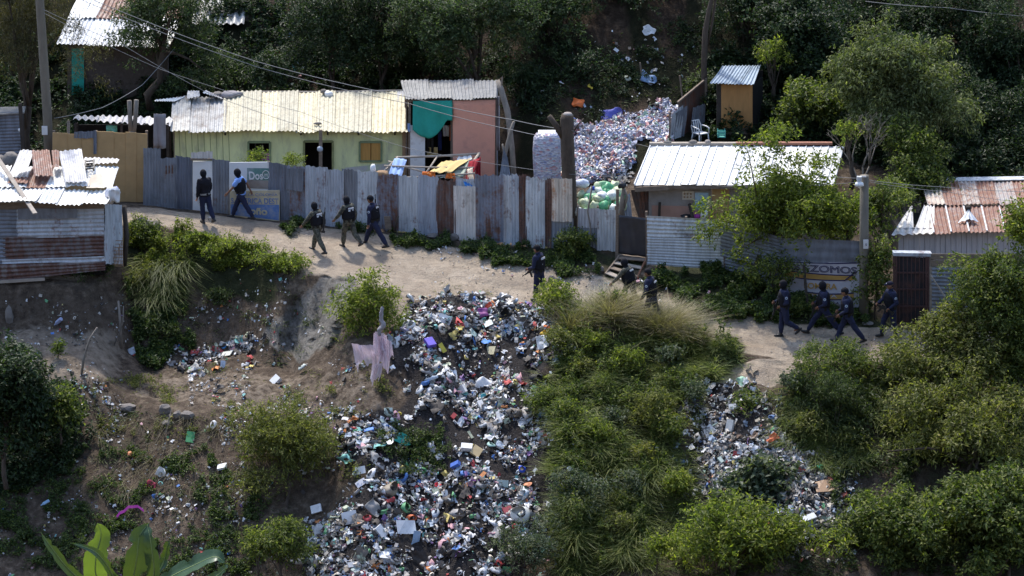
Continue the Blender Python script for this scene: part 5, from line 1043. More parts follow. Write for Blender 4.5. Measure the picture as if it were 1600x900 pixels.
# -- foreground
pl('sapling_bush', 'tall yellow green bush behind the purple netting', 'bush', 572, 500, -2.6, 38, 44, 30, .24, 'light', 40, (575, 560), -3.2, dens=360, L=.14, W=.045, r0=.04, extra=ex([(560, 440, 12), (575, 450, 12), (555, 470, 14), (610, 470, 14), (618, 490, 14), (540, 540, 10), (548, 500, 14)], -2.6))
pl('sapling_bush', 'bright yellow green bush at the road edge above the rubbish', 'bush', 866, 478, -2.2, 30, 26, 22, .22, 'light', 41, (868, 515), -2.7, dens=400, L=.13, W=.05, r0=.03)
pl('round_bush', 'big round bush left of the main rubbish slope', 'bush', 448, 712, -8.0, 72, 72, 60, .36, 'olive', 42, (450, 800), -9, dens=400, L=.12, W=.035, r0=.07)
pl('round_bush', 'smaller bush below the big round bush at the bottom edge', 'bush', 440, 865, -11.3, 42, 38, 26, .28, 'mid', 43, (440, 930), -12.2, dens=380, L=.12, W=.04, r0=.04)
pl('round_bush', 'narrow upright shoots left of the bottom bush', 'bush', 405, 868, -11.6, 12, 36, 10, .16, 'light', 44, (405, 920), -12.2, dens=380, L=.12, W=.04, r0=.03)
pl('dark_bush', 'large dark bush at the left edge of the slope', 'bush', 15, 650, -7.2, 68, 88, 60, .4, 'dark', 45, (10, 760), -8.2, dens=300, L=.15, W=.075, r0=.08)
pl('dark_bush', 'low dark leafy bush right of the large one on the left slope', 'bush', 95, 650, -6.8, 32, 26, 20, .28, 'mid', 46, (95, 690), -7.1, dens=300, L=.14, W=.07, r0=.04)
pl('shrub', 'small lone seedling on the earth ledge at the left', 'plant', 92, 552, -3.0, 6, 9, 6, .09, 'mid', 47, (92, 566), dens=600, L=.09, r0=.012)
pl('right_tree', 'large tree filling the right edge above the iron gate road', 'tree', 1566, 488, -6.5, 60, 80, 66, .40, 'mid', 50, (1560, 620), -7.5, dens=340, r0=.14)
pl('right_tree', 'tree with bright shoots at the far right beside the rusty roof', 'tree', 1607, 365, -5.5, 26, 56, 26, .3, 'light', 51, (1610, 520), -6, dens=340, r0=.08)
pl('right_tree', 'wide olive tree at the road edge right of the walking group', 'tree', 1482, 575, -7.0, 84, 60, 60, .36, 'olive', 52, (1470, 700), -9, dens=340, r0=.14)
pl('right_tree', 'bushy tree closing the road at the right edge', 'tree', 1590, 580, -6.9, 55, 60, 40, .38, 'mid', 59, (1590, 700), -8.4, dens=340, r0=.1)
pl('right_tree', 'deep olive tree in the middle of the right foreground', 'tree', 1510, 690, -9.2, 118, 76, 70, .42, 'olive', 53, (1500, 830), -11, dens=340, r0=.16, L=.15, W=.05)
pl('right_tree', 'bright topped tree in the bottom right corner', 'tree', 1560, 835, -12.5, 88, 85, 60, .42, 'mid', 54, (1560, 990), -14, dens=330, r0=.15, L=.14, W=.07)
pl('right_tree', 'glossy leaved tree at the bottom edge left of the corner tree', 'tree', 1400, 845, -12.2, 78, 62, 50, .38, 'mid', 55, (1400, 960), -13.5, dens=340, r0=.12, L=.13, W=.06)
pl('grassy_bush', 'shadowed bush below the end of the road', 'bush', 1297, 640, -7.3, 64, 46, 36, .32, 'weed', 56, (1300, 720), -8.5, dens=330, L=.15, W=.03, r0=.06)
pl('grassy_bush', 'leafy mound at the road edge below the walking group', 'bush', 1300, 575, -6.2, 78, 22, 34, .26, 'mid', 57, (1300, 615), -6.6, dens=360, L=.12, W=.04, r0=.04)
pl('pale_bush', 'pale yellow green bush at the bottom centre right', 'bush', 1150, 855, -12.0, 90, 48, 50, .33, 'light', 58, (1150, 930), -13, dens=360, L=.15, W=.055, r0=.07)
pl('pale_bush', 'narrow pale shoots left of the bottom pale bush', 'bush', 1025, 870, -12.0, 10, 24, 9, .14, 'light', 59, (1025, 910), dens=400, L=.14, W=.05, r0=.02)
pl('grassy_bush', 'grey green bush among the tall grass right of the rubbish', 'bush', 905, 795, -9.6, 40, 48, 30, .3, 'grey', 60, (905, 860), -10.4, dens=380, L=.09, W=.04, r0=.05)
pl('grassy_bush', 'fine leaved grey green bush at the bottom edge beside the rubbish', 'bush', 820, 860, -11.0, 45, 34, 26, .26, 'grey', 61, (820, 920), -11.8, dens=400, L=.09, W=.035, r0=.04)
pl('grassy_bush', 'broad leaved weeds among the right rubbish slope', 'bush', 1185, 770, -9.9, 45, 34, 22, .25, 'grey', 62, (1185, 810), -10.4, dens=260, L=.18, W=.13, r0=.03)
pl('grassy_bush', 'round weed clump at the top of the right rubbish slope', 'bush', 1172, 640, -6.9, 26, 18, 14, .2, 'mid', 63, (1172, 665), dens=380, L=.1, r0=.02)
pl('grassy_bush', 'dark weeds in the hollow of the main rubbish slope', 'bush', 628, 705, -6.9, 36, 24, 20, .2, 'weed', 64, (628, 735), dens=330, L=.1, W=.04, r0=.02)
pl('grassy_bush', 'small olive bush in the lower middle of the grass mound', 'bush', 1030, 655, -7.2, 44, 26, 22, .24, 'olive', 65, (1020, 710), -7.5, dens=330, L=.13, W=.035, r0=.05)
pl('grassy_bush', 'small bush between the grass mound and rubbish slope', 'bush', 870, 640, -6.0, 28, 22, 16, .22, 'mid', 66, (880, 680), -6.4, dens=340, L=.11, W=.035, r0=.04)
# bank under the road on the left: a row of separate low bushes
for i, (X, Y, y, rx, ry, lf, lab) in enumerate(((228, 372, 3.3, 20, 15, 'mid', 'leafy bush beside the dark post of the tin shed'), (285, 385, 2.6, 34, 13, 'light', 'bright bush at the road edge under the white door'), (345, 390, 2.2, 38, 12, 'light', 'bright bush at the road edge under the painted boards'), (400, 405, 1.5, 36, 11, 'light', 'bright bush below the half rusted fence sheet'), (452, 418, .9, 30, 8, 'light', 'low bright bush at the right end of the road edge growth'), (265, 420, 1.3, 30, 14, 'olive', 'olive bush hanging down the bank right of the shed'), (225, 440, .6, 22, 18, 'olive', 'shaded bush below the side of the shed'), (240, 520, -1.6, 28, 20, 'weed', 'dark bush at the foot of the bank below the shed'), (150, 430, .2, 30, 8, 'weed', 'low weeds at the foot of the tin shed'), (345, 470, -.8, 14, 10, 'weed', 'small green tuft on the dark littered bank'))):
    y = G(X, Y+ry*.7).y+.1
    pl('bank_bush', lab, 'bush', X, Y, y, rx, ry, 16, .18, lf, 70+i, (X, Y+ry+8), dens=360, L=.12, W=.04, r0=.03)

# small leafy weeds scattered through the grass mound, each a plant of its own
r_ = random.Random(3); spots = [(905,520),(960,545),(1005,560),(1045,585),(930,575),(875,575),(1075,560),(1110,575),(985,600),(910,610),(850,610),(960,690),(930,730),(1000,740),(1050,700),(985,790),(1055,780),(960,850),(880,700),(1240,620),(1340,600),(1260,690),(845,660),(1080,650),(1025,520),(990,500)]
wd_ = [('pale yellow', 'light', .1), ('fine leaved olive', 'olive', .09), ('mid green', 'mid', .11), ('dusty grey green', 'grey', .08)]
wh_ = ['at the top left of the grass mound', 'in the upper middle of the grass mound', 'under the seed grass near the road', 'on the right shoulder of the grass mound', 'left of centre in the grass mound', 'at the left rim of the grass mound beside the rubbish', 'at the road side tip of the grass mound', 'at the outermost right tip of the grass mound', 'in the centre of the grass mound', 'just left of the mound centre', 'at the left rim of the mound beside the slope centre', 'in the lower mound above the grey bush', 'right of the grey green bush', 'in the hollow between the two grass mounds', 'at the right rim of the lower mound', 'in the middle of the lower grass mound', 'on the right of the lower grass mound', 'at the bottom of the lower grass mound', 'on the bare patch edge left of the mound', 'at the left end of the long grass below the road', 'under the feet of the walking group', 'in the shadowed grass below the road end', 'at the lowest left rim of the mound', 'below the right rim of the grass mound', 'among the tallest seed grass', 'at the top of the mound below the hooded walker']
for i, (X, Y) in enumerate(spots):
    if i in (1, 2, 6, 7, 10, 24, 25): continue
    p = G(X, Y); nm_, lf, L_ = wd_[i % 4]; rr_ = r_.uniform(.16, .30)*(.6 if Y < 565 else 1)
    plant('weed_plant', '%s weed plant %s' % (nm_, wh_[i]), 'weed', p+ZUP*(.25+rr_*.5), (rr_*1.3, rr_*1.1, rr_), 12, .17, lf, 700+i, dens=420, L=L_+.02, W=.04, base=p, r0=.015, nb=4)
# -- grass: blades that arch over
def blades(X, Y, n_len, seed, wid=.018, lean=(.25, -.25), arch=.6, base_px=None, spread=.5, segs=3, off=None):
    r = np.random.default_rng(seed); p, nn = ground(X, Y); n = len(p)
    ox = oy = 0.
    if off is not None: ox, oy = off[0]*.10, -off[1]*.13
    L = (n_len[0]+(n_len[1]-n_len[0])*r.random(n)*np.clip(.6+.6*fbm(X*.03, Y*.04, seed+50, 3), .15, 1.3))[:, None]
    d = norm(np.stack([r.normal(lean[0], spread, n)+ox, r.normal(lean[1], spread, n)+oy, np.ones(n)*1.3], -1))
    h = norm(np.stack([d[:, 0], d[:, 1], np.zeros(n)], -1)); sd_ = norm(np.cross(d, np.array([0, 0, 1.])+r.normal(0, .3, (n, 3))))
    rows_ = []
    for k_ in range(segs+1):
        f = k_/segs; q = p-np.array([0, 0, .05])+d*L*f+h*L*arch*f*f-np.array([0, 0, 1])*L*arch*.75*f**2.2
        w_ = wid*(1-.85*f**1.5); rows_.append((q-sd_*w_, q+sd_*w_))
    V = np.stack([np.stack(a, 1) for a in rows_], 1).reshape(n, -1, 3)      # n, (segs+1)*2, 3
    m = (segs+1)*2; b = np.arange(n)[:, None]*m
    Q_ = np.concatenate([np.stack([b[:, 0]+2*k_, b[:, 0]+2*k_+1, b[:, 0]+2*k_+3, b[:, 0]+2*k_+2], -1) for k_ in range(segs)])
    return V.reshape(-1, 3), Q_
def scatter_px(pg, n, seed, clump=0):
    r = np.random.default_rng(seed); pg_ = np.array(pg, float); lo = pg_.min(0); hi = pg_.max(0); X = np.empty(0); Y = np.empty(0)
    cc = None
    if clump: cc = lo+(hi-lo)*r.random((clump, 2))
    OF = np.empty((0, 2))
    while len(X) < n:
        if cc is not None: dq = r.normal(0, 1, (n, 2))*np.array([9, 6])*.8; q = cc[r.integers(0, clump, n)]+dq
        else: q = lo+(hi-lo)*r.random((n, 2)); dq = q*0
        ok = poly(pg, q[:, 0], q[:, 1]); X = np.concatenate([X, q[ok, 0]]); Y = np.concatenate([Y, q[ok, 1]]); OF = np.concatenate([OF, dq[ok]])
    scatter_px.off = OF[:n].T; X = X[:n]; Y = Y[:n]
    return X+14*fbm(X*.035, Y*.035, 91, 4), Y+12*fbm(X*.035+20, Y*.035, 92, 4)
def grass(label, pg, n, ln, mat, seed, name='grass', clump=0, **k):
    X, Y = scatter_px(pg, n, seed, clump); V, Q_ = blades(X, Y, ln, seed, off=scatter_px.off, **k); o = link(name, mesh_np(V, Q_), LM[mat]); return tag(o, label, None, None, 'stuff')
MOUND = [(872,530),(885,495),(960,492),(1060,520),(1165,548),(1145,568),(1112,592),(1075,622),(1098,660),(1050,700),(1078,745),(1015,800),(990,900),(875,900),(862,840),(893,785),(850,735),(862,700),(832,650),(850,605),(885,560)]
grass('tall green grass covering the mound beside the rubbish', MOUND, 34000, (.25, .95), 'grass', 1, 'tall_grass', clump=300, lean=(.08, -.02), arch=.5, wid=.009, spread=.6)
grass('darker green grass between the pale tussocks', MOUND, 12000, (.25, .7), 'tallgreen', 21, 'tall_grass', clump=160, lean=(0, -.1), arch=.6, wid=.011, spread=.5)
grass('long straw coloured seed grass along the road edge', [(900,512),(960,508),(1040,518),(1110,536),(1040,540),(930,540),(890,540)], 6500, (.9, 1.75), 'seed', 2, 'seed_grass', clump=110, lean=(.42, .15), arch=.35, wid=.0065, spread=.3)
grass('tall grass of the lower mound and ravine bottom', [(900,740),(1090,690),(1090,900),(860,900)], 9000, (.25, .8), 'tallgreen', 3, 'tall_grass', clump=150, lean=(0, -.15), arch=.7, wid=.010, spread=.6)
grass('drooping reeds hanging down the bank beside the shed', [(195,400),(300,400),(260,470),(215,480)], 1300, (.5, 1.2), 'tallgreen', 4, 'reeds', clump=22, lean=(.2, -.6), arch=1.1, wid=.012)
grass('long grass at the lower edge of the road on the right', [(1210,640),(1230,590),(1330,580),(1390,570),(1390,700),(1300,740),(1215,700)], 9000, (.3, .8), 'tallgreen', 5, 'tall_grass', clump=90, lean=(-.1, -.3), arch=.7, wid=.011, spread=.6)
grass('short weeds on the bank between fence and road', [(440,345),(620,372),(760,385),(900,398),(960,410),(940,440),(860,418),(700,385),(560,366),(440,356)], 7000, (.08, .24), 'weed', 6, 'verge_weeds', clump=150, wid=.014)
grass('green weeds covering the bank below the grey fence', [(1010,425),(1135,425),(1220,465),(1400,508),(1390,515),(1210,505),(1080,490),(1000,465)], 8500, (.08, .28), 'weed', 7, 'verge_weeds', clump=150, wid=.018)
grass('sparse grass on the open ground at the foot of the bank', [(150,590),(330,575),(600,585),(620,650),(420,680),(150,700)], 4200, (.06, .2), 'olive', 8, 'sparse_grass', clump=110, wid=.012)
grass('dark weeds dotting the lower left slope', [(0,600),(330,650),(520,800),(500,900),(0,900)], 9500, (.06, .24), 'weed', 9, 'slope_weeds', clump=260, wid=.016)
grass('dry matted grass on the lower left slope', [(120,640),(390,640),(400,760),(150,780)], 1500, (.2, .6), 'dry', 10, 'dry_grass', clump=26, lean=(-.1, -.6), arch=1.1, wid=.005, spread=.9)
grass('undergrowth covering the dark hillside', [(560,130),(880,60),(1110,30),(1110,130),(1050,165),(960,185),(890,200),(800,190)], 4500, (.08, .25), 'weed', 11, 'undergrowth', clump=240, wid=.03)
grass('dark undergrowth on the right hillside', [(1110,100),(1600,100),(1600,290),(1310,240),(1190,220),(1110,215)], 8000, (.15, .5), 'dark', 12, 'undergrowth', clump=240, wid=.035)
grass('scrub on the hillside above the green house', [(150,190),(400,140),(640,140),(640,200),(400,200)], 3500, (.15, .45), 'dark', 13, 'undergrowth', clump=100, wid=.035)
grass('weeds on the dark littered bank below the road', [(190,430),(480,430),(540,560),(300,575),(200,560)], 2600, (.08, .3), 'weed', 14, 'bank_weeds', clump=70, wid=.016)
grass('fringe of grass at the tip of the mound by the road', [(1090,540),(1165,545),(1160,570),(1090,590)], 1800, (.15, .45), 'grass', 15, 'road_edge_grass', clump=40)
grass('thin grass tufts at the promontory and road lip', [(590,440),(660,440),(820,480),(860,500),(800,500),(660,465)], 900, (.08, .25), 'olive', 16, 'road_edge_grass', clump=30)
grass('weeds between the right rubbish and the bottom bushes', [(1090,780),(1290,820),(1330,900),(1080,900)], 3800, (.2, .6), 'weed', 17, 'tall_weeds', clump=60)
def cover(label, pg, n, L, W, mat, seed, name='ground_cover', thr=-.3, h=.12, n_per=6):
    X, Y = scatter_px(pg, int(n*1.7), seed); k_ = fbm(X*.035, Y*.05, seed+9, 3) > thr; X, Y = X[k_][:n], Y[k_][:n]; p, nn = ground(X, Y); r = np.random.default_rng(seed)
    hh = h*np.clip(.7+fbm(X*.05, Y*.07, seed+11, 3), .1, 2)[:, None]; V = leaves_at(p+np.array([0, 0, 1])*hh*r.random((len(p), 1)), nn*.6+np.array([0, 0, .7])+r.normal(0, .3, (len(p), 3)), n_per, L, W, seed+1, .1, 1.1, 1.5)
    return tag(link(name, mesh_np(V, quads_n(V)), LM[mat]), label, None, None, 'stuff')
cover('leafy ground cover on the bank below the grey fence', [(1022,420),(1135,424),(1225,462),(1400,506),(1395,514),(1210,508),(1080,496),(1030,472),(1018,440)], 9000, .10, .055, 'weed2', 31, h=.25)
cover('low leafy weeds along the foot of the long fence', [(430,342),(620,368),(760,382),(900,394),(925,402),(920,430),(870,425),(790,408),(700,388),(560,364),(430,350)], 6500, .08, .045, 'weed2', 32, h=.16)
cover('dense bright ground cover between the bushes at the left road edge', [(205,355),(250,358),(400,395),(480,420),(490,440),(420,432),(340,430),(260,450),(215,460)], 8000, .09, .04, 'light', 33, h=.26, thr=-.15)
cover('trailing green cover on the dark bank', [(200,450),(270,450),(300,540),(260,580),(200,560)], 4200, .11, .05, 'weed2', 34, h=.25)
cover('leafy undergrowth of the bare looking hillside', [(560,120),(880,50),(1110,20),(1110,130),(1050,165),(960,185),(890,200),(790,200)], 2600, .11, .05, 'dark', 35, h=.12, thr=.2)
cover('leafy undergrowth of the right hillside', [(1100,90),(1620,90),(1620,300),(1310,240),(1190,222),(1110,215)], 15000, .16, .08, 'dark', 36, h=.5, thr=-.5)
cover('dark undergrowth around the adobe house and above the cream roof', [(-20,100),(60,60),(400,0),(640,60),(640,200),(400,200),(60,300),(-20,300)], 15000, .15, .07, 'dark', 37, h=.4, thr=-.35)
cover('green patches on the lower left slope', [(60,720),(330,700),(420,800),(400,900),(0,900),(0,780)], 7000, .08, .04, 'weed2', 38, h=.1, thr=.05)
cover('low green patches on the flat ground', [(150,590),(330,578),(600,588),(620,640),(420,670),(150,690)], 2600, .07, .03, 'olive', 39, h=.08, thr=.15)
cover('leafy tangle at the foot of the large dark left bush', [(-20,600),(110,620),(140,700),(60,770),(-20,780)], 5000, .13, .07, 'dark', 40, h=.4, thr=-.8)
cover('leafy undergrowth of the grass mound', MOUND, 9000, .10, .045, 'mid', 41, h=.55, thr=.15)
cover('green cover at the foot of the right trees', [(1220,600),(1400,570),(1620,560),(1620,900),(1330,900),(1300,740),(1220,700)], 6000, .13, .055, 'weed', 42, h=.35, thr=-.1)
cover('creeping weeds on the dark rubbish hollow', [(590,690),(680,690),(700,740),(620,750)], 900, .08, .04, 'weed2', 43, h=.2, thr=-.3)
# -- banana plant in the lower left corner
m, t, b = newmat('banana_leaf'); v = coords(t); wv = t.nodes.new('ShaderNodeTexWave'); wv.inputs['Scale'].default_value = 9; wv.inputs['Distortion'].default_value = 2; t.links.new(v, wv.inputs['Vector'])
c_ = ramp(t, wv.outputs['Fac'], [(0, (.022, .062, .024)), (1, (.045, .095, .04))]); t.links.new(c_, b.inputs['Base Color']); b.inputs['Roughness'].default_value = .35
tr = t.nodes.new('ShaderNodeBsdfTranslucent'); tr.inputs[0].default_value = (.26, .40, .04, 1); mx = t.nodes.new('ShaderNodeMixShader'); mx.inputs[0].default_value = .35
t.links.new(b.outputs[0], mx.inputs[1]); t.links.new(tr.outputs[0], mx.inputs[2]); t.links.new(mx.outputs[0], t.nodes['Material Output'].inputs[0]); LM['banana'] = m
m = m.copy(); m.name = 'blue_green_banana_leaf'; LM['banana2'] = m
for nd in m.node_tree.nodes:
    if nd.type == 'MIX_SHADER': nd.inputs[0].default_value = .12
    if nd.type == 'BSDF_PRINCIPLED': nd.inputs['Roughness'].default_value = .42
def banana_leaf(root, pts, width, face, seed):
    """pts: rib points; blade of the given half width with torn wavy edges facing 'face'"""
    rd = np.random.default_rng(seed); p = [Vector(q) for q in pts]; n = 26; rib = []
    for i in range(n+1):
        f = i/n*(len(p)-1); k_ = min(int(f), len(p)-2); g = f-k_
        p0, p1, p2, p3 = p[max(k_-1, 0)], p[k_], p[k_+1], p[min(k_+2, len(p)-1)]
        rib.append(.5*((2*p1)+(p2-p0)*g+(2*p0-5*p1+4*p2-p3)*g*g+(3*p1-p0-3*p2+p3)*g**3))
    V = []; Q_ = []; face = Vector(face)
    for i in range(n+1):
        f = i/n; t_ = (rib[min(i+1, n)]-rib[max(i-1, 0)]).normalized(); s = t_.cross(face).normalized(); nrm = s.cross(t_)
        w_ = width*max(0.02, math.sin(math.pi*min(1, f*.93+.07))**.55)*(1 if f < .8 else max(.02, (1-f)/.2)**.6); j = rd.uniform(-.05, .05)
        for u in (-1, -.5, 0, .5, 1): V.append(rib[i]+s*w_*u*(1+j*abs(u))*(rd.choice([.45, .62, .8]) if abs(u) == 1 and rd.random() < .22 else 1)+nrm*(abs(u)*w_*.28+(.02*math.sin(i*1.7+u*3) if abs(u) > .9 else 0)))
    for i in range(n):
        for k_ in range(4): Q_.append((i*5+k_, i*5+k_+1, i*5+k_+6, i*5+k_+5))
    o0 = org_of(root); me = mesh_np(np.array([tuple(x-o0) for x in V]), Q_, smooth=True); o = link('leaf', me, LM['banana'] if seed == 0 else LM['banana2'], root)
    ORG[o.name] = o0; MB().tube(rib, [.025*(1-.8*i/n) for i in range(n+1)], 6).build('midrib', plain_rib, o, True)
plain_rib = plain('pale_leaf_rib', (.25, .32, .12), .5, .1)
by_ = -15.0
bp = thing('banana_plant', 'banana plant with broad torn leaves at the bottom left corner', 'banana plant', P(215, 1060, by_))
MB().tube([P(215, 1070, by_), P(213, 980, by_), P(212, 930, by_)], [.16, .13, .08], 10).build('stem', plain('banana_stem', (.14, .17, .06), .6), bp, True)
for k_, (pts, w_, fc) in enumerate((
    ([(190, 940, by_), (153, 905, by_), (150, 870, by_-.1), (158, 835, by_), (152, 817, by_)], .40, (.1, -1, .25)),
    ([(200, 950, by_), (208, 905, by_-.2), (214, 870, by_-.3), (218, 838, by_-.2), (233, 817, by_)], .40, (.3, -1, .5)),
    ([(222, 940, by_), (240, 900, by_-.4), (238, 865, by_-.5), (234, 838, by_-.4), (230, 820, by_-.2)], .26, (-.3, -1, .3)),
    ([(190, 950, by_), (150, 925, by_-.5), (108, 890, by_-.8), (80, 855, by_-.9), (64, 832, by_-.9)], .17, (.5, -1, .1)),
    ([(215, 945, by_), (262, 905, by_-.3), (300, 885, by_-.6), (335, 870, by_-.8), (352, 880, by_-.9)], .34, (-.2, -.6, 1)),
    ([(205, 935, by_), (180, 905, by_-.6), (165, 880, by_-.9), (145, 860, by_-1.1), (110, 848, by_-1.3)], .14, (.2, -.8, .6)),
    ([(215, 945, by_), (250, 890, by_+.4), (258, 870, by_+.5), (262, 852, by_+.4), (266, 845, by_+.3)], .16, (0, -.7, .7)),
    ([(225, 960, by_), (280, 930, by_-.9), (330, 905, by_-1.3), (350, 890, by_-1.5), (356, 880, by_-1.5)], .18, (-.5, -.7, .6)))):
    banana_leaf(bp, [P(*q) for q in pts], w_*.8, fc, k_)
# ================================================================ rubbish
def template(kind, r):
    if kind == 'crumple':
        n = 5; g = np.linspace(-.5, .5, n); x, y = np.meshgrid(g, g, indexing='ij'); z = r.normal(0, .13, (n, n)); a = r.uniform(.5, 1)
        V = np.stack([x+r.normal(0, .07, (n, n)), y*a+r.normal(0, .07, (n, n)), z+.12], -1).reshape(-1, 3); i = np.arange(n*n).reshape(n, n)
        Q_ = np.stack([i[:-1, :-1], i[1:, :-1], i[1:, 1:], i[:-1, 1:]], -1).reshape(-1, 4); return V, Q_
    if kind == 'card':
        V = np.array([[-.5, -.33, 0], [0, -.33, r.uniform(-.05, .12)], [.5, -.33, 0], [-.5, .33, .02], [0, .33, r.uniform(-.05, .12)], [.5, .33, .0]])+np.array([0, 0, .05]); return V, np.array([[0, 1, 4, 3], [1, 2, 5, 4]])
    if kind == 'box':
        sx, sy, sz = .5, r.uniform(.2, .45), r.uniform(.08, .25); V = np.array([[a*sx, b*sy, c*sz+sz*.5] for a in (-1, 1) for b in (-1, 1) for c in (-1, 1)]); return V, np.array([(0,1,3,2),(4,6,7,5),(0,4,5,1),(2,3,7,6),(0,2,6,4),(1,5,7,3)])
    if kind == 'bottle':
        V = []; prof = [(-.5, .02), (-.48, .16), (.15, .17), (.35, .06), (.5, .055)]
        for x, q in prof: V += [(x, math.cos(a)*q, math.sin(a)*q+.15) for a in np.arange(6)*math.pi/3]
        Q_ = [(i*6+k_, i*6+(k_+1) % 6, (i+1)*6+(k_+1) % 6, (i+1)*6+k_) for i in range(4) for k_ in range(6)]; return np.array(V), np.array(Q_)
    if kind == 'bag':
        bm = bmesh.new(); bmesh.ops.create_uvsphere(bm, u_segments=8, v_segments=5, radius=.5); bm.verts.ensure_lookup_table()
        V = np.array([tuple(v.co) for v in bm.verts]); Fq = [tuple(v.index for v in f.verts) for f in bm.faces]; bm.free(); Fq = [f if len(f) == 4 else (*f, f[2]) for f in Fq]
        V = V*(1+.32*r.normal(0, 1, (len(V), 1)))*np.array([1, .75, .4])+np.array([0, 0, .2]); return V, np.array([f for f in Fq if len(set(f)) == 4])
    if kind == 'strip':
        n = 7; x = np.linspace(-.5, .5, n); y = np.cumsum(r.normal(0, .08, n)); z = np.abs(np.cumsum(r.normal(0, .06, n)))+.05
        V = np.stack([np.stack([x, y-.05, z], -1), np.stack([x, y+.05, z+.03], -1)], 1).reshape(-1, 3); return V, np.array([(2*i, 2*i+1, 2*i+3, 2*i+2) for i in range(n-1)])
def litter_mesh(X, Y, size, kinds, seed, lift=.0, tilt=.45):
    r = np.random.default_rng(seed); p, nn = ground(X, Y); n = len(p); kl = [k_ for k_, w_ in kinds]; pr = np.array([w_ for k_, w_ in kinds]); pr = pr/pr.sum()
    T = {k_: [template(k_, r) for _ in range(10)] for k_ in kl}; ch = r.choice(len(kl), n, p=pr); va = r.integers(0, 10, n)
    up_ = norm(nn+r.normal(0, tilt, (n, 3))); a = norm(np.cross(up_, r.normal(0, 1, (n, 3)))); b_ = np.cross(up_, a); Vs = []; Qs = []; off = 0; sm_ = []
    for ki, k_ in enumerate(kl):
        for v_ in range(10):
            m = np.where((ch == ki) & (va == v_))[0]
            if not len(m): continue
            V, Q_ = T[k_][v_]; s = size[m][:, None, None]
            W = p[m][:, None]+nn[m][:, None]*(lift+r.random((len(m), 1, 1))*.08)+(a[m][:, None]*V[None, :, :1]+b_[m][:, None]*V[None, :, 1:2]+up_[m][:, None]*V[None, :, 2:])*s
            Vs.append(W.reshape(-1, 3)); Qs.append((Q_[None]+(np.arange(len(m))*len(V))[:, None, None]+off).reshape(-1, 4)); off += len(m)*len(V); sm_.append(np.full(len(m)*len(Q_), k_ in ('crumple', 'bag', 'bottle', 'strip')))
    me = mesh_np(np.concatenate(Vs), np.concatenate(Qs))
    if len(me.polygons) == sum(map(len, sm_)): me.polygons.foreach_set('use_smooth', np.concatenate(sm_))
    return me
def palette(name, cols, rough=.7, trans=0):
    m, t, b = newmat(name); geo = t.nodes.new('ShaderNodeNewGeometry'); tot = sum(w_ for w_, c in cols); pos = 0; st_ = []
    for w_, c in cols: st_.append((pos/tot, c)); pos += w_
    c_ = ramp(t, geo.outputs['Random Per Island'], st_, 'CONSTANT'); v = coords(t, rand=False); f = noise_n(t, v, 14, 4)
    c_ = mixc(t, ramp(t, f, [(.5, 0.), (.72, .7)]), c_, (.10, .085, .075)); t.links.new(c_, b.inputs['Base Color']); b.inputs['Roughness'].default_value = rough; b.inputs['Specular IOR Level'].default_value = .4
    return m
PW = [(9, (.70, .70, .70)), (10, (.54, .55, .57)), (6, (.62, .57, .50)), (5, (.48, .55, .64)), (7, (.025, .025, .03)), (8, (.10, .088, .078)), (6, (.20, .17, .14)), (3, (.40, .48, .44)), (6, (.32, .31, .31)), (2.0, (.08, .2, .5)), (1.6, (.14, .38, .18)),
      (2.0, (.18, .44, .42)), (1.6, (.48, .07, .07)), (2.0, (.60, .34, .38)), (1.9, (.62, .50, .16)), (1.0, (.62, .24, .08)), (1.0, (.26, .15, .36)), (7, (.80, .80, .81)), (5, (.40, .39, .39)), (12, (.05, .042, .038)), (3, (.44, .48, .36)), (4, (.5, .46, .42))]
PG = [(10, (.40, .38, .36)), (8, (.24, .22, .20)), (7, (.62, .61, .60)), (5, (.30, .27, .22)), (4, (.10, .09, .085)), (3, (.30, .36, .44)), (2, (.26, .36, .32)), (1, (.45, .12, .10)), (1, (.12, .2, .4)), (6, (.50, .47, .42)), (5, (.06, .055, .05)), (1, (.45, .3, .2))]
PB = [(10, (.56, .57, .64)), (10, (.68, .67, .70)), (6, (.45, .46, .56)), (5, (.62, .32, .30)), (3, (.64, .42, .28)), (4, (.26, .32, .58)), (4, (.76, .76, .78)), (4, (.38, .54, .42)), (4, (.58, .50, .52)), (1.3, (.46, .16, .16)), (5, (.34, .33, .38)), (3, (.2, .18, .18))]
MR = palette('road_scraps', [(5, (.36, .31, .26)), (3, (.22, .19, .16)), (2, (.5, .46, .42)), (1, (.65, .65, .65))], .9)
MW, MG, MBt = palette('mixed_refuse', PW), palette('greyed_refuse', PG, .8), palette('crushed_plastic_bottles', PB, .3)
ALLK = [('crumple', 7), ('card', 2), ('box', 1.2), ('bottle', .8), ('bag', 1.6), ('strip', 2.6)]
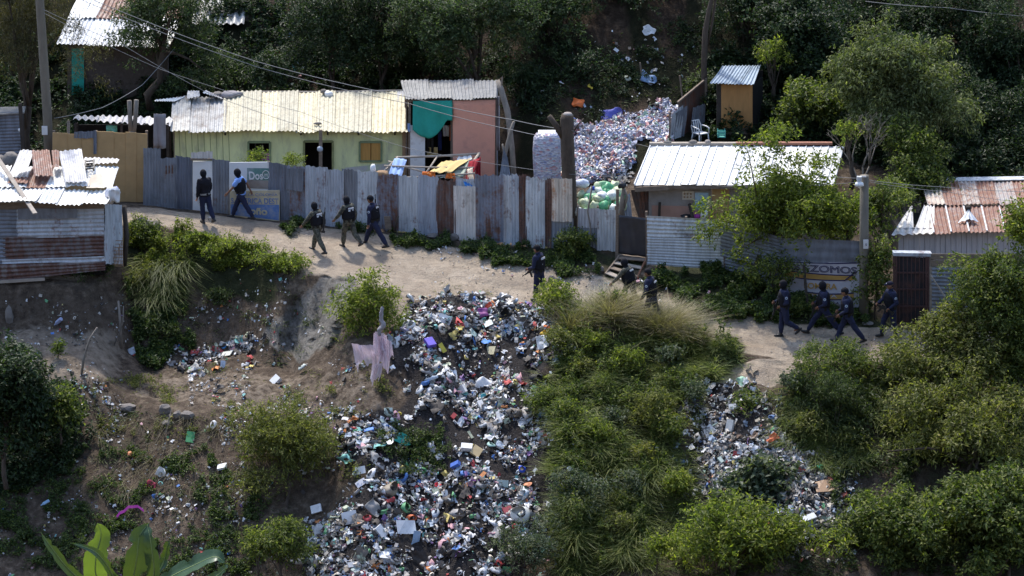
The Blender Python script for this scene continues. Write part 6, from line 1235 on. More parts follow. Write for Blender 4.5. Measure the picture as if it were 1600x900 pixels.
def heap(label, pg, n, mat, seed, lo=.05, hi=.34, kinds=ALLK, pw=2.2, name='rubbish_heap', thr=-.35, lift=0, sc_=.022, avoid=None, tilt=.5, rag=0, gap=0):
    X, Y = scatter_px(pg, int(n*1.6), seed); k_ = fbm(X*sc_, Y*sc_*1.4, seed+7, 3)+gap*fbm(X*.011, Y*.014+9, 5, 2) > thr
    if rag: X, Y = X+rag*fbm(X*.03, Y*.03, seed+20, 4)+np.random.default_rng(seed+3).normal(0, rag*.3, len(X)), Y+rag*.8*fbm(X*.03+40, Y*.03, seed+21, 4)+np.random.default_rng(seed+4).normal(0, rag*.2, len(X))
    if avoid is not None: k_ &= ~(np.any([poly(a_, X, Y) for a_ in avoid], axis=0) & (np.random.default_rng(seed).random(len(X)) < .9))
    X, Y = X[k_][:n], Y[k_][:n]; r = np.random.default_rng(seed+1); size = lo+(hi-lo)*r.random(len(X))**pw
    o = link(name, litter_mesh(X, Y, size, kinds, seed+2, lift, tilt), mat); return tag(o, label, None, None, 'stuff')
heap('main slope of mixed household rubbish spilling from the road edge', RUB['c'], 19000, MW, 1, .02, .22, pw=2.2, gap=.8, avoid=[RUB[h_] for h_ in ('hole', 'hole2', 'hole3', 'hole4', 'hole5')], thr=.02, rag=22, sc_=.035)
heap('larger white and coloured pieces across the main rubbish slope', RUB['c'], 1000, MW, 2, .10, .30, pw=2, lift=.05, gap=.8, avoid=[RUB[h_] for h_ in ('hole', 'hole2', 'hole3', 'hole4', 'hole5')], thr=.15, name='rubbish_layer', rag=20, sc_=.03)
heap('soft knotted bags lying among the main rubbish', RUB['c'], 420, MW, 30, .2, .42, pw=1.5, gap=.8, lift=.05, kinds=[('bag', 3), ('crumple', 2)], thr=.1, name='bag_layer', avoid=[RUB['hole'], RUB['hole2']], rag=15)
heap('loose rubbish thinning out around the main slope', [(480,640),(660,455),(880,490),(880,560),(870,650),(900,760),(860,900),(470,900)], 2600, MW, 3, .04, .2, name='scattered_rubbish', thr=.0)
heap('greyed rubbish slope on the right below the road', [(1095,590),(1180,600),(1225,650),(1225,690),(1310,740),(1335,800),(1310,870),(1190,840),(1090,800),(1060,720),(1090,660)], 5200, MG, 4, .03, .24, gap=.8, kinds=[('crumple', 6), ('card', 1), ('bag', 2), ('strip', 5)], thr=-.05, rag=44, sc_=.03)
heap('brighter pieces lying on the right rubbish slope', RUB['r'], 600, MW, 5, .06, .26, lift=.05, name='rubbish_layer', thr=.1, rag=24)
heap('small rubbish pile on the flat ground left of the rock face', [(280,548),(330,543),(400,548),(402,572),(350,582),(270,584)], 420, MW, 6, .06, .30, thr=-.3, rag=16)
heap('litter spread over the open slope left of the big round bush', [(100,600),(540,570),(560,640),(380,720),(370,800),(250,860),(180,700)], 3600, MW, 7, .02, .14, pw=3, name='scattered_litter', thr=.05)
heap('litter on the dark bank below the road growth', [(280,440),(500,440),(520,560),(300,560),(200,520)], 420, MW, 8, .03, .14, pw=2.5, name='scattered_litter', thr=-.1)
heap('sparse litter on the lower left slope', [(0,640),(330,680),(520,850),(500,900),(0,900)], 1500, MW, 9, .02, .12, pw=3, name='scattered_litter', thr=-.3)
heap('fine litter along the ledge and the far left bank', [(0,460),(190,460),(240,600),(180,640),(0,600)], 420, MW, 10, .03, .13, pw=2.5, name='scattered_litter', thr=-.3)
heap('small stones and scraps on the dirt road', [(200,330),(470,370),(700,400),(900,450),(1200,520),(1380,520),(1380,560),(1150,560),(830,480),(560,430),(380,380)], 700, MR, 11, .02, .07, pw=3, name='road_scraps', kinds=[('crumple', 2), ('bag', 3)], thr=-.5, tilt=.2)
heap('litter caught in the weeds between fence and road', [(600,372),(760,388),(960,420),(1220,480),(1380,515),(1200,505),(1000,480),(800,430),(640,385)], 420, MW, 12, .03, .16, pw=2.5, name='scattered_litter', thr=-.4)
heap('litter and rubble between grass mound and right rubbish', [(880,640),(960,660),(950,740),(880,760),(850,700)], 420, MW, 13, .04, .2, name='scattered_litter', thr=-.3)
heap('litter dotting the dark hillside above', [(600,60),(880,60),(1100,30),(1100,120),(1000,160),(860,200),(700,120)], 170, MW, 14, .05, .22, name='scattered_litter', thr=-.6)
heap('litter scattered over the earth above the cream roof', [(395,60),(480,40),(500,130),(400,140)], 260, MW, 15, .06, .3, name='scattered_litter', thr=-.6)
heap('rubble and litter at the right rubbish foot', [(1190,740),(1330,760),(1340,880),(1240,860)], 600, MG, 16, .05, .25, name='scattered_litter', thr=-.4)
BH = [(888,278),(890,225),(905,200),(930,196),(965,186),(1010,178),(1048,167),(1060,175),(1050,222),(1010,225),(1000,240),(975,262),(940,270),(925,282)]
heap('large bank of crushed clear plastic bottles on the hillside', BH, 5200, MBt, 20, .12, .34, kinds=[('bottle', 6), ('crumple', 3)], pw=1.2, name='bottle_heap', thr=-.75, tilt=1.2, lift=.02, rag=8)
heap('second layer of bottles on the hillside bottle bank', BH, 2600, MBt, 21, .12, .3, kinds=[('bottle', 6), ('crumple', 2)], pw=1.2, name='bottle_heap', thr=-.3, tilt=1.2, lift=.14, rag=10)
heap('dirty litter strip below the bottle bank', [(888,272),(1000,240),(1000,290),(890,290)], 500, MG, 22, .05, .25, name='scattered_litter', thr=-.4)

# ---- single pieces one can point to --------------------------------------------
colm = {}
def cm(c, rough=.6):
    if c not in colm: colm[c] = plain('refuse_colour_%d' % len(colm), c, rough, .12, 6, dirt=(.16, .14, .12), dscale=4, dpos=(.58, .75))
    return colm[c]
WH, CR, LB = (.74, .74, .74), (.60, .54, .44), (.35, .50, .66)
def piece(label, X, Y, kind, sz, c, lift=.1, seed=None, group=None, name=None, rough=.6, tilt=.35):
    sd0 = int(X*3+Y) if seed is None else seed; r = np.random.default_rng(sd0); V, Q_ = template(kind, r); p, nn = ground(X, Y); p = p[0]; nn = norm(nn[0]+r.normal(0, tilt, 3)+np.array([0, -.25, 0]))
    a = norm(np.cross(nn, np.array([0, 1., .2]))+r.normal(0, .5, 3)); a = norm(a-nn*(a@nn)); b_ = np.cross(nn, a); o0 = p+nn*lift
    W = (a*V[:, :1]+b_*V[:, 1:2]+nn*V[:, 2:])*sz; me = mesh_np(W, Q_, smooth=kind in ('bag', 'crumple'))
    nm = name or dict(crumple='plastic_bag', card='cardboard_piece', box='carton', bottle='plastic_bottle', bag='stuffed_bag', strip='plastic_strip')[kind]
    o = link(nm, me, cm(c, rough), None, Vector(o0)); o['label'] = label; o['category'] = nm.replace('_', ' ')
    if kind in ('crumple', 'card', 'strip'): md = o.modifiers.new('thickness', 'SOLIDIFY'); md.thickness = .012
    if kind in ('bag', 'crumple'): md = o.modifiers.new('smooth', 'SUBSURF'); md.levels = 1; md.render_levels = 1
    return o
for a in (
 ('orange red wrapper near the top right of the rubbish slope', 765, 487, 'crumple', .3, (.62, .10, .05)), ('open white carton near the top of the rubbish slope', 697, 513, 'box', .42, WH), ('light grey card standing right of the open white carton', 765, 515, 'card', .42, (.55, .62, .60)),
 ('pale green board in the upper right of the rubbish slope', 736, 537, 'card', .40, (.42, .55, .50)), ('purple flat box left of the yellow carton', 671, 569, 'box', .34, (.14, .10, .50)), ('yellow torn carton right of the purple box', 690, 563, 'box', .32, (.60, .52, .08)),
 ('small red rag beside the purple netting', 628, 543, 'crumple', .26, (.55, .02, .03)), ('yellow and white wrapper in the right centre of the slope', 770, 555, 'card', .42, (.62, .56, .36)), ('blue scrap at the right of the pale green board', 760, 545, 'crumple', .26, (.06, .22, .58)),
 ('white foam block in the middle of the rubbish slope', 722, 607, 'box', .36, WH), ('large white torn bag below the yellow and white wrapper', 755, 598, 'crumple', .5, WH), ('teal bag hanging near the slope centre', 757, 620, 'crumple', .34, (.10, .40, .42)),
 ('yellow bag at the far right of the rubbish slope', 852, 549, 'bag', .36, (.65, .42, .05)), ('orange scrap beside the yellow bag', 855, 538, 'crumple', .22, (.6, .15, .04)), ('white bag just below the yellow bag', 850, 560, 'crumple', .46, WH),
 ('lilac bag near the top of the slope beside the netting', 632, 523, 'bag', .42, (.50, .44, .58)), ('white bundle at the upper left rim of the slope', 646, 520, 'bag', .38, WH), ('white sheet scrap on the rim at the top of the slope', 785, 473, 'crumple', .4, WH),
 ('purple clothing scrap in the upper right part of the slope', 752, 497, 'crumple', .42, (.24, .07, .22)), ('black bag at the right rim below the road', 792, 512, 'bag', .48, (.02, .02, .02)),
 ('blue carton piece on the left shoulder of the rubbish', 578, 678, 'box', .30, (.08, .22, .62)), ('yellow ball on the left shoulder of the rubbish', 620, 660, 'bag', .22, (.65, .52, .05)), ('green plastic sack on the dark weeds hollow', 630, 700, 'crumple', .48, (.03, .32, .26)),
 ('lime green bag right of the green sack', 641, 697, 'bag', .24, (.30, .50, .16)), ('white card left of the dark hollow', 564, 748, 'card', .34, WH), ('printed white card below the first white card', 566, 769, 'card', .32, (.6, .6, .66)),
 ('white tray lying alone left of the lower rubbish', 496, 790, 'box', .32, WH), ('brown hessian sack across the middle of the slope', 605, 776, 'bag', .72, (.27, .23, .18)), ('grey cloth fold below the hessian sack', 580, 815, 'crumple', .55, (.25, .24, .23)),
 ('white carton in the lower left of the rubbish', 547, 830, 'box', .44, WH), ('big white sheet spread in the lower centre', 632, 838, 'card', .62, WH), ('pale blue sheet under the big white sheet', 645, 845, 'card', .5, LB),
 ('orange bag left of the big white sheet', 640, 817, 'bag', .32, (.65, .16, .06)), ('red bag at the lower left of the rubbish', 577, 832, 'bag', .32, (.42, .07, .08)), ('white tub beside the red bag', 590, 845, 'box', .38, WH),
 ('white square board near the bottom edge', 598, 881, 'box', .34, WH), ('red and white carton at the right edge of the lower slope', 792, 808, 'box', .34, (.50, .12, .12)), ('blue book like box in the lower right part of the slope', 716, 750, 'box', .30, (.08, .16, .50)),
 ('tan carton on the right centre of the slope', 743, 724, 'box', .34, (.52, .40, .22)), ('white carton left of the tan carton', 729, 721, 'box', .34, WH), ('purple bag low on the right side of the slope', 744, 782, 'bag', .34, (.26, .08, .28)),
 ('red scrap in the middle right of the slope', 681, 759, 'crumple', .30, (.5, .03, .05)), ('pale green box at the right end of the dark hollow', 783, 763, 'box', .36, (.50, .60, .56)), ('mint bag on the right above the dark hollow', 765, 712, 'bag', .30, (.36, .54, .48)),
 ('large pale sack near the lower right edge of the rubbish', 817, 812, 'bag', .72, (.60, .60, .56)), ('bright blue bag at the right fringe of the slope', 818, 739, 'bag', .32, (.03, .08, .50)), ('orange bag at the right fringe below the bright blue bag', 826, 767, 'crumple', .28, (.60, .24, .12)),
 ('turquoise scrap below the orange fringe bag', 817, 779, 'crumple', .3, (.10, .36, .50)), ('red scrap under the large pale sack', 806, 832, 'bag', .2, (.50, .03, .04)), ('white bag on the bare patch between slope and grass', 924, 671, 'bag', .34, WH),
 ('orange plastic sheet at the right rubbish top', 1207, 696, 'crumple', .42, (.60, .15, .06)), ('brown cardboard sheet at the right rubbish foot', 1290, 765, 'card', .66, (.36, .23, .14)), ('green plastic tub above the brown cardboard sheet', 1278, 737, 'bag', .26, (.04, .30, .16)),
 ('red bag on the right rubbish slope', 1213, 748, 'bag', .30, (.42, .08, .09)), ('white canister on the upper right rubbish slope', 1143, 673, 'box', .36, (.62, .60, .56)), ('green wrapper at the top of the right rubbish', 1160, 613, 'crumple', .36, (.30, .48, .34)),
 ('long white foam piece at the right rubbish foot', 1262, 824, 'box', .42, WH), ('green bag at the very bottom right of the rubbish', 1303, 846, 'crumple', .36, (.08, .38, .16)), ('white mug shaped tub on the right slope', 1135, 724, 'box', .24, WH),
 ('magenta garment lying on the lower left slope', 203, 797, 'strip', .85, (.45, .05, .32)), ('red wrapper above the magenta garment', 240, 758, 'crumple', .30, (.40, .05, .08)), ('aqua cup right of the red wrapper', 252, 757, 'bag', .2, (.16, .42, .40)), ('blue bottle alone on the far left slope', 69, 794, 'bottle', .30, (.30, .48, .66)),
 ('white bag on the middle left slope', 255, 739, 'crumple', .34, WH), ('white carton upper right of the litter slope', 349, 733, 'box', .28, WH), ('green folded sheet among stones on the left slope', 297, 684, 'card', .38, (.05, .24, .10)), ('orange rag on the dry grass', 205, 714, 'crumple', .30, (.50, .18, .08)),
 ('white bag alone above the green folded sheet', 338, 662, 'bag', .30, WH), ('black rag on the flat ground right of the ledge', 346, 618, 'crumple', .40, (.015, .015, .02)), ('white lump on the flat ground in front of the bank', 434, 597, 'box', .30, WH), ('pale bottle crate by the foot of the netting bush', 478, 580, 'bag', .36, (.52, .56, .52)),
 ('blue ball on the small rubbish pile', 352, 551, 'bag', .24, (.05, .22, .50)), ('white broken tub on the small rubbish pile', 355, 566, 'card', .36, (.56, .56, .50)), ('pale sheet at the foot of the dark bank', 206, 548, 'card', .38, (.50, .55, .62)), ('striped tube leaning on the bank below the shed', 98, 494, 'bottle', .42, (.34, .38, .56)),
 ('white bag high on the dark hillside', 1013, 48, 'crumple', .50, WH), ('blue rag hanging on the dark hillside', 1013, 120, 'crumple', .62, (.20, .30, .46)), ('orange rag on the hillside left of the bottle bank', 902, 160, 'crumple', .42, (.62, .14, .03)), ('navy patterned cloth at the top of the bottle bank', 959, 179, 'crumple', .80, (.10, .11, .40)),
 ('black bag at the top right of the bottle bank', 1021, 171, 'bag', .60, (.02, .02, .025)), ('small yellow scrap on the hillside', 921, 132, 'crumple', .22, (.6, .45, .05)), ('pale bottle shaped scrap left of the blue rag', 978, 122, 'bag', .3, (.34, .36, .28)),
 ('red blanket heap in the dark gap above the cream roof', 437, 94, 'crumple', .90, (.36, .02, .03)), ('pink cloth in the dark gap above the red blanket', 433, 84, 'crumple', .60, (.50, .30, .24)), ('white scrap right of the red blanket', 448, 88, 'bag', .36, WH), ('teal scrap left of the red blanket', 410, 92, 'bag', .35, (.2, .28, .32)),
 ('white scrap in the dark trees above the shack', 560, 76, 'crumple', .4, (.5, .5, .5)), ('blue cloth hanging in the dark trees at the top', 503, 25, 'crumple', .9, (.06, .12, .28))):
    piece(*a)
# bags of bottles behind the short fence
gcols = [(.62, .66, .62), (.30, .52, .30), (.60, .68, .52), (.50, .56, .36), (.70, .72, .72), (.10, .36, .18)]
proto = []
for k_, c in enumerate(gcols):
    me = MB().blob((0, 0, 0), (.21, .2, .17), 70+k_, .55, 2).build('bottle_bag', cm(c, .4), None, True); proto.append(me)
n_ = 0
for row_ in range(6):
    for j in range(8):
        X = 907+j*8.2+4*(row_ % 2)+random.uniform(-2, 2); Y = 327-row_*6.2-(2.5 if 2 < j < 7 else 0)
        if (row_ >= 4 and j < 2) or (row_ == 5 and j > 6): continue
        s0 = proto[(j*5+row_*3+(j*row_)) % 6 if n_ >= 6 else n_]; o = s0 if n_ < 6 else s0.copy()
        if n_ >= 6: COL.objects.link(o)
        o.location = P(X, Y, 2.75+row_*.22); o.rotation_euler = (random.uniform(0, 6), random.uniform(0, 6), 0); o.scale = [random.uniform(.75, 1.05)]*3
        ci = (j*5+row_*3+(j*row_)) % 6 if n_ >= 6 else n_
        tag(o, '%s bag, %s from left in the %s of the bag pile' % (('pale grey', 'mid green', 'pale lime', 'olive', 'white', 'dark green')[ci], ('first', 'second', 'third', 'fourth', 'fifth', 'sixth', 'seventh', 'eighth')[j], ('lowest row', 'second row up', 'third row up', 'fourth row up', 'fifth row up', 'top row')[row_]), 'bag', 'bags of crushed bottles behind the short fence'); n_ += 1
MB().box((P(934, 330, 3.4).x, 3.45, P(934, 345, 3.4).z), (1.4, 1.3, .75)).build('black_bin', MT['black'], None)
tag(bpy.data.objects['black_bin'], 'wide black container under the pile of bottle bags', 'container')
tag(MB().blob(P(909, 286.5, 3.6), (.26, .2, .16), 5, .3).build('stuffed_bag', cm((.56, .60, .70)), None, True), 'pale blue bag at the left top of the bottle bag pile', 'bag')
tag(MB().tube([P(926, 297, 2.6), P(926.5, 291, 2.6)], [.08, .06], 8).build('bottle', cm((.03, .08, .45)), None, True), 'small bright blue bottle on top of the bottle bags', 'bottle')
# stones and sticks
def rock(label, X, Y, r_, seed, mat='stone', nm='stone'):
    p = G(X, Y); o = MB().blob(p+ZUP*r_[2]*.45, r_, seed, .35, 2).build(nm, MT[mat], None); tag(o, label, nm)
for k_, a in enumerate((('pale angular rock on the left litter slope', 258, 646, (.2, .16, .19)), ('brown flat rock left of the stone pair on the slope', 262, 662, (.2, .15, .1)), ('larger grey rock of the stone pair on the slope', 293, 655, (.22, .18, .17)), ('smaller rock leaning on the stone pair', 278, 652, (.15, .12, .14)),
  ('boulder on the bank left of the promontory', 238, 362, (.3, .26, .22)), ('small dark boulder at the road edge by the shed', 222, 352, (.2, .18, .17)), ('pale slab on the path ledge foot', 222, 556, (.3, .2, .12)), ('stone at the foot of the pale leaning fence sheet', 709, 374, (.2, .15, .15)), ('stone under the long fence left of the pale sheet', 676, 371, (.2, .13, .11)),
  ('left one of two pale stones by the road below the fence end', 862, 436, (.13, .12, .13)), ('right one of two pale stones by the road below the fence end', 871, 440, (.14, .12, .12)), ('upright stone left of the wooden steps', 939, 427, (.1, .1, .17)), ('pale stone under the grey fence corner', 1120, 425, (.17, .15, .16)), ('stone on the bank below the grey fence', 1117, 466, (.14, .1, .1)),
  ('flat stone at the foot of the lamp pole', 1356, 509, (.2, .13, .07)), ('boulder below the painted wall panel', 1302, 487, (.2, .17, .2)), ('flat grey boulder on the left slope', 200, 640, (.28, .22, .13)), ('pale upright stone slab at the far left bank', 14, 492, (.14, .12, .34)))):
    rock(*a, seed=k_)
SG = G(190, 545).y; S2 = G(127, 590).y; S3 = G(255, 690).y
for lab, pts, r_ in (('crooked pole standing on the earth ledge', [(127, 590, S2), (131, 560, S2), (140, 530, S2+.1), (152, 512, S2+.1)], .045), ('pale post stump at the foot of the bank right of the ledge', [(190, 545, SG), (188, 505, SG), (185, 470, SG+.1)], .05), ('thin dead branch leaning beside the post stump', [(178, 540, SG-.3), (192, 505, SG-.1), (193, 478, SG)], .025),
   ('long grey plank sticking up from the rubbish left shoulder', [(548, 740, -7.6), (560, 712, -7.3), (573, 692, -7.0)], .07), ('dead branch on the right rubbish slope', [(1125, 700, -8.0), (1132, 670, -7.4), (1128, 655, -7.0)], .02), ('thin stick on the slope above the red wrapper', [(255, 690, S3), (268, 640, S3+.2)], .015)):
    tag(MB().tube([P(*q) for q in pts], [r_, r_*.9]+[r_*.7]*(len(pts)-2), 7).build('stick' if r_ < .06 else 'plank', MT['bark_pale'], None, True), lab, 'stick' if r_ < .06 else 'plank')
# purple netting on a stick
m, t, b = newmat('lilac_tulle'); v = coords(t); f = noise_n(t, v, 3, 5); t.links.new(ramp(t, f, [(.3, (.62, .55, .62)), (.7, (.78, .72, .78))]), b.inputs['Base Color']); b.inputs['Roughness'].default_value = .9
tp_ = t.nodes.new('ShaderNodeBsdfTransparent'); mx = t.nodes.new('ShaderNodeMixShader'); tl = t.nodes.new('ShaderNodeBsdfTranslucent'); tl.inputs[0].default_value = (.62, .5, .62, 1); m2_ = t.nodes.new('ShaderNodeMixShader'); m2_.inputs[0].default_value = .4
t.links.new(b.outputs[0], m2_.inputs[1]); t.links.new(tl.outputs[0], m2_.inputs[2]); mx.inputs[0].default_value = .68; t.links.new(tp_.outputs[0], mx.inputs[1]); t.links.new(m2_.outputs[0], mx.inputs[2]); t.links.new(mx.outputs[0], t.nodes['Material Output'].inputs[0]); TUL = m
ny = -5.5
net = thing('netting', 'pale purple netting draped from a stick in front of the yellow green bush', 'netting', P(590, 600, ny))
def netc(name, A, B, C, D, seed, fold, nf, mat=TUL):
    o = cloth(name, P(*A), P(*B), P(*C), P(*D), mat, net, fold, nf, seed=seed, nu=40, nv=30, curve=lambda u: .80+.14*np.sin(u*9+seed)+.06*np.sin(u*23+seed)); o.modifiers.clear(); return o
netc('net_fold', (580, 588, ny), (612, 584, ny), (604, 524, ny+.1), (584, 520, ny+.1), 1, .10, 2.2); netc('net_fold', (560, 582, ny), (588, 566, ny), (586, 540, ny), (549, 537, ny+.1), 2, .08, 1.6)
netc('net_fold', (588, 586, ny-.1), (616, 566, ny), (612, 534, ny), (596, 524, ny), 3, .09, 2.4); netc('net_fold', (574, 606, ny-.3), (590, 600, ny-.2), (600, 566, ny-.1), (584, 570, ny-.1), 4, .07, 1.5); netc('net_fold', (584, 560, ny-.1), (604, 556, ny-.1), (600, 520, ny), (586, 518, ny), 5, .10, 1.8)
MB().tube([P(594, 610, ny+.2), P(592, 560, ny+.25), P(594, 510, ny+.2), P(597, 480, ny+.1)], [.035, .035, .03, .03], 6).build('stick', MT['wood'], net, True)
o = MB().tube([P(592, 526, ny), P(592, 515, ny), P(602, 508, ny-.05), P(594, 500, ny), P(596, 488, ny), P(598, 477, ny)], [.06, .08, .11, .06, .09, .03], 7).build('wrapped_plastic', MT['grey_cloth'], net, True)
o.modifiers.new('sub', 'SUBSURF').levels = 2; tx = bpy.data.textures.new('crumple', 'CLOUDS'); tx.noise_scale = .09; dm = o.modifiers.new('crumple', 'DISPLACE'); dm.texture = tx; dm.strength = .10; dm.mid_level = .5
# ================================================================ people
def uv_ell(mb, c, r, rot=None, nu=16, nv=11, drop=None):
    c = Vector(c); m = rot or Matrix.Identity(3); vs = []; fs = []
    for j in range(nv+1):
        th = math.pi*j/nv
        for i in range(nu):
            ph = 2*math.pi*i/nu; d = Vector((math.sin(th)*math.cos(ph), math.sin(th)*math.sin(ph), math.cos(th))); vs.append(c+m@Vector((d.x*r[0], d.y*r[1], d.z*r[2])))
    for j in range(nv):
        for i in range(nu):
            th = math.pi*(j+.5)/nv; ph = 2*math.pi*(i+.5)/nu; d = (math.sin(th)*math.cos(ph), math.sin(th)*math.sin(ph), math.cos(th))
            if drop and drop(d): continue
            a, b = j*nu+i, j*nu+(i+1) % nu; e, f = a+nu, b+nu
            fs.append((a, e, f) if j == 0 else ((a, e, b) if j == nv-1 else (a, e, f, b)))
    return mb.add(vs, fs)
def capsule(mb, a, b, ra, rb, n=12):
    a = Vector(a); b = Vector(b); t = (b-a).normalized(); pts = []; rs_ = []
    for k_ in (90, 60, 30): pts.append(a-t*ra*math.sin(R(k_))); rs_.append(max(.002, ra*math.cos(R(k_))))
    pts += [a, a.lerp(b, .5), b]; rs_ += [ra, (ra+rb)/2, rb]
    for k_ in (30, 60, 90): pts.append(b+t*rb*math.sin(R(k_))); rs_.append(max(.002, rb*math.cos(R(k_))))
    return mb.tube(pts, rs_, n)
def loft(mb, rings, n=18):            # rings: (centre, x half, y half, matrix)
    vs = []; fs = []
    for c, rx, ry, m in rings:
        for k_ in range(n):
            a = 2*math.pi*k_/n; ca, sa = math.cos(a), math.sin(a); sx = math.copysign(abs(ca)**.8, ca)*rx; sy_ = math.copysign(abs(sa)**.8, sa)*ry
            vs.append(Vector(c)+m@Vector((sx, sy_, 0)))
    for i in range(len(rings)-1):
        for k_ in range(n): fs.append((i*n+k_, i*n+(k_+1) % n, (i+1)*n+(k_+1) % n, (i+1)*n+k_))
    fs.append(tuple(range(n-1, -1, -1))); fs.append(tuple((len(rings)-1)*n+k_ for k_ in range(n))); return mb.add(vs, fs)
def fuse(mb, name, voxel, mat, parent, it=2, wr=0, seed=0):
    """one continuous skin out of overlapping volumes"""
    o0 = org_of(parent); me = bpy.data.meshes.new('t'); me.from_pydata([tuple(v-o0) for v in mb.v], [], mb.f); t = bpy.data.objects.new('t', me); COL.objects.link(t)
    a = t.modifiers.new('a', 'REMESH'); a.mode = 'VOXEL'; a.voxel_size = voxel; s = t.modifiers.new('s', 'SMOOTH'); s.iterations = it; s.factor = .5
    dg = bpy.context.evaluated_depsgraph_get(); me2 = bpy.data.meshes.new_from_object(t.evaluated_get(dg)); COL.objects.unlink(t); bpy.data.objects.remove(t); bpy.data.meshes.remove(me)
    n = len(me2.vertices); co = np.empty(n*3, np.float32); me2.vertices.foreach_get('co', co); co = co.reshape(-1, 3)
    if wr:
        nr = np.empty(n*3, np.float32); me2.vertices.foreach_get('normal', nr); nr = nr.reshape(-1, 3); co = co+nr*(wr*(fbm(co[:, 2]*13+seed, (co[:, 0]+co[:, 1])*7+30, 5, 3)))[:, None]
        me2.vertices.foreach_set('co', co.astype(np.float32).ravel())
    me2.polygons.foreach_set('use_smooth', [True]*len(me2.polygons)); me2.update(); o = link(name, me2, mat, parent); ORG[o.name] = o0; return o
def clothmat(name, c, rough=.85, camo=False):
    if camo:
        m, t, b = newmat(name); v = coords(t); f = noise_n(t, v, 9, 2, .5)
        t.links.new(ramp(t, f, [(0, (.03, .028, .024)), (.42, (.065, .066, .045)), (.52, (.125, .11, .085)), (.6, (.045, .048, .036))], 'CONSTANT'), b.inputs['Base Color']); b.inputs['Roughness'].default_value = .9; return m
    return plain(name, c, rough, .12, 12, spec=.2)
CM = dict(navy=clothmat('navy_uniform', (.020, .024, .054)), camo=clothmat('camouflage_uniform', None, camo=True), black=clothmat('black_fabric', (.010, .010, .014)), blackshirt=clothmat('black_shirt', (.012, .011, .016)),
 lightblue=clothmat('light_blue_shirt', (.20, .34, .72)), boot=plain('black_leather', (.012, .012, .014), .35, .1, spec=.5), skin=plain('skin', (.23, .115, .07), .6, .06), belt=plain('black_belt', (.012, .012, .012), .5, .1), steel=plain('grey_buckle', (.30, .31, .33), .4, .1, metallic=.5),
 gun=plain('gun_metal', (.018, .018, .02), .4, .1, spec=.5), patch=plain('pale_blue_patch', (.42, .50, .62), .7, .1), lett=plain('white_lettering', (.72, .72, .75), .7, .03), eye=plain('eye_dark', (.03, .02, .015), .2, .1), cap=clothmat('dark_cap', (.015, .014, .03)))
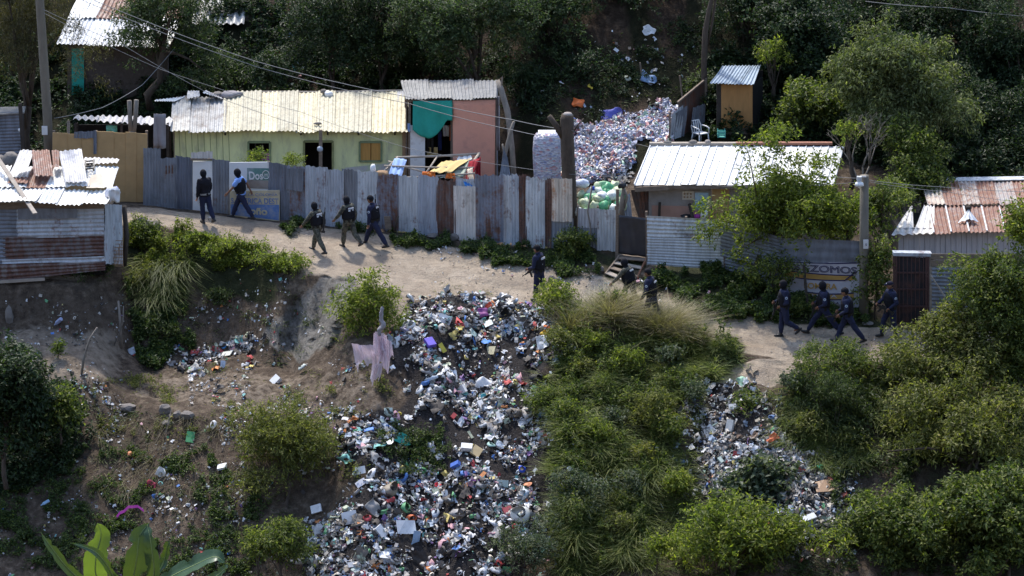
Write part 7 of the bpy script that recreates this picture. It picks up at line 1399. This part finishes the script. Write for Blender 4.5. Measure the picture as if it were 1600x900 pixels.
def person(label, X, Y, yaw, legs, arms, lean=6, head='hood', top='navy', bottom='navy', vest=True, writing=None, patch=False, headyaw=0, scale=1.0, short=False, twist=0, heel=(0, 0), beltmat='belt', pouch=True, drop=0.0):
    scale *= 1.035; b0 = G(X, Y)+Vector((0, 0, -drop)); root = thing('person', label, 'person', b0); Rz_ = Matrix.Rotation(R(yaw), 3, 'Z'); K = scale
    W = lambda v: b0+Rz_@(Vector(v)*K)
    def dirn(a): return Vector((math.sin(R(a)), 0, -math.cos(R(a))))
    hips = []; lo = 9
    for sd_, (th, kn) in zip((1, -1), legs):
        h = Vector((0, sd_*.095, 0)); k_ = h+dirn(th)*.45; a = k_+dirn(th-kn)*.43; hips.append((h, k_, a, th-kn)); lo = min(lo, a.z)
    hz = -lo+.085; pel = Vector((0, 0, hz)); hips = [(h+pel, k_+pel, a+pel, q) for h, k_, a, q in hips]
    u = Vector((math.sin(R(lean)), 0, math.cos(R(lean)))); TM = Matrix.Rotation(R(lean), 3, 'Y'); TW = TM@Matrix.Rotation(R(twist), 3, 'Z'); I3 = Matrix.Identity(3); HM = TM@Matrix.Rotation(R(headyaw), 3, 'Z')
    sh = pel+u*.50; neck = pel+u*.56; hc = pel+u*.70+Vector((.03, 0, 0))
    XX_ = lambda m: Rz_@m
    def torso(mb, g, top_=.545, bot=-.10, nk=True):
        rr = [(-.10, .085, .135, I3), (-.03, .115, .165, I3), (.06, .112, .160, TM), (.17, .095, .140, TM), (.30, .115, .165, TW), (.42, .118, .182, TW), (.50, .095, .165, TW), (.545, .06, .09, TW)]
        loft(mb, [(W(pel+u*f), (rx+g)*K, (ry+g)*K, XX_(m)) for f, rx, ry, m in rr if bot <= f <= top_])
    armd = []
    for sd_, (sw, ab, el, inw) in zip((1, -1), arms):
        s = sh-u*.03+TW@Vector((0, sd_*.185, 0)); d1 = TW@Vector((math.sin(R(sw))*math.cos(R(ab)), sd_*math.sin(R(ab)), -math.cos(R(sw))*math.cos(R(ab))))
        a2 = sw+el; d2 = TW@Vector((math.sin(R(a2))*math.cos(R(inw)), -sd_*math.sin(R(inw)), -math.cos(R(a2))*math.cos(R(inw)))); e = s+d1*.29; w_ = e+d2*.255; armd.append((s, e, w_, d2, sd_))
    # body: one continuous mesh
    mb = MB(); torso(mb, -.015)
    capsule(mb, W(neck-u*.04), W(neck+u*.08), .056*K, .052*K)
    uv_ell(mb, W(hc), (.098*K, .078*K, .118*K), XX_(HM)); uv_ell(mb, W(hc+HM@Vector((.022, 0, -.065))), (.066*K, .056*K, .058*K), XX_(HM))
    capsule(mb, W(hc+HM@Vector((.092, 0, .01))), W(hc+HM@Vector((.108, 0, -.022))), .010*K, .015*K, 8)
    for s_ in (-1, 1): uv_ell(mb, W(hc+HM@Vector((-.005, s_*.078, -.008))), (.018*K, .012*K, .032*K), XX_(HM), 8, 6)
    capsule(mb, W(hc+HM@Vector((.085, -.022, -.055))), W(hc+HM@Vector((.085, .022, -.055))), .011*K, .011*K, 8)
    for h, k_, a, q in hips: capsule(mb, W(h), W(k_), .078*K, .052*K); capsule(mb, W(k_), W(a), .052*K, .036*K)
    for s, e, w_, d2, sd_ in armd:
        capsule(mb, W(s), W(e), .048*K, .038*K); capsule(mb, W(e), W(w_), .038*K, .027*K)
        ac = d2.cross(Vector((0, sd_, 0))); ac = ac.normalized() if ac.length > .1 else Vector((1, 0, 0)); pn = d2.cross(ac).normalized()*(-sd_)   # ac: across the palm, pn: palm normal (towards the body)
        pc = w_+d2*.05; uv_ell(mb, W(pc), (.024*K, .040*K, .052*K), XX_(Matrix((pn, ac, d2)).transposed()), 12, 8)
        for i, (o_, ln) in enumerate(((-.030, .062), (-.010, .074), (.010, .070), (.029, .055))):
            f0 = w_+d2*.085+ac*o_; f1 = f0+(d2*.85+pn*.35).normalized()*ln*.55; f2 = f1+(d2*.35+pn*.9).normalized()*ln*.55; capsule(mb, W(f0-d2*.02), W(f1), .0092*K, .0085*K, 7); capsule(mb, W(f1), W(f2), .0085*K, .0075*K, 7)
        t0 = w_+d2*.03-ac*.03; t1 = t0+(d2*.5-ac*.65+pn*.4).normalized()*.045; t2 = t1+(d2*.8+pn*.4).normalized()*.03; capsule(mb, W(t0), W(t1), .012*K, .0105*K, 7); capsule(mb, W(t1), W(t2), .0105*K, .0085*K, 7)
    for (h, k_, a, q), hl in zip(hips, heel): capsule(mb, W(a), W(a+Vector((.12, 0, -.05))), .03*K, .028*K)
    fuse(mb, 'body', .0085, CM['skin'], root, 1)
    mb = MB()
    for s_ in (-1, 1): uv_ell(mb, W(hc+HM@Vector((.088, s_*.031, .012))), (.011*K, .013*K, .008*K), XX_(HM), 8, 6)
    mb.build('eyes', CM['eye'], root, True)
    # trousers, boots
    mb = MB(); loft(mb, [(W(pel+u*f), (rx+.012)*K, (ry+.010)*K, XX_(I3 if f < 0 else TM)) for f, rx, ry in ((-.12, .08, .125), (-.03, .118, .166), (.07, .112, .158))])
    for h, k_, a, q in hips:
        capsule(mb, W(h), W(h.lerp(k_, .55)), .108*K, .100*K); capsule(mb, W(h.lerp(k_, .45)), W(k_), .10*K, .084*K); capsule(mb, W(k_), W(k_.lerp(a, .45)), .085*K, .084*K); capsule(mb, W(k_.lerp(a, .4)), W(k_.lerp(a, .82)), .084*K, .066*K)
    fuse(mb, 'trousers', .012, CM[bottom], root, 2, .009, X)
    for (h, k_, a, q), hl in zip(hips, heel):
        mb = MB(); fp = -q if hl else 0; fp = hl if hl else 0; fdir = Vector((math.cos(R(fp)), 0, -math.sin(R(fp)))); fup = Vector((math.sin(R(fp)), 0, math.cos(R(fp))))
        capsule(mb, W(a.lerp(k_, .36)), W(a), .052*K, .047*K); he = a-fup*.042-fdir*.045; capsule(mb, W(he), W(he+fdir*.12+fup*.008), .042*K, .046*K); capsule(mb, W(he+fdir*.1), W(he+fdir*.215), .044*K, .036*K)
        fuse(mb, 'boot', .011, CM['boot'], root, 1)
    # shirt
    mb = MB(); torso(mb, .034, bot=-.03 if top != 'lightblue' else -.05)
    for s, e, w_, d2, sd_ in armd:
        capsule(mb, W(s-(e-s)*.05), W(e if not short else s.lerp(e, .62)), .078*K, (.066 if not short else .072)*K)
        if not short: capsule(mb, W(e), W(e.lerp(w_, .93)), .065*K, .046*K)
    capsule(mb, W(neck-u*.03), W(neck+u*.02), .072*K, .066*K); fuse(mb, 'shirt', .012, CM[top], root, 2, .007, X+3)
    if vest:
        mb = MB(); loft(mb, [(W(pel+u*f), rx*K, ry*K, XX_(TW)) for f, rx, ry in ((.06, .16, .205), (.10, .182, .220), (.25, .188, .224), (.38, .186, .220), (.46, .16, .185), (.515, .112, .125), (.53, .09, .11))])
        for s_ in (-1, 1): mb.tube([W(sh+TW@Vector((-.10, s_*.095, -.06))), W(sh+TW@Vector((-.02, s_*.10, .055))), W(sh+TW@Vector((.09, s_*.095, -.04)))], .034*K, 8)
        mb.box(W(pel+u*.22+TW@Vector((.165, .07, 0))), (.05*K, .10*K, .14*K), (0, R(lean), R(yaw+twist))).box(W(pel+u*.22+TW@Vector((.165, -.07, 0))), (.05*K, .10*K, .14*K), (0, R(lean), R(yaw+twist)))
        fuse(mb, 'vest', .012, CM['black'], root, 2, .004, X+5)
    # belt with pouches
    mb = MB(); loft(mb, [(W(pel+u*f), .148*K, .196*K, XX_(TM)) for f in (.005, .02, .052, .06)])
    if pouch:
        for an in (100, 150, 200, 255): mb.box(W(pel+u*.03+TM@Vector((.145*math.cos(R(an)), .195*math.sin(R(an)), 0))), (.05*K, .07*K, .09*K), (0, R(lean), R(yaw+an)))
    mb.build('belt', CM[beltmat], root)
    # head gear
    mm = XX_(HM)
    if head == 'hood':
        mb = MB(); uv_ell(mb, W(hc+HM@Vector((-.004, 0, .0))), (.122*K, .103*K, .138*K), mm, 24, 18, lambda d: d[0] > .72 and abs(d[1]) < .5 and -.12 < d[2] < .30); o = mb.build('balaclava', CM['black'], root, True); o.modifiers.new('thickness', 'SOLIDIFY').thickness = .008
        mb = MB(); uv_ell(mb, W(hc+HM@Vector((.02, 0, -.075))), (.078*K, .070*K, .066*K), mm); capsule(mb, W(neck-u*.01), W(neck+u*.09), .078*K, .066*K); fuse(mb, 'balaclava_neck', .010, CM['black'], root, 2)
    elif head == 'beanie':
        mb = MB(); uv_ell(mb, W(hc+HM@Vector((-.006, 0, .028))), (.118*K, .101*K, .120*K), mm, 24, 18, lambda d: d[2] < -.15+(.10 if d[0] > 0 else -.12)); o = mb.build('beanie', CM['black'], root, True); o.modifiers.new('thickness', 'SOLIDIFY').thickness = .012
        mb = MB(); uv_ell(mb, W(hc+HM@Vector((-.012, 0, -.01))), (.096*K, .081*K, .085*K), mm, 20, 14, lambda d: d[0] > .15 or d[2] > .3); mb.build('hair', CM['eye'], root, True)
    elif head == 'cap':
        mb = MB(); uv_ell(mb, W(hc+HM@Vector((-.004, 0, .035))), (.112*K, .092*K, .098*K), mm, 24, 14, lambda d: d[2] < .02); uv_ell(mb, W(hc+HM@Vector((.115, 0, .045))), (.085*K, .07*K, .010*K), mm, 16, 8); o = mb.build('cap', CM['cap'], root, True)
        MB().blob(W(hc+HM@Vector((.112, 0, .075))), (.012*K, .03*K, .022*K), 1, .05).build('cap_badge', CM['lett'], o)
        mb = MB(); uv_ell(mb, W(hc+HM@Vector((-.012, 0, -.005))), (.097*K, .082*K, .085*K), mm, 20, 14, lambda d: d[0] > .1 or d[2] > .3); mb.build('hair', CM['eye'], root, True)
    for i, (line, f, hh, wd) in enumerate(writing or ()):
        c = pel+u*f+TW@Vector((-.166, 0, 0)); o = text(line, hh*K, W(c+TW@Vector((0, wd/2, 0))), W(c+TW@Vector((0, -wd/2, 0))), XX_(TW)@Vector((0, 0, 1)), CM['lett'], root, off=.012, bold=.006)
    if patch:
        s, e = armd[0][0], armd[0][1]; c = s.lerp(e, .42)+TW@Vector((.0, .066, .0)); ax = (XX_(TW)@Vector((0, 1, 0))); mb = MB(); mb.tube([W(c), W(c)+ax*.012], .042*K, 12); o = mb.build('arm_patch', CM['patch'], root); mb = MB(); mb.tube([W(c)+ax*.013, W(c)+ax*.018], .017*K, 8); mb.build('patch_emblem', CM['navy'], o)
    return dict(W=W, hand=[W(w_+d2*.08) for s, e, w_, d2, sd_ in armd], chest=W(pel+u*.3), root=root, yaw=yaw)
def rifle(label, A, B, up_=ZUP):
    """A: butt, B: muzzle"""
    A, B = Vector(A), Vector(B); d = (B-A).normalized(); L = (B-A).length; n = (Vector(up_)-d*Vector(up_).dot(d)).normalized(); r_ = thing('rifle', label, 'rifle', (A+B)/2); p = lambda f, h=0: A+d*L*f+n*h
    MB().bar(p(.30), p(.62), .05, .075).bar(p(.33, -.05), p(.31, -.14), .04, .05).build('receiver', CM['gun'], r_)
    MB().bar(p(0, -.03), p(.08, -.02), .045, .13).bar(p(.06, -.015), p(.31, 0), .035, .05).build('stock', CM['gun'], r_)
    MB().tube([p(.6, .01), p(1, .01)], .013, 7).bar(p(.93, .01), p(.94, .06), .012).build('barrel', CM['gun'], r_, True); MB().bar(p(.6), p(.8), .045, .05).build('hand_guard', CM['gun'], r_)
    MB().bar(p(.50, -.03), p(.53, -.12), .03, .06).bar(p(.53, -.11), p(.585, -.20), .03, .055).build('magazine', CM['gun'], r_); MB().bar(p(.35, .06), p(.52, .06), .02, .03).build('sight', CM['gun'], r_)
WR = (('POLICIA', .415, .062, .24), ('MILITAR', .345, .062, .24)); WR1 = (('POLICIA', .40, .08, .24), ('UNAH', .22, .05, .12))
q1 = person('person in dark hood and black top with a grey belt by the white door', 322, 349, 128, [(4, 8), (-14, 22)], [(-4, 14, 22, 0), (6, 10, 30, 0)], 2, 'hood', 'blackshirt', 'navy', False, beltmat='steel', pouch=False, scale=1.03, heel=(0, 24))
q2 = person('person in light blue short sleeved shirt and black vest striding past the painted boards', 378, 343, 168, [(-26, 6), (27, 8)], [(38, 14, 12, 0), (-34, 20, 14, 0)], 6, 'hood', 'lightblue', 'navy', True, short=True, scale=1.03, heel=(0, -6), pouch=False)
q3 = person('leftmost of the two camouflaged persons, rifle slung on the back', 497, 394, 138, [(-24, 14), (28, 12)], [(34, 28, 20, 0), (-12, 16, 40, 0)], 8, 'hood', 'camo', 'camo', True, WR, scale=1.0, heel=(16, -8))
q4 = person('camouflaged person in hood walking next to the beanie wearer', 546, 387, 134, [(20, 14), (-20, 34)], [(24, 28, 30, 0), (-14, 14, 40, 0)], 6, 'hood', 'camo', 'camo', True, WR, scale=1.0, heel=(0, 30))
q5 = person('person in navy uniform and beanie with a long stride near the rotten board', 586, 384, 158, [(-30, 4), (34, 14)], [(10, 8, 8, 0), (-6, 14, 20, 0)], 9, 'beanie', 'navy', 'navy', True, (('P N', .41, .07, .16), ('UNAH', .28, .05, .13)), patch=True, scale=1.03, heel=(14, -12))
q6 = person('person in navy with beanie standing behind the bright bush at the road edge', 842, 470, 150, [(6, 6), (-10, 12)], [(8, 12, 60, 20), (0, 14, 66, 20)], 4, 'beanie', 'navy', 'navy', True, WR1, scale=1.02)
q7 = person('camouflaged person in hood reaching forward before the wooden steps', 983, 486, 150, [(28, 30), (-22, 20)], [(50, 20, 8, 0), (-10, 16, 30, 0)], 14, 'hood', 'camo', 'camo', True, (('POLICIA', .415, .062, .24),), scale=1.0)
q8 = person('person in navy with beanie wading behind the seed grass', 1017, 507, 158, [(16, 16), (-18, 20)], [(14, 10, 22, 0), (-8, 14, 30, 0)], 8, 'beanie', 'navy', 'navy', True, (('POLICIA', .40, .07, .22),), patch=True, scale=1.02)
q9 = person('hooded person in navy holding a gun, leftmost of four by the painted wall', 1224, 527, 184, [(-8, 52), (6, 4)], [(-6, 10, 58, 38), (10, 10, 68, 30)], 3, 'hood', 'navy', 'navy', True, patch=True, scale=1.03, heel=(46, 0))
q10 = person('hooded person in navy taking a wide stride before the painted wall', 1286, 523, 176, [(-34, 4), (36, 10)], [(-4, 12, 62, 36), (12, 10, 66, 30)], 4, 'hood', 'navy', 'navy', True, patch=True, scale=1.03, heel=(22, -14))
q11 = person('person in navy with beanie nearest the ravine at the right end of the road', 1323, 538, 172, [(-30, 10), (24, 8)], [(8, 14, 50, 24), (10, 12, 60, 26)], 8, 'beanie', 'navy', 'navy', True, patch=True, scale=1.02, heel=(22, -8))
q12 = person('person in cap and navy uniform pointing a rifle beside the iron gate', 1390, 526, 196, [(-8, 6), (22, 14)], [(-12, 16, 62, 20), (30, 10, 42, 26)], 4, 'cap', 'navy', 'navy', True, patch=True, scale=1.02)
def along(q, a, b): return q['W'](a), q['W'](b)
rifle('black rifle slung muzzle up on the leftmost camouflaged person', *along(q3, (-.22, -.06, .72), (-.16, -.20, 1.56)), up_=Matrix.Rotation(R(138), 3, 'Z')@Vector((-1, 0, 0)))
rifle('black rifle slung muzzle up on the striding beanie wearer', *along(q5, (.12, -.26, .86), (.06, -.24, 1.68)), up_=(0, 0, 1))
rifle('black gun held low in front of the person behind the bright bush', q6['hand'][1]*.5+q6['hand'][0]*.5+q6['W']((-.22, 0, 1.1))-q6['W']((0, 0, 1.0)), q6['hand'][0]*.5+q6['hand'][1]*.5+q6['W']((.22, .1, .72))-q6['W']((0, 0, 1.0)))
for q, lab in ((q9, 'black rifle held muzzle down by the hooded person at the left of the wall group'), (q10, 'black rifle carried muzzle down by the wide striding hooded person')):
    h0, h1 = q['hand']; m_ = (h0+h1)/2; rifle(lab, m_+q['W']((-.08, -.02, 1.25))-q['W']((0, 0, 1)), m_+q['W']((.12, .04, .55))-q['W']((0, 0, 1)))
h0, h1 = q11['hand']; rifle('black rifle held across the body by the person nearest the ravine', (h0+h1)/2+q11['W']((-.28, .05, 1.02))-q11['W']((0, 0, 1)), (h0+h1)/2+q11['W']((.40, -.02, .86))-q11['W']((0, 0, 1)))
h0, h1 = q12['hand']; d_ = (h1-h0).normalized() if (h1-h0).length > .05 else Vector((-1, 0, .3)); rifle('black rifle pointed left by the person in the cap', h0-d_*.22, h0+d_*.62)
